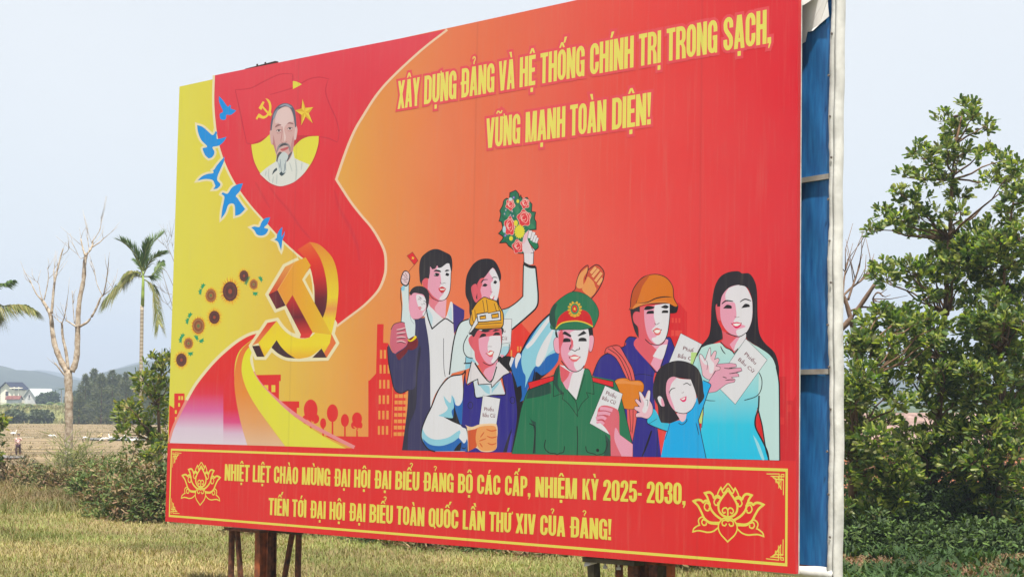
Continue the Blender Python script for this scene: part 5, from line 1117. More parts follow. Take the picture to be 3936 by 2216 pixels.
# rusty sheet lying on the top edge
k = MB(); ua, ub = board(*R('A', 485, 58))[0], board(*R('A', 672, 20))[0]
k.bar(lp(bw(ua, BH + .035, -.03)), lp(bw(ub, BH + .05, -.03)), .03, .05, BN)
for t in (.35, .62): k.bar(lp(bw(ua + (ub - ua) * t, BH + .05, -.03)), lp(bw(ua + (ub - ua) * t, BH + .085, -.03)), .03, .02)
k.build('rusty_sheet', pbr('dark_rust', (.04, .022, .018), .9, .2, .1, 9), bb)

# ------------------------------------------------------------------ the rear banner: its blue back, white folded hem and rails
Yr = 15.62
e0 = pix(3207, 2208, Yr); d2 = Vector(pixdir(-2292, 1539)); d2.z = 0; d2.normalize(); up = BV.copy(); nn = d2.cross(up).normalized()
if nn.y > 0: nn = -nn
def rp(s_, h, o_=0.0): return e0 + d2 * s_ + up * h + nn * o_
rbb = empty('rear_billboard', (e0.x, e0.y, 0), 'blue backed rear banner panel with white folded hem jutting out behind the red billboard', 'billboard')
lr = lambda v: Vector(v) - rbb.location
blue, nt, b = newmat('blue_tarpaulin')
tc = nt.nodes.new('ShaderNodeTexCoord'); wv = nt.nodes.new('ShaderNodeTexNoise'); wv.inputs['Scale'].default_value = 3; wv.inputs['Detail'].default_value = 8
mpb = nt.nodes.new('ShaderNodeMapping'); mpb.inputs['Scale'].default_value = (9, 9, 1.2); nt.links.new(tc.outputs['Object'], mpb.inputs[0]); nt.links.new(mpb.outputs[0], wv.inputs['Vector'])
r1 = nt.nodes.new('ShaderNodeValToRGB'); r1.color_ramp.elements[0].color = (.005, .07, .225, 1); r1.color_ramp.elements[1].color = (.014, .145, .37, 1); r1.color_ramp.elements[0].position = .3; r1.color_ramp.elements[1].position = .72
nt.links.new(wv.outputs[0], r1.inputs[0]); nt.links.new(r1.outputs[0], b.inputs['Base Color']); b.inputs['Roughness'].default_value = .5
bp = nt.nodes.new('ShaderNodeBump'); bp.inputs['Strength'].default_value = .4; nt.links.new(wv.outputs[0], bp.inputs['Height']); nt.links.new(bp.outputs[0], b.inputs['Normal'])
wht = pbr('white_vinyl', (.50, .50, .48), .6, .15, .09, 5, .5)
# cloth with a few slack folds
nu, nv = 60, 120; Vv = []
for i in range(nu):
    for j in range(nv):
        s_, h = .05 + 6.5 * (i / (nu - 1)) ** 2, .06 + 5.9 * j / (nv - 1)
        Vv.append(lr(rp(s_, h, -.03 + .006 * math.sin(h * 2.1 + s_ * 5) + .004 * math.sin(h * 7 - s_ * 11))))
ff = [(i * nv + j, (i + 1) * nv + j, (i + 1) * nv + j + 1, i * nv + j + 1) for i in range(nu - 1) for j in range(nv - 1)]
k = MB(); k.add(Vv, ff); k.build('blue_backing', blue, rbb, smooth=True)
k = MB(); k.add([lr(rp(s_, h, o_)) for s_ in (0.0, 6.6) for h in (0, 6.0) for o_ in (-.09, -.06)], [(0, 1, 3, 2), (4, 6, 7, 5), (0, 4, 5, 1), (2, 3, 7, 6), (1, 5, 7, 3), (0, 2, 6, 4)]); k.build('printed_face', ink((214, 52, 52)), rbb)
# folded hem: an uneven strip wrapped over the edge, with a rounded outer roll
rd = random.Random(5); Vv = []; N_ = 90
for j in range(N_):
    h = -.03 + 6.06 * j / (N_ - 1); wv_ = .078 + .012 * math.sin(h * 3.1) + .01 * rd.random()
    prof = [(wv_, -.016), (wv_ * .85, .012 + .008 * rd.random()), (wv_ * .4, .004 + .006 * rd.random()), (.012 + .004 * rd.random(), -.016), (.002, .018), (-.016, .026), (-.034, .008), (-.041, -.03), (-.034, -.075), (-.01, -.10)]
    for s_, o_ in prof: Vv.append(lr(rp(s_ - .012 * math.sin(h * 1.4), h, o_ + .004 * math.sin(h * 9))))
np_ = 10; ff = [(j * np_ + i, j * np_ + i + 1, (j + 1) * np_ + i + 1, (j + 1) * np_ + i) for j in range(N_ - 1) for i in range(np_ - 1)]
k = MB(); k.add(Vv, ff); hem = k.build('folded_hem', wht, rbb, smooth=True)
for j in range(15):
    h = .35 + j * .4; k = MB(); c_ = lr(rp(.06 + .02 * (j % 3 - 1), h, .017)); k.tube([c_, c_ + nn * .009], [.013, .011], 8); k.build('rivet', pbr('dark_rivet', (.12, .10, .09), .6, .3), hem)
# bottom hem
k = MB(); Vv = []
for j in range(40):
    s_ = .0 + 1.6 * j / 39
    for h, o_ in ((.075 + .01 * math.sin(s_ * 9), -.01), (.04, .02 + .008 * math.sin(s_ * 14)), (.0, .035), (-.035, .01), (-.03, -.06)): Vv.append(lr(rp(s_, h - .02, o_)))
k.add(Vv, [(j * 5 + i, j * 5 + i + 1, (j + 1) * 5 + i + 1, (j + 1) * 5 + i) for j in range(39) for i in range(4)]); k.build('bottom_hem', wht, rbb, smooth=True)
def h_at(px, py):
    """height on the rear panel under a photo pixel"""
    d = pixdir(px, py); o_ = Vector((0, 0, CAM_H)); t = (e0 - o_).dot(nn) / d.dot(nn); q = o_ + d * t - e0; return q.dot(d2), q.dot(up)
for py in (686, 1427):
    h = h_at(3120, py)[1]; k = MB(); k.bar(lr(rp(.09, h, -.012)), lr(rp(6.4, h, -.012)), .05, .03, nn); k.build('steel_rail', galv, rbb)
# bleached, torn corner and a curling flap near the top
q = [h_at(*R('I', *z)) for z in ((40, -60), (215, -60), (196, 10), (208, 95), (150, 140), (118, 175), (85, 180), (78, 235), (40, 255))]
k = MB(); k.add([lr(rp(s_, h, -.004 + .01 * (i % 2))) for i, (s_, h) in enumerate(q)], [tuple(range(len(q)))]); k.build('bleached_patch', pbr('bleached_white_cloth', (.72, .72, .70), .7, .2, .08, 3), rbb)
k = MB(); Vv = []
for i in range(9):
    t = i / 8; a_ = h_at(*R('I', 40 + 110 * t, 62 - 60 * t * t)); b2 = h_at(*R('I', 50 + 112 * t, -60 - 20 * t))
    for w_ in range(5):
        f_ = w_ / 4; s_ = a_[0] + (b2[0] - a_[0]) * f_; h = a_[1] + (b2[1] - a_[1]) * f_; Vv.append(lr(rp(s_, h, .02 + .12 * math.sin((1 - f_) * 1.5) * (1 - .5 * t))))
k.add(Vv, [(i * 5 + j, (i + 1) * 5 + j, (i + 1) * 5 + j + 1, i * 5 + j + 1) for i in range(8) for j in range(4)]); k.build('curled_flap', wht, rbb, smooth=True)
for px_, py_ in ((2470, 2160),):
    s_ = h_at(px_, py_)[0]; k = MB(); a_ = rp(s_, .0, -.1); k.bar(lr(a_), lr(Vector((a_.x, a_.y, -.2))), .15, .15, nn); k.build('leg', rust, rbb)

for h in (.6, 3.0, 5.4):
    a_ = rp(6.2, h, -.02); u_ = (a_ - BL).dot(BU); k = MB(); k.bar(lr(a_), lr(bw(u_, h, -.16)), .05, .05); k.build('strut', galv, rbb)
# ------------------------------------------------------------------ foliage builders
leafm = attr_mat('leaf', .45, .35, .5)
barkm = pbr('brown_bark', (.12, .075, .045), .9, .15, .18, 5, .6)
def leaf_cluster_mesh(name, centers, dirs, per, length, width, cols, mat, spread=.9, droop=.15, seed=0, jitlen=.35):
    """whorls of curved leaves (4 faces each) at the given twig ends"""
    r_ = np.random.default_rng(seed); n = len(centers)
    C = np.repeat(np.asarray(centers), per, 0); Dn = np.repeat(np.asarray(dirs), per, 0); m_ = len(C)
    az = r_.uniform(0, 2 * PI, m_); sp_ = spread * np.sqrt(r_.uniform(.05, 1, m_))
    a_ = np.cross(Dn, np.where(np.abs(Dn[:, 2:3]) > .8, [[1., 0, 0]], [[0, 0, 1.]])); a_ /= np.linalg.norm(a_, axis=1, keepdims=True); b_3 = np.cross(Dn, a_)
    side = a_ * np.cos(az)[:, None] + b_3 * np.sin(az)[:, None]
    d = Dn * np.cos(sp_)[:, None] + side * np.sin(sp_)[:, None]
    L = length * (1 + jitlen * r_.uniform(-1, 1, m_))[:, None]; Wd = width * (1 + .25 * r_.uniform(-1, 1, m_))[:, None]
    nrm = np.cross(d, np.cross(side + .3 * r_.normal(size=(m_, 3)), d)); wv_ = np.cross(d, nrm); wv_ /= np.linalg.norm(wv_, axis=1, keepdims=True) + 1e-9
    up_ = np.cross(wv_, d)
    base = C + d * .02 + r_.normal(size=(m_, 3)) * length * .18
    dr = np.array([[0, 0, -1.]]) * droop * L
    mid = base + d * L * .55 + dr * .25; tip = base + d * L + dr
    q_ = base + d * L * .86 + dr * .8; cen = base + d * L * .6 + dr * .3 - up_ * Wd * .14
    V_ = np.stack([base, mid * .72 + base * .28 + wv_ * Wd * .40, mid * .72 + base * .28 - wv_ * Wd * .40, q_ + wv_ * Wd * .42, q_ - wv_ * Wd * .42, tip, cen], 1)
    k_ = np.arange(m_)[:, None] * 7
    Fc = np.concatenate([k_ + [[0, 6, 1]], k_ + [[1, 6, 3]], k_ + [[3, 6, 5]], k_ + [[0, 2, 6]], k_ + [[2, 4, 6]], k_ + [[4, 5, 6]]], 0)
    ci = r_.choice(len(cols), m_, p=None); cc = np.asarray(cols)[ci] * r_.uniform(.75, 1.25, (m_, 1))
    return npmesh(name, V_.reshape(-1, 3), Fc, mat, np.repeat(cc, 7, 0))

GREENS = [(.065, .115, .03), (.09, .15, .034), (.13, .19, .04), (.05, .09, .03), (.27, .31, .065), (.16, .17, .07), (.20, .24, .05)]
def limb(mb, a, b2, r0, r1, n=6, wob=.06):
    a, b2 = Vector(a), Vector(b2); L = (b2 - a).length; pts = []
    for i in range(n):
        t = i / (n - 1); p = a.lerp(b2, t)
        if 0 < i < n - 1: p += Vector((random.gauss(0, 1), random.gauss(0, 1), random.gauss(0, .6))) * L * wob * .5
        pts.append(p)
    mb.tube(pts, [r0 + (r1 - r0) * i / (n - 1) for i in range(n)], 6, jit=.15)
    return pts
def leafy_tree(name, label, group, trunk_px, Y, blobs, cols, per=9, dens=1.0, leaf=(.165, .066), zdepth=1.0, seed=1, yj=.9, trunk_r=.11, cat='tree'):
    """tree whose trunk and leaf masses stand where the photo shows them: blobs = (px, py, radius px); depth is real and random"""
    rd = random.Random(seed); b0 = pix(*trunk_px[0], Y); z0 = gz(b0.x, b0.y)
    root = empty(name, (b0.x, b0.y, z0), label, cat, group); L0 = root.location.copy()
    tb = MB(); tp = [pix(x, y, Y) for x, y in trunk_px]; tp[0] = Vector((b0.x, b0.y, z0 - .1))
    n = len(tp); tb.tube([p - L0 for p in tp], [trunk_r * (1 - .8 * i / (n - 1)) for i in range(n)], 8, jit=.12)
    cs, ds = [], []
    for bx, by, br in blobs:
        yo = rd.gauss(0, yj); c_ = pix(bx, by, Y + yo); R_ = br / FPX * Y
        # limb from the trunk up to the mass
        tgt = c_; j = min(range(n), key=lambda i: (abs(tp[i].z - (c_.z - .35 * abs(c_.x - tp[i].x) - .3)), i)); s_ = tp[j]
        limb(tb, s_ - L0, tgt - L0, .026, .009)
        k_ = max(8, int(56 * dens * (R_ / .42) ** 2))
        for _ in range(k_):
            v = Vector((rd.gauss(0, 1), rd.gauss(0, 1), rd.gauss(0, 1))).normalized(); rr = R_ * 1.12 * (.25 + .85 * rd.random() ** .6)
            p = c_ + Vector((v.x * rr, v.y * rr * zdepth, v.z * rr * .85))
            cs.append(p - L0); dd = (v * .7 + Vector((0, 0, .75)) + Vector((rd.gauss(0, .3), rd.gauss(0, .3), 0))).normalized(); ds.append(dd)
            if rd.random() < .45: limb(tb, c_ - L0, p - L0, .008, .004, 3)
    tb.build('trunk', barkm, root, smooth=True)
    link('crown', leaf_cluster_mesh('crown', [tuple(v) for v in cs], [tuple(v) for v in ds], per, leaf[0], leaf[1], cols, leafm, seed=seed), root)
    return root

I_ = lambda x, y, r: (*R('I', x, y), r * .6897)
J_ = lambda x, y, r: (*R('J', x, y), r * .6897)
main = [I_(z[0], z[1], z[2] * .86) for z in ((985, 620, 62), (865, 675, 58), (925, 725, 75), (1085, 705, 45), (1020, 660, 40), (870, 820, 60), (700, 840, 60), (780, 890, 70), (935, 870, 80), (1060, 850, 52), (655, 990, 50), (760, 1000, 62), (850, 1010, 55), (615, 1080, 45), (700, 1110, 62), (950, 1100, 60), (520, 1190, 52), (600, 1230, 72), (720, 1210, 72), (480, 1280, 36), (640, 1300, 42), (950, 1180, 52), (830, 1210, 50), (1180, 900, 62), (1270, 940, 56), (1120, 1010, 62), (1230, 1000, 50), (930, 1370, 70), (850, 1330, 56), (860, 1430, 66), (760, 1300, 36))]
main += [J_(*z) for z in ((620, 40, 80), (750, 70, 70), (650, 130, 70), (800, 160, 60), (700, 270, 60), (790, 260, 70), (900, 310, 62), (760, 480, 62), (830, 400, 62), (880, 560, 70), (900, 660, 80), (750, 720, 80), (920, 760, 70), (790, 860, 80), (690, 950, 60), (810, 1000, 56), (700, 1090, 62), (850, 1150, 66), (920, 200, 55), (930, 470, 50), (640, 660, 50))]
GAPS = [R('J', *z) for z in ((330, 40), (520, 130), (440, 100), (480, 60), (960, 120), (930, 150), (640, 560), (900, 540), (310, 330))]
def fill(x0, x1, y0, y1, n, seed):
    rd = random.Random(seed); out = []
    while len(out) < n:
        p_ = R('J', rd.uniform(x0, x1), rd.uniform(y0, y1))
        if all((p_[0] - g[0]) ** 2 + (p_[1] - g[1]) ** 2 > 62 ** 2 for g in GAPS): out.append((p_[0], p_[1], rd.uniform(34, 52)))
    return out
Q_ = lambda x, y, r: I_(x + 145, y + 580, r)
QB = [Q_(*z) for z in ((370, 900, 45), (400, 980, 52), (330, 955, 36), (500, 900, 45), (560, 950, 62), (640, 900, 62), (720, 860, 66), (640, 1000, 62), (700, 1080, 52), (620, 1080, 42), (800, 880, 72), (780, 1000, 66), (860, 960, 66), (780, 1110, 42), (740, 950, 60))]
QR = [Q_(*z) for z in ((880, 820, 72), (960, 780, 72), (1040, 800, 72), (1100, 880, 72), (980, 900, 80), (940, 1020, 72), (1080, 1010, 80), (1000, 1120, 72), (1100, 1150, 72), (880, 1100, 62), (900, 1200, 52), (1010, 1230, 62), (1120, 1270, 62), (1160, 1080, 70))]
QL = [Q_(*z) for z in ((280, 1190, 45), (360, 1170, 45), (500, 1160, 45), (450, 1210, 52), (300, 1250, 45), (520, 1230, 52), (620, 1200, 45), (660, 1250, 52), (560, 1300, 52), (640, 1340, 52), (740, 1250, 40), (200, 1340, 52), (300, 1340, 52), (360, 1370, 45), (480, 1300, 45))]
main += QB
main += fill(600, 960, 150, 1200, 26, 31)
leafy_tree('young_broadleaf_tree', 'tallest broad leaved tree, its slim crown top clear in the sky right of the billboard', 'roadside trees right of the billboard', [R('J', 795, 1150), R('J', 800, 900), R('J', 830, 560), R('J', 850, 250), R('J', 865, 0), R('I', 890, 1330), R('I', 905, 1000), R('I', 925, 800), R('I', 960, 640)], 33, main, GREENS, dens=1.15, seed=3, trunk_r=.085)
left = [J_(*z) for z in ((350, 150, 55), (430, 140, 60), (320, 240, 52), (450, 210, 56), (520, 290, 60), (400, 330, 70), (580, 390, 70), (330, 400, 52), (490, 440, 70), (340, 540, 60), (540, 590, 80), (470, 680, 80), (325, 680, 52), (560, 780, 80), (430, 780, 62), (640, 850, 70), (320, 880, 36), (480, 870, 70), (600, 900, 60), (310, 1060, 44), (400, 1080, 56), (560, 160, 45), (610, 480, 52), (360, 620, 50), (540, 1000, 40))]
left += QL
left += fill(300, 640, 420, 1130, 22, 32)
leafy_tree('young_broadleaf_tree', 'shorter broad leaved tree with a dark trunk right beside the white hem of the billboard', 'roadside trees right of the billboard', [R('J', 345, 1130), R('J', 350, 900), R('J', 355, 650), R('J', 372, 400), R('J', 390, 180)], 30, left, GREENS, dens=1.1, seed=4, trunk_r=.1)
right = [J_(*z) for z in ((1050, 50, 90), (1190, 70, 90), (1010, 330, 70), (1120, 290, 72), (1250, 330, 80), (1050, 450, 80), (1200, 480, 90), (1000, 240, 62), (1100, 570, 72), (1250, 610, 72), (1150, 700, 80), (1050, 800, 80), (1250, 780, 72), (1150, 890, 80), (1010, 900, 62), (1250, 950, 66), (1120, 1080, 60), (1250, 1110, 66), (1000, 1010, 52), (1130, 170, 70), (1290, 180, 70), (1000, 640, 55), (1340, 450, 80), (1350, 700, 80), (1340, 900, 80))]
right += [I_(*z) for z in ((1010, 1370, 80), (1130, 1290, 80), (1240, 1190, 76), (1270, 1330, 80), (1250, 1080, 56), (1330, 1100, 70), (1150, 1400, 80), (1060, 1430, 70), (1000, 1270, 52))]
right += QR
right += fill(980, 1330, 0, 1180, 30, 33)
leafy_tree('young_broadleaf_tree', 'broad leaved tree filling the right border of the photo with several thin stems', 'roadside trees right of the billboard', [R('J', 1170, 1180), R('J', 1160, 900), R('J', 1185, 560), R('J', 1180, 200), R('I', 1200, 1400), R('I', 1240, 1150)], 31.5, right, GREENS, dens=1.1, seed=5, trunk_r=.07)
YG = [(.14, .18, .036), (.19, .22, .045), (.09, .13, .03), (.26, .23, .06), (.06, .10, .026)]
D_ = lambda x, y, r: (*R('D', x, y), r * .6897)
leafy_tree('young_broadleaf_tree', 'yellowish green broad leaved sapling against the left end of the billboard', None, [R('D', 900, 1560), R('D', 890, 1300), R('D', 880, 1100), R('D', 900, 900), R('D', 920, 830)], 44, [D_(*z) for z in ((880, 850, 36), (930, 840, 34), (840, 910, 50), (910, 920, 48), (800, 960, 40), (860, 990, 50), (930, 1000, 40), (790, 1010, 30), (900, 1070, 50), (830, 1080, 52), (720, 1110, 50), (680, 1130, 36), (770, 1130, 52), (870, 1140, 50), (700, 1190, 38), (760, 1230, 60), (700, 1250, 45), (840, 1210, 50), (920, 1180, 46), (900, 1280, 46), (830, 1300, 40), (890, 1370, 50), (930, 1400, 50), (850, 1400, 45), (760, 1190, 40), (930, 1300, 40))], YG, dens=.3, leaf=(.2, .072), seed=9, trunk_r=.06, yj=.6)
leafy_tree('leafy_bush', 'green leafy bush cut by the left border of the photo above the paddy', None, [R('D', -40, 1500), R('D', -30, 1300), R('D', -15, 1180)], 50, [D_(*z) for z in ((-10, 1190, 34), (-30, 1240, 40), (8, 1215, 22), (-20, 1340, 30), (-40, 1400, 50))], YG, dens=.4, leaf=(.2, .07), seed=12, trunk_r=.05, yj=.4, cat='bush')

# ------------------------------------------------------------------ bare trees
def bare_tree(name, label, Y, limbs, group=None, twigs=3, colr=None, base_i=0, seed=1):
    """limbs: list of ([(D x, y) ...], r0 px, r1 px); every tip sprouts thin twigs"""
    rd = random.Random(seed); p0 = pix(*R('D', *limbs[0][0][0]), Y); z0 = gz(p0.x, p0.y)
    root = empty(name, (p0.x, p0.y, z0), label, 'tree', group); L0 = root.location.copy(); s_ = .6897 / FPX * Y
    names = {}
    for k_, (pts, r0, r1) in enumerate(limbs):
        mb = MB(); Q = smooth_pts([(x, y, False) for x, y in pts], False, 4); yo0 = 0 if k_ == 0 else rd.uniform(-.6, .6)
        P = [pix(*R('D', *q_), Y + (yo0 * (i / len(Q)))) for i, q_ in enumerate(Q)]
        if k_ == 0: P[0].z = z0 - .15
        n = len(P); rr = [(r0 + (r1 - r0) * i / (n - 1)) * s_ / 2 * (1 + .08 * math.sin(i * 2.3 + k_)) for i in range(n)]
        mb.tube([p - L0 for p in P], rr, 9, jit=.14)
        if r1 <= 9 and twigs:
            for _ in range(twigs):
                i = rd.randrange(n // 2, n); a_ = P[i]; d = (P[-1] - P[-2]).normalized() + Vector((rd.gauss(0, .55), rd.gauss(0, .5), rd.uniform(.1, .7))); L = rd.uniform(.25, .8)
                mb.tube([a_ - L0, a_ + d * L * .5 - L0, a_ + d * L + Vector((rd.gauss(0, .06), 0, .08)) - L0], [.013, .01, .005], 5)
        mb.build('trunk' if k_ == 0 else 'branch', colr, root, smooth=True)
    return root
pale_bark, nt, b = newmat('pale_lichen_bark')
tc = nt.nodes.new('ShaderNodeTexCoord'); n1 = nt.nodes.new('ShaderNodeTexNoise'); n1.inputs['Scale'].default_value = 4; n1.inputs['Detail'].default_value = 7; n1.inputs['Roughness'].default_value = .75; nt.links.new(tc.outputs['Object'], n1.inputs['Vector'])
r1 = nt.nodes.new('ShaderNodeValToRGB'); nt.links.new(n1.outputs[0], r1.inputs[0])
for p_, c_ in ((.34, (.12, .08, .05)), (.48, (.28, .22, .155)), (.64, (.45, .40, .33))):
    e_ = r1.color_ramp.elements.new(p_); e_.color = (*c_, 1)
r1.color_ramp.elements.remove(r1.color_ramp.elements[0]); r1.color_ramp.elements.remove(r1.color_ramp.elements[-1])
nt.links.new(r1.outputs[0], b.inputs['Base Color']); b.inputs['Roughness'].default_value = .9
bp = nt.nodes.new('ShaderNodeBump'); bp.inputs['Strength'].default_value = .7; bp.inputs['Distance'].default_value = .04; nt.links.new(n1.outputs[0], bp.inputs['Height']); nt.links.new(bp.outputs[0], b.inputs['Normal'])
bare_tree('bare_tree', 'pollarded leafless tree with pale blotched bark between the palm and the left border', 80, [
    ([(384, 1480), (382, 1380), (384, 1200), (383, 1050), (380, 900)], 44, 46),
    ([(375, 910), (335, 840), (305, 760), (292, 680), (283, 600), (262, 555), (235, 512)], 36, 16),
    ([(288, 585), (295, 500), (303, 420), (318, 350), (338, 270), (352, 225)], 16, 7),
    ([(400, 910), (425, 840), (432, 720), (435, 600), (445, 500), (465, 400), (472, 300), (480, 262)], 36, 18),
    ([(476, 265), (500, 235), (515, 205), (516, 180)], 15, 8), ([(474, 262), (462, 225), (450, 170)], 12, 6), ([(515, 215), (555, 190), (580, 165)], 8, 4),
    ([(440, 660), (490, 630), (530, 570), (560, 500), (578, 482)], 15, 9), ([(576, 484), (590, 420), (600, 350), (605, 300)], 8, 4), ([(570, 484), (540, 420), (525, 340), (505, 290)], 5, 2.5), ([(578, 482), (610, 460), (628, 440)], 6, 3),
    ([(380, 900), (368, 800), (350, 720), (345, 640)], 20, 12), ([(345, 640), (360, 600), (370, 530)], 7, 4), ([(345, 638), (330, 630), (310, 612)], 6, 3),
    ([(425, 660), (395, 640), (370, 625)], 11, 6), ([(415, 640), (408, 560), (402, 460)], 6, 3),
    ([(370, 940), (340, 905), (305, 860)], 12, 6), ([(238, 515), (205, 480), (180, 430), (168, 400)], 9, 4), ([(245, 510), (262, 440), (270, 380), (265, 330)], 7, 3), ([(238, 512), (225, 470), (215, 420), (190, 398)], 5, 2),
    ([(303, 420), (300, 350), (305, 330)], 8, 5), ([(512, 190), (540, 150), (560, 110), (563, 45)], 5, 2), ([(500, 240), (490, 180), (490, 110)], 5, 2), ([(480, 262), (450, 280), (425, 235)], 4, 2), ([(350, 260), (375, 240), (388, 215)], 4, 2)],
    twigs=3, colr=pale_bark, seed=2)
grey_tw = pbr('grey_twig', (.26, .24, .23), .9, .1, .1, 6)
bare_tree('bare_tree', 'thin grey leafless tree whose twigs show just left of the billboard edge', 95, [([(1010, 1450), (1005, 1100), (1000, 800), (995, 500)], 22, 8), ([(1000, 640), (960, 540), (930, 440), (905, 360)], 6, 2), ([(1000, 520), (960, 420), (925, 350), (895, 330)], 5, 1.5), ([(1000, 430), (970, 300), (935, 210), (930, 150)], 5, 1.5), ([(990, 350), (955, 260), (915, 205)], 4, 1.2), ([(990, 600), (960, 570), (930, 530)], 4, 1.2), ([(960, 480), (920, 470), (880, 440)], 3, 1), ([(985, 300), (965, 230), (955, 160)], 3, 1)], twigs=5, colr=grey_tw, seed=6)
vq = lambda x, y: ((3136 + x * .6897) / .6897, (400 + y * .6897 - 800) / .6897)
bare_tree('bare_tree', 'dark dead forked branches reaching out behind the white hem of the rear banner', 36, [([vq(225, 1900), vq(222, 1500), vq(212, 1290), vq(180, 1140), vq(150, 1062)], 34, 24), ([vq(120, 1275), vq(200, 1190), vq(270, 1090), vq(330, 1000)], 34, 20), ([vq(150, 1070), vq(200, 1020), vq(250, 985), vq(308, 930)], 14, 8), ([vq(180, 1090), vq(210, 1000), vq(245, 900)], 15, 8), ([vq(150, 1064), vq(160, 960), vq(176, 868)], 12, 7), ([vq(195, 1150), vq(260, 1130), vq(328, 1132), vq(318, 1085), vq(345, 1048), vq(375, 1070)], 11, 8)], twigs=5, colr=pbr('dark_dead_wood', (.15, .10, .07), .9, .15, .15, 6, .5), seed=8)

# ------------------------------------------------------------------ areca palms
palm_leaf = attr_mat('palm_leaf', .5, .35, .3)
ptrunk, nt, b = newmat('ringed_palm_bark')
tc = nt.nodes.new('ShaderNodeTexCoord'); sp_ = nt.nodes.new('ShaderNodeSeparateXYZ'); nt.links.new(tc.outputs['Object'], sp_.inputs[0])
wv = nt.nodes.new('ShaderNodeTexWave'); wv.bands_direction = 'Z'; wv.inputs['Scale'].default_value = 1.9; wv.inputs['Distortion'].default_value = 1.2; wv.inputs['Detail'].default_value = 3; nt.links.new(tc.outputs['Object'], wv.inputs['Vector'])
r1 = nt.nodes.new('ShaderNodeValToRGB'); r1.color_ramp.elements[0].color = (.20, .16, .11, 1); r1.color_ramp.elements[1].color = (.36, .31, .24, 1); r1.color_ramp.elements[1].position = .6
nt.links.new(wv.outputs[0], r1.inputs[0]); nt.links.new(r1.outputs[0], b.inputs['Base Color']); b.inputs['Roughness'].default_value = .85
def palm(label, Y, trunk, crown, shaft, fronds, seed=1):
    rd = random.Random(seed); p0 = pix(*R('D', *trunk[0]), Y); z0 = gz(p0.x, p0.y); s_ = .6897 / FPX * Y
    root = empty('areca_palm', (p0.x, p0.y, z0), label, 'palm tree'); L0 = root.location.copy()
    P = [pix(*R('D', *q_), Y) for q_ in smooth_pts([(x, y, False) for x, y in trunk], False, 5)]; P[0].z = z0 - .1; n = len(P)
    mb = MB(); mb.tube([p - L0 for p in P], [(24 - 5 * i / (n - 1)) * s_ / 2 for i in range(n)], 10, jit=.06); mb.build('trunk', ptrunk, root, smooth=True)
    mb = MB(); Q = [pix(*R('D', *q_), Y) for q_ in shaft]; mb.tube([p - L0 for p in Q], [20 * s_ / 2, 19 * s_ / 2, 15 * s_ / 2, 9 * s_ / 2][:len(Q)], 10); mb.build('crownshaft', pbr('green_crownshaft', (.22, .30, .06), .5, .3, .15, 3), root, smooth=True)
    for fi, (pts, dep, lw, cols, sag) in enumerate(fronds):
        pts3 = [pix(*R('D', *q_), Y + dep * (i / (len(pts) - 1)) ** 1.2) for i, q_ in enumerate(pts)]
        # smooth rachis
        C = []; m_ = len(pts3)
        for i in range(m_ - 1):
            a0 = pts3[max(0, i - 1)]; a1 = pts3[i]; a2 = pts3[i + 1]; a3 = pts3[min(m_ - 1, i + 2)]
            for k_ in range(10):
                t = k_ / 10; C.append(.5 * (2 * a1 + (a2 - a0) * t + (2 * a0 - 5 * a1 + 4 * a2 - a3) * t * t + (3 * a1 - a0 - 3 * a2 + a3) * t ** 3))
        C.append(pts3[-1]); nc = len(C)
        mb = MB(); mb.tube([c_ - L0 for c_ in C], [.03 * (1 - .8 * i / nc) for i in range(nc)], 5, col=(.22, .24, .06))
        for i in range(4, nc):
            t = i / (nc - 1); d = (C[min(i + 1, nc - 1)] - C[i - 1]).normalized(); sd_ = d.cross(Vector((0, 0, 1)))
            if sd_.length < .2: sd_ = d.cross(Vector((0, 1, 0)))
            sd_.normalize()
            upv = sd_.cross(d).normalized()
            for sgn in (-1, 1):
                for rep in range(3):
                    L = lw * (.55 + .6 * math.sin(PI * (.15 + .75 * t))) * rd.uniform(.8, 1.15)
                    dl = (d * rd.uniform(.8, 1.1) + sd_ * sgn * rd.uniform(.3, .6) + upv * rd.uniform(.05, .4)).normalized()
                    b0 = C[i] + d * rd.uniform(-.04, .04); m1 = b0 + dl * L * .5 + Vector((0, 0, -sag * L * .12)); tp_ = b0 + dl * L + Vector((0, 0, -sag * L * .8))
                    wv_ = d * rd.uniform(.024, .038)
                    c_ = cols[rd.randrange(len(cols))]; j_ = rd.uniform(.75, 1.25); c_ = tuple(x * j_ for x in c_)
                    mb.add([b0 - L0 - wv_ * .5, b0 - L0 + wv_ * .5, m1 - L0 + wv_, m1 - L0 - wv_, tp_ - L0], [(0, 1, 2, 3), (3, 2, 4)], c_)
        mb.build('frond', palm_leaf, root, colattr=True)
    return root
PG = [(.07, .13, .03), (.10, .16, .035), (.05, .10, .025)]; PY = [(.20, .20, .05), (.14, .17, .04), (.27, .24, .08), (.10, .13, .03)]
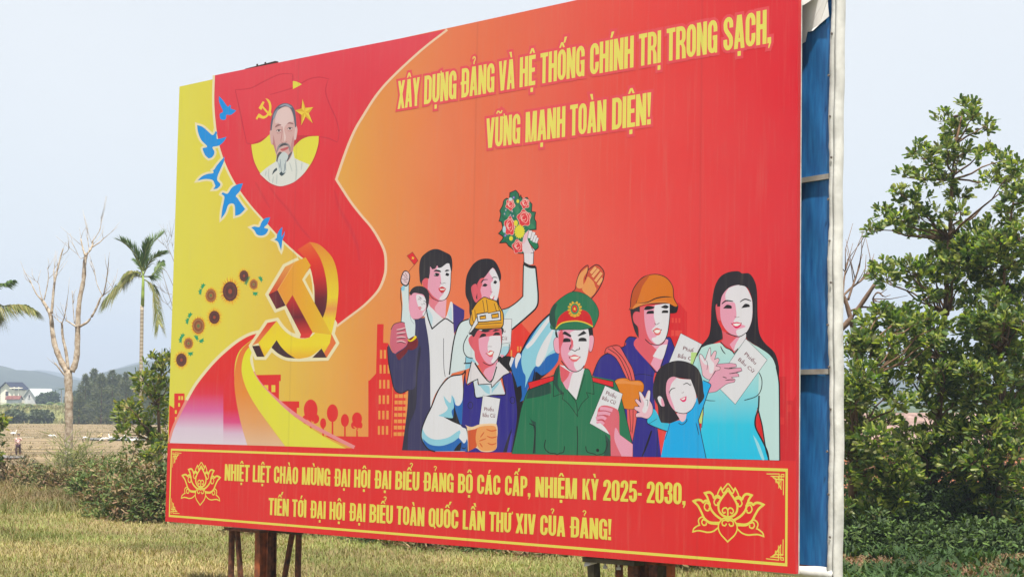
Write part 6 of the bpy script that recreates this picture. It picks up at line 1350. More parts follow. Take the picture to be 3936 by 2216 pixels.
palm('tall slender palm with ringed trunk and drooping fronds left of the billboard', 72, [(776, 1560), (778, 1400), (784, 1100), (788, 800), (792, 540)], None, [(794, 545), (796, 480), (798, 410), (796, 350)],
     [([(795, 370), (770, 290), (725, 220), (682, 186)], -1.0, .62, PG, .05), ([(797, 360), (812, 270), (850, 195), (898, 152)], .8, .62, PG, .05), ([(797, 350), (805, 280), (815, 225), (830, 190)], -.5, .45, PG, .05), ([(798, 375), (835, 300), (880, 260), (905, 245)], -.9, .55, PG, .4),
      ([(795, 385), (750, 375), (700, 400), (655, 440), (605, 490)], -.6, .72, PY, 1.1), ([(795, 380), (760, 355), (725, 360), (690, 400)], 1.0, .6, PY, 1.1), ([(800, 395), (840, 425), (865, 500), (878, 600), (885, 640)], -.6, .62, PY, 1.0), ([(800, 380), (845, 375), (880, 330), (895, 300)], .9, .5, PG, .8), ([(797, 372), (790, 330), (770, 300), (755, 285)], 1.4, .45, PG, .3)], 3)
palm('palm mostly outside the left border with only two fronds hanging into view', 70, [(-75, 1560), (-70, 1200), (-62, 800), (-58, 640)], None, [(-58, 645), (-55, 580), (-52, 520), (-50, 480)],
     [([(-50, 490), (-20, 440), (20, 425), (58, 408)], -.5, .5, PG, .7), ([(-50, 500), (0, 540), (60, 545), (120, 545), (172, 565)], -.5, .75, PY, .8), ([(-50, 500), (-25, 540), (-5, 590), (-8, 610)], .5, .6, PY, .9), ([(-50, 480), (-70, 420), (-110, 380)], .5, .9, PG, .4), ([(-50, 490), (-110, 500), (-150, 560)], 0, .9, PY, .8), ([(-50, 480), (-40, 400), (-50, 380)], .8, .5, PG, .2)], 5)
# ------------------------------------------------------------------ casuarina trees behind the dike
needle = attr_mat('casuarina_needles', .8, .15, .4)
def casuarina(px, top, base, wpx, Y, seed):
    r_ = np.random.default_rng(seed); p0 = pix(DX(px), DYy(base), Y); z0 = gz(p0.x, p0.y); H = pix(DX(px), DYy(top), Y).z - z0; W = wpx * .6897 / FPX * Y
    root = empty('casuarina_tree', (p0.x, p0.y, z0), None, 'tree', 'feathery trees along the dike')
    mb = MB(); mb.tube([(0, 0, -.2), (.05, 0, H * .5), (0, 0, H * .98)], [.14, .09, .02], 6); mb.build('trunk', barkm, root)
    n = 1500; t = r_.uniform(.04, 1, n) ** .85; rad = W * .95 * (1 - t) ** .85 * r_.uniform(.15, 1.05, n) ** .6 * (1 + .35 * np.sin(t * 23 + seed)); a = r_.uniform(0, 2 * PI, n)
    c_ = np.stack([rad * np.cos(a), rad * np.sin(a), t * H], 1)
    d = np.stack([np.cos(a) * .75, np.sin(a) * .75, r_.uniform(.0, .9, n)], 1) + r_.normal(0, .25, (n, 3)); d /= np.linalg.norm(d, axis=1, keepdims=True)
    L = r_.uniform(.5, 1.25, n)[:, None] * (.5 + .5 * (1 - t))[:, None]; wv_ = np.cross(d, r_.normal(size=(n, 3))); wv_ /= np.linalg.norm(wv_, axis=1, keepdims=True); wv_ *= .06
    V_ = np.stack([c_ - wv_ * .4, c_ + wv_ * .4, c_ + d * L * .5 + wv_, c_ + d * L * .5 - wv_, c_ + d * L], 1); k_ = np.arange(n)[:, None] * 5
    Fq = np.concatenate([k_ + [[0, 1, 2]], k_ + [[0, 2, 3]], k_ + [[3, 2, 4]]], 0)
    cols = np.array([(.10, .12, .08), (.13, .145, .095), (.085, .105, .07), (.16, .165, .11)])[r_.integers(0, 4, n)] * r_.uniform(.8, 1.2, (n, 1))
    link('crown', npmesh('crown', V_.reshape(-1, 3), Fq, needle, np.repeat(cols, 5, 0)), root); return root
CAS = [(440, 1040, 1190, 70, 'low feathery tree at the left end of the dike row, right behind the bare trunk'), (472, 930, 1190, 90, 'feathery dike tree second from the bare trunk with a leaning thin top'), (520, 898, 1190, 100, 'tallest feathery dike tree with a pointed top'), (562, 925, 1190, 90, 'feathery dike tree just right of the tallest one'), (622, 905, 1190, 95, 'slim feathery tree in the middle of the dike row'), (660, 930, 1190, 90, 'feathery dike tree right of the middle of the row'), (698, 918, 1190, 90, 'feathery dike tree left of the palm trunk'), (738, 935, 1190, 95, 'feathery dike tree seen close against the palm trunk'), (790, 930, 1190, 100, 'feathery dike tree directly behind the palm trunk'), (850, 945, 1190, 110, 'feathery dike tree half hidden by the yellowish sapling'), (920, 940, 1190, 110, 'feathery dike tree peeping between the sapling and the billboard')]
for i, (px_, tp_, bs_, w_, lb) in enumerate(CAS):
    casuarina(px_, tp_, bs_, w_, 256 + 4 * (i % 3), 40 + i)['label'] = lb
    casuarina(px_ + 21, tp_ + 28 + 14 * (i % 3), bs_, w_, 268 + 3 * (i % 2), 70 + i)['label'] = 'shorter hazy tree behind the ' + lb.split(' with ')[0].split(',')[0].replace('low feathery tree', 'low tree').replace('tallest feathery', 'tallest')

# round bushes and scrub: every bush a thing
bushm = attr_mat('bush_leaf', .6, .2, .22)
def bush(name, label, group, x, y, rx, h, n, cols, leaf, seed, cat='bush', flat=.0, upright=.5):
    r_ = np.random.default_rng(seed); z0 = gz(x, y)
    v = r_.normal(size=(n, 3)); v /= np.linalg.norm(v, axis=1, keepdims=True); v[:, 2] = np.abs(v[:, 2]); rr = r_.uniform(.2, 1, (n, 1)) ** .5
    lump = 1 + .3 * np.sin(v[:, :1] * 5 + seed) * np.cos(v[:, 1:2] * 4 + 2 * seed)
    c_ = v * rr * lump * np.array([[rx, rx * .8, h]]); d = v * .6 + np.array([[0, 0, upright]]) + r_.normal(0, .35, (n, 3)); d /= np.linalg.norm(d, axis=1, keepdims=True)
    root = empty(name, (x, y, z0), label, cat, group)
    link('foliage', leaf_cluster_mesh('foliage', c_, d, 5, leaf[0], leaf[1], cols, bushm, spread=1.2, seed=seed), root)
    mb = MB(); rd = random.Random(seed)
    for _ in range(7):
        q = c_[rd.randrange(n)]; mb.tube([(0, 0, -.05), (q[0] * .5, q[1] * .5, q[2] * .55), tuple(q)], [.02 + rx * .008, .014, .006], 5)
    mb.build('stems', barkm, root); return root
DRY = [(.20, .13, .07), (.27, .19, .10), (.13, .12, .045), (.17, .10, .06), (.08, .09, .03)]
MIXG = [(.10, .12, .04), (.14, .15, .055), (.075, .095, .03), (.20, .15, .07), (.17, .10, .06)]
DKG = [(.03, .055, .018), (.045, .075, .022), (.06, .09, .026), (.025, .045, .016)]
BR = 'scrub bushes at the edge of the bank'
GRN = [(.075, .115, .03), (.10, .145, .038), (.055, .09, .026), (.16, .14, .06), (.13, .17, .045)]
BSH = [(40, 1870, .9, .7, DRY, 'dry brown scrub bush at the far left end of the bank'), (150, 1885, 1.0, .65, MIXG, 'low olive scrub bush right of the one at the far left end'), (245, 1890, .9, .7, DRY, 'dry scrub bush left of the bare trunk foot'), (330, 1930, .75, .8, GRN, 'green and brown scrub bush right of the bare trunk'), (395, 1970, .75, .95, DRY, 'reddish brown scrub bush standing forward on the bank'), (470, 1995, 1.0, 1.3, GRN, 'olive scrub bush forward on the bank below the palm'), (540, 2005, 1.05, 1.35, DRY, 'tall brown scrub bush in front of the palm foot'), (600, 2010, .9, 1.1, GRN, 'dark green scrub bush nearest the lower left corner of the billboard'), (650, 2000, 1.0, 1.1, DKG, 'dark scrub bush half hidden behind the billboard corner'), (455, 1910, 1.2, 1.25, GRN, 'dark green scrub bush behind the forward ones'), (560, 1900, 1.3, 1.5, MIXG, 'tall pale green scrub bush behind the palm foot'), (370, 1890, 1.0, 1.0, MIXG, 'scrub bush between the bare trunk and the palm'), (100, 1840, 1.1, .9, DKG, 'dark green scrub bush behind the far left ones')]
for i, (px_, py_, rx, h_, cl, lb) in enumerate(BSH):
    g_ = pix_ground(px_, py_); bush('scrub_bush', lb, BR, g_.x, g_.y + .3, rx * .85, h_, 330, cl, (.13, .042), 60 + i, upright=.8)
# weeds seen under the board
for i, (px_, py_, rx, h_, cl, lb) in enumerate([(1010, 2062, .9, .42, DRY, 'dry brown weed clump under the board right of the left legs'), (1250, 2070, .9, .35, DRY, 'straw coloured weed clump under the middle of the board'), (1480, 2105, .8, .4, DKG, 'dark green weed clump under the board below the word for members'), (1900, 2140, .9, .45, DKG, 'green weed clump under the board centre right'), (1640, 2130, .8, .35, DRY, 'brown weed clump under the board left of the green one'), (2130, 2160, .9, .4, DRY, 'brown weed clump just left of the right legs'), (2620, 2200, .8, .5, DKG, 'bright green weed clump right of the right legs'), (2800, 2215, .8, .5, MIXG, 'pale weed clump under the right end of the board')]):
    lb = lb.replace('below the word for members', 'near its left third')
    g_ = pix_ground(px_, py_); bush('weed_clump', lb, 'weeds under the board', g_.x, g_.y + 1.0, rx, h_, 260, cl, (.15, .035), 90 + i, 'weeds', upright=.9)
# undergrowth at the foot of the right-hand trees
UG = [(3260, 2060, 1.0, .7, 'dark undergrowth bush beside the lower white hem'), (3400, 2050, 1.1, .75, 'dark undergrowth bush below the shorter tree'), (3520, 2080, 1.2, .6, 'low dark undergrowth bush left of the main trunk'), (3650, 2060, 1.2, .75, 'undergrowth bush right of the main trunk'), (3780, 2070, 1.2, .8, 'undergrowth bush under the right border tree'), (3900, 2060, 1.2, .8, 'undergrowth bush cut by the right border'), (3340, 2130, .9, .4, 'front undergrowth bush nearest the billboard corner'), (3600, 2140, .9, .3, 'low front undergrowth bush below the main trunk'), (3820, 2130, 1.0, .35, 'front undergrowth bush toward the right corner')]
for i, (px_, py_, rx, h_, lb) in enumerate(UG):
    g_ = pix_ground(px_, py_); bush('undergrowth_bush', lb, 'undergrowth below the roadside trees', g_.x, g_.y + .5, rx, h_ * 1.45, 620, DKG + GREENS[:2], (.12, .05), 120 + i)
# grass clump around the bare trunk, bush in front of the person
for i, (px_, py_, rx, h_, lb) in enumerate([(250, 1800, .8, 2.0, 'tall green grass clump at the foot of the bare trunk'), (305, 1810, .7, 1.6, 'tall reedy grass clump right of the bare trunk')]):
    p_ = pix(px_, py_, 77); bush('grass_clump', lb, None, p_.x, 77 + i, rx, h_, 70, [(.13, .15, .04), (.18, .18, .06), (.09, .12, .03)], (.8, .035), 150 + i, 'grass', upright=1.6)
p_ = pix(60, 1700, 72); bush('dry_shrub', 'leafless reddish shrub in front of the walking person', None, p_.x, 72, 1.0, 2.1, 150, [(.22, .12, .08), (.16, .13, .06)], (.16, .03), 155)

# banana row and far orchard trees
bn = attr_mat('banana_leaf', .5, .3, .3)
def banana(px, py, Y, h, seed, lb):
    rd = random.Random(seed); p0 = pix(px, py, Y); z0 = gz(p0.x, p0.y); root = empty('banana_plant', (p0.x, p0.y, z0), lb, 'banana plant', 'banana plants in front of the far houses')
    mb = MB(); mb.tube([(0, 0, -.1), (.05, 0, h * .45)], [.16, .1], 7); mb.build('stem', pbr('banana_stem', (.16, .17, .07), .7, .2), root)
    mb = MB()
    for k_ in range(9):
        a = rd.uniform(0, 2 * PI); L = h * rd.uniform(.5, .75); d = Vector((math.cos(a), math.sin(a), 0)); s_ = Vector((-d.y, d.x, 0)); el = rd.uniform(.5, 1.3); c_ = tuple(x * rd.uniform(.8, 1.3) for x in (.15, .17, .06)); pr = None
        for i in range(6):
            t = i / 5; q = d * L * t * math.cos(el * (1 - .6 * t)) + Vector((0, 0, h * .4 + L * (math.sin(el) * t - .75 * t * t))); w2 = .27 * math.sin(PI * min(.97, .12 + .8 * t)) * h / 3; row = (q - s_ * w2 + Vector((0, 0, -.1 * w2)), q + Vector((0, 0, .06)), q + s_ * w2)
            if pr: mb.add([*pr, *row], [(0, 1, 4, 3), (1, 2, 5, 4)], c_)
            pr = row
    mb.build('leaves', bn, root, colattr=True)
for i in range(26):
    x = -10 + i * 14.5 + random.uniform(-5, 5)
    banana(DX(x), DYy(1110), 345 + random.uniform(-12, 12), random.uniform(3.4, 4.8), 200 + i, None)
for o in list(COL.objects):
    if o.name.startswith('banana_plant'): o['label'] = 'pale green banana plant in the row between the dike and the far houses'
DIK = [(.07, .09, .04), (.09, .11, .05), (.06, .08, .035)]
def far_tree(name, lb, px, base, top, wpx, Y, cols, seed, n=700):
    p0 = pix(DX(px), DYy(base), Y); z0 = gz(p0.x, p0.y); H = pix(DX(px), DYy(top), Y).z - z0; W = wpx * .6897 / FPX * Y; r_ = np.random.default_rng(seed)
    root = empty(name, (p0.x, p0.y, z0), lb, 'tree'); mb = MB(); mb.tube([(0, 0, -.2), (.1, 0, H * .4), (0, 0, H * .8)], [.2, .14, .05], 6); mb.build('trunk', barkm, root)
    v = r_.normal(size=(n, 3)); v /= np.linalg.norm(v, axis=1, keepdims=True); c_ = v * (r_.uniform(.3, 1, (n, 1)) ** .5) * (1 + .22 * np.sin(5 * v[:, :1] + seed)) * np.array([[W / 2, W / 2, H * .42]]) + np.array([[0, 0, H * .56]])
    link('crown', leaf_cluster_mesh('crown', c_, v, 4, .7, .4, cols, bushm, spread=1.2, seed=seed), root)
far_tree('round_tree', 'dark rounded tree right of the grey roofed barn', 272, 1100, 1028, 105, 405, DKG, 301)
far_tree('round_tree', 'hazy low tree between the small far palm and the feathery dike trees', 420, 1110, 1030, 90, 390, DKG, 302)
far_tree('round_tree', 'dark tree behind the left far house', -30, 1090, 1000, 100, 440, DKG, 303)
far_tree('round_tree', 'bushy tree on the dike left of the bare trunk', 75, 1190, 1140, 90, 258, DIK, 304); far_tree('round_tree', 'bushy tree on the dike just left of the bare trunk', 225, 1195, 1142, 95, 258, DIK, 305); far_tree('round_tree', 'low bushy tree at the foot of the feathery row', 590, 1195, 1130, 110, 266, DIK, 306); far_tree('round_tree', 'low bushy tree at the right foot of the feathery row', 680, 1195, 1140, 120, 266, DIK, 307)
far_tree('round_tree', 'spreading low bush on the dike right of the bare trunk', 450, 1195, 1140, 100, 262, DIK, 308)
palm_far = pix(DX(340), DYy(1110), 380)
rp_ = empty('far_palm', (palm_far.x, 380, gz(palm_far.x, 380)), 'small hazy palm standing between the barn and the feathery trees', 'palm tree')
mb = MB(); Hp = pix(DX(340), DYy(1005), 380).z - rp_.location.z; mb.tube([(0, 0, -.1), (.1, 0, Hp * .5), (0, 0, Hp)], [.14, .12, .1], 6); mb.build('trunk', ptrunk, rp_)
mb = MB(); rd = random.Random(3)
for k_ in range(13):
    a = 2 * PI * k_ / 13; el = rd.uniform(-.2, .9); L = 1.6
    for i in range(14):
        t = i / 13; q = Vector((math.cos(a) * L * t, math.sin(a) * L * t, Hp + L * (math.sin(el) * t - .7 * t * t))); s_ = Vector((-math.sin(a), math.cos(a), -.6)) * .3 * (1 - .5 * t); s2 = Vector((math.sin(a), -math.cos(a), -.6)) * .3 * (1 - .5 * t); dd = Vector((math.cos(a), math.sin(a), 0)) * .07
        for z in (s_, s2): mb.add([q, q + dd, q + z + dd * 2], [(0, 1, 2)], (.05, .08, .025))
mb.build('fronds', palm_leaf, rp_, colattr=True)

# ------------------------------------------------------------------ houses
def house(name, lb, x, y, w_, d_, hw_, hr, yaw, wall, roofm, over=.35, wins=(), porch=None, base=None):
    """gabled house: gable ends at +-x' ; walls are one mesh, roof two thick slopes"""
    z0 = gz(x, y) if base is None else base; root = empty(name, (x, y, z0), lb, 'house'); root.rotation_euler.z = yaw
    m = MB(); a, b2 = w_ / 2, d_ / 2
    vs = [(-a, -b2, -1), (a, -b2, -1), (a, b2, -1), (-a, b2, -1), (-a, -b2, hw_), (a, -b2, hw_), (a, b2, hw_), (-a, b2, hw_), (-a, 0, hw_ + hr), (a, 0, hw_ + hr)]
    m.add(vs, [(0, 1, 5, 4), (2, 3, 7, 6), (1, 2, 6, 9, 5), (3, 0, 4, 8, 7)]); m.build('wall', wall, root)
    m = MB()
    for s_ in (-1, 1):
        e = Vector((0, s_ * (b2 + over), hw_ - over * hr / b2)); t = Vector((0, 0, hw_ + hr)); n_ = Vector((0, s_ * hr, b2)).normalized() * .12
        q = [Vector((-a - over, 0, 0)) + e, Vector((a + over, 0, 0)) + e, Vector((a + over, 0, 0)) + t, Vector((-a - over, 0, 0)) + t]
        m.add([z + n_ * .1 for z in q] + [z + n_ for z in q], [(0, 1, 2, 3), (7, 6, 5, 4), (0, 4, 5, 1), (1, 5, 6, 2), (2, 6, 7, 3), (3, 7, 4, 0)])
    m.build('roof', roofm, root)
    for (cx_, cy_, cz_, sx_, sy_, sz_) in wins:
        m = MB(); m.box((cx_, cy_, cz_), (sx_ / 2, sy_ / 2, sz_ / 2)); wo = m.build('window', pbr('dark_opening', (.05, .05, .055), .4, .3), root)
        m = MB()
        if sx_ < sy_: m.box((cx_, cy_, cz_ - sz_ / 2 - .06), (sx_ / 2 + .06, sy_ / 2 + .1, .05))
        else: m.box((cx_, cy_, cz_ - sz_ / 2 - .06), (sx_ / 2 + .1, sy_ / 2 + .06, .05))
        m.build('sill', wall, wo)
    return root
cream = pbr('cream_wall', (.86, .80, .64), .85, .1, .04, .6); greyw = pbr('grey_white_wall', (.62, .61, .58), .85, .1, .06, .5)
navy = pbr('navy_sheet_roof', (.02, .026, .05), .7, .15, .1, 1); greyr = pbr('grey_sheet_roof', (.36, .39, .39), .6, .3, .08, .8); tile = pbr('dark_red_tile_roof', (.15, .06, .05), .8, .1, .15, 2)
YH = 410
hp = pix(DX(54), DYy(1082), YH)
h1 = house('house', 'cream walled far house with a navy roof at the left border', hp.x, YH + 3, 4.6, 4.3, 2.9, 1.5, math.radians(60), cream, navy, .5, [(-2.32, -.2, 1.6, .05, 1.0, 1.2)], base=hp.z + .6)
for px_ in (78, 103):
    q = pix(DX(px_), DYy(1050), YH - 1); m = MB(); m.box((0, 0, 1.0), (.12, .12, 2.2)); c_ = m.build('column', cream, h1); c_.matrix_parent_inverse = Matrix.Rotation(-h1.rotation_euler.z, 4, 'Z') @ Matrix.Translation(-h1.location); c_.location = (q.x, q.y, hp.z + .6)
q = pix(DX(90), DYy(1010), YH - 1); m = MB(); m.box((0, 0, 0), (1.5, .6, .12)); c_ = m.build('porch_beam', cream, h1); c_.matrix_parent_inverse = Matrix.Rotation(-h1.rotation_euler.z, 4, 'Z') @ Matrix.Translation(-h1.location); c_.location = (q.x, q.y, hp.z + 3.6)
hp2 = pix(DX(92), DYy(1094), YH - 6); house('shed', 'low shed with a dark red tiled roof beside the cream far house', hp2.x, YH - 8, 3.0, 2.4, 1.0, .7, 0, greyw, tile, .3, base=hp2.z + .4)['category'] = 'shed'
hp3 = pix(DX(196), DYy(1085), YH - 4); house('barn', 'grey white gabled barn with a pale grey sheet roof in the far distance', hp3.x, YH, 5.9, 4.2, 1.7, 1.8, math.radians(52), greyw, greyr, .3, [(-2.97, .2, 1.7, .06, .5, .7), (0.5, -2.12, .9, 1.0, .06, .8)], base=hp3.z)['category'] = 'barn'

# ------------------------------------------------------------------ geese
white_f = pbr('white_feathers', (.80, .79, .74), .8, .15, .04, 9); buff_f = pbr('buff_feathers', (.60, .46, .24), .8, .15, .08, 9); beakm = pbr('orange_beak', (.65, .30, .05), .5, .3)
def goose(px, py, yaw, up_neck, mat, lb, sc_=1.0):
    g_ = pix_ground(*R('D', px, py)); zt = max(gz(g_.x, g_.y), FIELD + .05); root = empty('goose', (g_.x, g_.y, zt), lb, 'goose', 'geese on the flooded paddy'); root.rotation_euler.z = yaw
    S = sc_; m = MB(); n = 10
    body = [(-.46, .38, .015), (-.38, .33, .09), (-.2, .27, .19), (0, .25, .22), (.18, .27, .19), (.3, .34, .12)]
    neck = [(.36, .46, .075), (.38, .58, .06), (.4, .68, .055), (.45, .75, .068), (.52, .74, .05)] if up_neck else [(.4, .36, .075), (.52, .28, .06), (.62, .18, .055), (.7, .11, .06), (.76, .07, .045)]
    prof = body + neck
    m.tube([(x * S, 0, z * S) for x, z, r in prof], [r * S for x, z, r in prof], n); m.build('body', mat, root, smooth=True)
    hx, hz = prof[-1][0], prof[-1][1]; m = MB(); m.tube([(hx * S - .02, 0, hz * S), ((hx + .1) * S, 0, (hz - .03) * S)], [.032 * S, .012 * S], 6); m.build('beak', beakm, root)
    for s_ in (-1, 1):
        m = MB(); m.tube([(.2 * S, s_ * .15 * S, .3 * S), (0, s_ * .215 * S, .3 * S), (-.25 * S, s_ * .14 * S, .36 * S), (-.48 * S, s_ * .05 * S, .4 * S)], [.03 * S, .1 * S, .075 * S, .01], 6); m.build('wing', mat, root, smooth=True)
        m = MB(); m.tube([(.02, s_ * .08, .1), (.02, s_ * .08, -.06)], [.016, .014], 5); m.build('leg', beakm, root)
GEESE = [(75, 1266, 0, True, white_f, 'white goose farthest left, beside the walking person'), (287, 1282, 0, False, white_f, 'white goose stooping between the person and the bare trunk'), (475, 1294, 2.4, False, white_f, 'white goose with lowered head just right of the bare trunk'), (556, 1285, 1.2, True, buff_f, 'buff coloured goose among the white ones'), (587, 1300, 3.1, False, white_f, 'white goose lying in front of the buff goose'), (620, 1294, 2.6, True, white_f, 'white goose with raised neck right of the buff goose'), (683, 1300, 1.3, True, white_f, 'white goose seen end on, right of the raised neck one'), (745, 1308, 3.0, False, white_f, 'white goose just left of the palm trunk'), (842, 1306, 2.2, True, white_f, 'white goose right of the palm trunk among sapling leaves'), (868, 1304, .3, False, white_f, 'white goose half hidden behind the sapling'), (900, 1308, 1.4, True, white_f, 'white goose farthest right near the billboard edge')]
for a in GEESE: goose(*a, .72)

# ------------------------------------------------------------------ the person walking with a carrying pole
g_ = pix_ground(*R('D', 100, 1385)); PX, PY_ = g_.x, g_.y; PZ = max(gz(PX, PY_), FIELD); hgt = 1.5
per = empty('person', (PX, PY_, PZ), 'person in a pink checked shirt and dark trousers walking the field with a shoulder pole', 'person')
def skin(name, pts, edges, rad, mat, parent, sub=2, root=0):
    me = bpy.data.meshes.new(name); me.from_pydata(pts, edges, []); o = bpy.data.objects.new(name, me); COL.objects.link(o)
    o.modifiers.new('s', 'SKIN'); sub_ = o.modifiers.new('b', 'SUBSURF'); sub_.levels = sub_.render_levels = sub
    for v_, r_ in zip(me.skin_vertices[0].data, rad): v_.radius = (r_, r_)
    me.skin_vertices[0].data[root].use_root = True
    bpy.context.view_layer.update()
    m2 = bpy.data.meshes.new_from_object(o.evaluated_get(bpy.context.evaluated_depsgraph_get())); bpy.data.objects.remove(o); m2.materials.clear(); m2.materials.append(mat)
    m2.polygons.foreach_set('use_smooth', [True] * len(m2.polygons)); m2.name = name
    return link(name, m2, parent)
skm = pbr('skin', (.42, .26, .18), .6, .3, .03, 5)
pts = [(0, 0, .8), (0, 0, 1.0), (0, 0, 1.2), (0, -.01, 1.27), (0, -.015, 1.36), (0, -.02, 1.45), (-.08, 0, .76), (-.09, -.12, .42), (-.09, -.02, .06), (-.09, -.12, .03), (.08, 0, .76), (.09, .1, .43), (.09, .2, .1), (.09, .12, .03),
       (-.15, 0, 1.18), (-.2, .02, .96), (-.18, -.1, .8), (.16, 0, 1.18), (.24, -.08, 1.06), (.17, -.16, 1.2), (-.185, -.14, .745), (.15, -.165, 1.245)]
edg = [(0, 1), (1, 2), (2, 3), (3, 4), (4, 5), (0, 6), (6, 7), (7, 8), (8, 9), (0, 10), (10, 11), (11, 12), (12, 13), (2, 14), (14, 15), (15, 16), (2, 17), (17, 18), (18, 19), (16, 20), (19, 21)]
rad = [.115, .10, .11, .045, .085, .07, .085, .055, .035, .03, .085, .055, .035, .03, .05, .04, .028, .05, .04, .028, .03, .03]
skin('body', pts, edg, rad, skm, per)
chk, nt, b = newmat('pink_checked_shirt'); tc = nt.nodes.new('ShaderNodeTexCoord'); ck = nt.nodes.new('ShaderNodeTexChecker'); ck.inputs['Scale'].default_value = 16; ck.inputs[1].default_value = (.62, .30, .30, 1); ck.inputs[2].default_value = (.75, .58, .55, 1)
nt.links.new(tc.outputs['Object'], ck.inputs['Vector']); nt.links.new(ck.outputs[0], b.inputs['Base Color']); b.inputs['Roughness'].default_value = .9
skin('shirt', [(0, 0, .8), (0, 0, 1.0), (0, 0, 1.2), (-.15, 0, 1.19), (-.2, .02, .97), (.16, 0, 1.19), (.24, -.08, 1.07)], [(0, 1), (1, 2), (2, 3), (3, 4), (2, 5), (5, 6)], [.14, .125, .13, .065, .055, .065, .055], chk, per)
skin('trousers', [(0, 0, .82), (-.08, 0, .76), (-.09, -.12, .42), (-.09, -.03, .12), (.08, 0, .76), (.09, .1, .43), (.09, .19, .14)], [(0, 1), (1, 2), (2, 3), (0, 4), (4, 5), (5, 6)], [.13, .1, .075, .06, .1, .075, .06], pbr('dark_trousers', (.07, .04, .05), .9, .1), per)
skin('hair', [(0, .02, 1.40), (0, .0, 1.48), (0, .06, 1.44), (0, .1, 1.33)], [(0, 1), (0, 2), (2, 3)], [.09, .075, .07, .035], pbr('black_hair', (.015, .013, .013), .5, .4), per)
for s_ in (-1, 1):
    m = MB(); m.tube([(s_ * .03, -.1, 1.385), (s_ * .03, -.108, 1.385)], [.012, .01], 6); m.build('eye', pbr('dark_eye', (.02, .015, .01), .3, .5), per)
m = MB(); m.tube([(0, -.1, 1.37), (0, -.125, 1.35)], [.012, .014], 6); m.build('nose', skm, per)
pole = MB(); pole.tube([(-.35, -.17, 1.24), (.2, -.12, 1.285), (1.05, -.05, 1.27)], [.016, .018, .016], 7)
po = pole.build('carrying_pole', pbr('bamboo', (.45, .40, .30), .6, .3), None, (PX, PY_, PZ)); tag(po, 'pale bamboo pole resting on the shoulder of the walking person', 'pole')
per.rotation_euler.z = 0.0

# ------------------------------------------------------------------ brick stacks behind the right-hand trees
brk, nt, b = newmat('stacked_hollow_bricks'); geo2 = nt.nodes.new('ShaderNodeNewGeometry'); tc = nt.nodes.new('ShaderNodeTexCoord')
sp_ = nt.nodes.new('ShaderNodeSeparateXYZ'); cmb = nt.nodes.new('ShaderNodeCombineXYZ'); ad = nt.nodes.new('ShaderNodeMath'); nt.links.new(tc.outputs['Object'], sp_.inputs[0]); nt.links.new(sp_.outputs[0], ad.inputs[0]); nt.links.new(sp_.outputs[1], ad.inputs[1]); nt.links.new(ad.outputs[0], cmb.inputs[0]); nt.links.new(sp_.outputs[2], cmb.inputs[1])
bt = nt.nodes.new('ShaderNodeTexBrick'); bt.offset = .5; bt.inputs['Scale'].default_value = 1; bt.inputs['Brick Width'].default_value = .12; bt.inputs['Row Height'].default_value = .1; bt.inputs['Mortar Size'].default_value = .016
bt.inputs['Color1'].default_value = (.42, .15, .08, 1); bt.inputs['Color2'].default_value = (.52, .24, .14, 1); bt.inputs['Mortar'].default_value = (.05, .03, .025, 1); nt.links.new(cmb.outputs[0], bt.inputs['Vector']); nt.links.new(bt.outputs[0], b.inputs['Base Color']); b.inputs['Roughness'].default_value = .9
def brick_stack(px, py, Y, w_, d_, h, lb, seed):
    rd = random.Random(seed); p0 = pix(px, py, Y); z0 = gz(p0.x, Y); m = MB()
    nx = int(w_ / .5)
    for i in range(nx):
        for j in range(max(1, int(d_ / .5))):
            hh = h * rd.uniform(.72, 1.05); m.box((-w_ / 2 + .25 + i * .5, -d_ / 2 + .25 + j * .5, hh / 2 - .05), (.244, .244, hh / 2))
    o = m.build('brick_stack', brk, None, (p0.x, Y, z0)); o.rotation_euler.z = rd.uniform(-.2, .2)
    tag(o, lb, 'bricks', 'brick stacks behind the trees')
brick_stack(3470, 1960, 44, 4.5, 1.5, 1.15, 'red hollow brick stack glimpsed between the two left trunks', 1); brick_stack(3730, 1950, 45, 4.0, 1.5, 1.3, 'red hollow brick stack glimpsed right of the main trunk', 2); brick_stack(3930, 1930, 47, 3.0, 1.5, 1.5, 'red hollow brick stack glimpsed at the right border', 3)
house('tiled_shed', 'long low shed with weathered pink roof tiles seen through the right hand leaves', pix(3600, 1600, 70).x, 70, 14, 6, .9, 1.1, .15, greyw, pbr('weathered_roof_tiles', (.20, .14, .125), .9, .1, .2, 3, .4), .4)['category'] = 'shed'

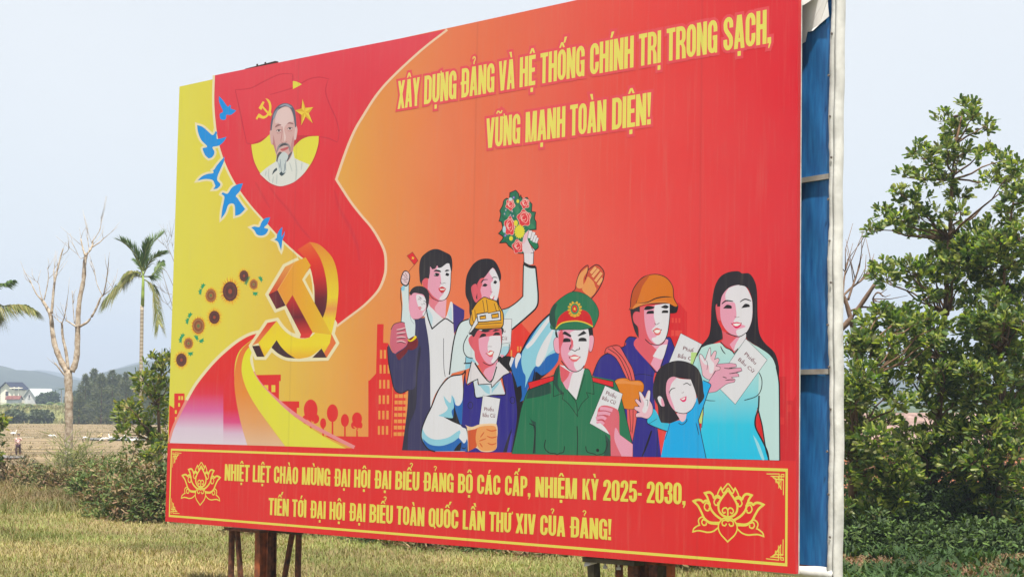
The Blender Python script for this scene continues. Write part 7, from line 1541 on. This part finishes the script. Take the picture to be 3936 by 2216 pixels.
# ------------------------------------------------------------------ grass
def blades(name, n, sampler, hmin, hmax, wid, pal, seed):
    r_ = np.random.default_rng(seed); x, y = sampler(r_, n); n = len(x); z = ground_z(x, y)
    patch = vnoise(x, y, 2.6, 5) * .6 + vnoise(x, y, .9, 6) * .4; tall = 1 + .7 * np.clip(vnoise(x, y, 1.6, 7), 0, 1)
    h = r_.uniform(hmin, hmax, n) * tall; a = r_.uniform(0, 2 * PI, n); ln = h * r_.uniform(.3, 1.7, n)
    d = np.stack([np.cos(a), np.sin(a), np.zeros(n)], 1); s_ = np.stack([-np.sin(a), np.cos(a), np.zeros(n)], 1) * (wid * r_.uniform(.6, 1.4, n))[:, None]
    b0 = np.stack([x, y, z - .01], 1); upv = np.array([[0, 0, 1.]])
    m1 = b0 + d * (ln * .35)[:, None] + upv * (h * .62)[:, None]; t1 = b0 + d * ln[:, None] + upv * (h * r_.uniform(.55, 1, n))[:, None]
    V_ = np.stack([b0 - s_, b0 + s_, m1 + s_ * .7, m1 - s_ * .7, t1], 1).reshape(-1, 3); k_ = np.arange(n)[:, None] * 5
    Ft = np.concatenate([k_ + [[0, 1, 2]], k_ + [[0, 2, 3]], k_ + [[3, 2, 4]]], 0)
    straw, green, brown = (np.array(p_) for p_ in pal); f_ = np.clip(.5 + patch * .9 + r_.normal(0, .28, n), 0, 1)[:, None]
    c_ = straw * (1 - f_) + green * f_; br_ = (r_.uniform(size=n) < .16)[:, None]; c_ = np.where(br_, brown, c_) * r_.uniform(.65, 1.3, (n, 1)) * (1 + .3 * vnoise(x, y, 1.3, 31) + .18 * vnoise(x, y, .5, 33))[:, None]
    me = npmesh(name, V_, Ft, attr_mat('grass_blade', .7, .2, .25), np.repeat(c_, 5, 0)); return tag(link(name, me), kind='stuff')
PAL = ((.285, .225, .11), (.15, .18, .05), (.17, .11, .055))
def samp_near(r_, n):
    y = 22 + 38 * r_.uniform(size=n) ** 1.2; x = r_.uniform(-.36, .2, n) * y; keep = (x < -.05 * y + 6.5); return x[keep], y[keep]
blades('grass', 260000, samp_near, .03, .13, .0065, PAL, 21)
def samp_wide(r_, n):
    x = r_.uniform(-26, 26, n); y = r_.uniform(4, 60, n); k_ = (np.abs(x) > .36 * y) | (y < 22); return x[k_], y[k_]
blades('verge_grass', 120000, samp_wide, .03, .14, .011, PAL, 27)
def samp_bank(r_, n):
    y = r_.uniform(37, 58, n); x = r_.uniform(-.36, -.03, n) * y; k_ = vnoise(x, y, 1.9, 12) + r_.normal(0, .35, n) + (y - 44) * .03 > -.15; return x[k_], y[k_]
blades('bank_grass', 90000, samp_bank, .08, .34, .009, ((.21, .155, .08), (.11, .13, .042), (.15, .09, .05)), 25)
def samp_field(r_, n):
    y = r_.uniform(66, 262, n); x = r_.uniform(-.40, -.10, n) * y; k_ = vnoise(x, y * 2.2, 7, 9) + r_.normal(0, .4, n) > .1
    w1 = (x > -46) & (x < -17.5) & (y > 146) & (y < 172); w2 = (x > -31) & (x < -25.5) & (y > 103) & (y < 109); k_ &= ~w1 & ~w2; return x[k_], y[k_]
blades('paddy_stubble', 60000, samp_field, .05, .2, .03, ((.30, .23, .13), (.14, .13, .055), (.17, .12, .07)), 22)
def samp_dike(r_, n):
    y = r_.uniform(256, 284, n); x = r_.uniform(-.40, -.08, n) * y; return x, y
blades('dike_grass', 16000, samp_dike, .25, .7, .06, ((.24, .22, .10), (.11, .13, .05), (.20, .15, .08)), 23)
def samp_litter(r_, n):
    y = r_.uniform(22, 38, n); x = r_.uniform(.19, .34, n) * y; return x, y
blades('leaf_litter', 26000, samp_litter, .03, .1, .022, ((.17, .10, .06), (.06, .10, .03), (.13, .07, .045)), 24)
def samp_weed(r_, n):
    y = r_.uniform(22.5, 36, n); x = r_.uniform(.19, .34, n) * y; k_ = vnoise(x, y, .8, 15) + r_.normal(0, .3, n) > .25 - (y - 24) * .03; return x[k_], y[k_]
blades('ground_cover_weeds', 26000, samp_weed, .08, .28, .03, ((.035, .07, .02), (.03, .06, .018), (.06, .09, .026)), 26)

# ------------------------------------------------------------------ haze over the land
HAZE = True
if HAZE:
    m = MB(); m.box((0, 1480, 60), (3400, 1560, 75))
    hz, nt, b = newmat('haze'); out = nt.nodes['Material Output']; nt.nodes.remove(b)
    pv = nt.nodes.new('ShaderNodeVolumePrincipled'); pv.inputs['Density'].default_value = .0006; pv.inputs['Color'].default_value = (.66, .79, 1, 1); pv.inputs['Anisotropy'].default_value = .2
    nt.links.new(pv.outputs[0], out.inputs['Volume']); tag(m.build('haze', hz), kind='stuff')
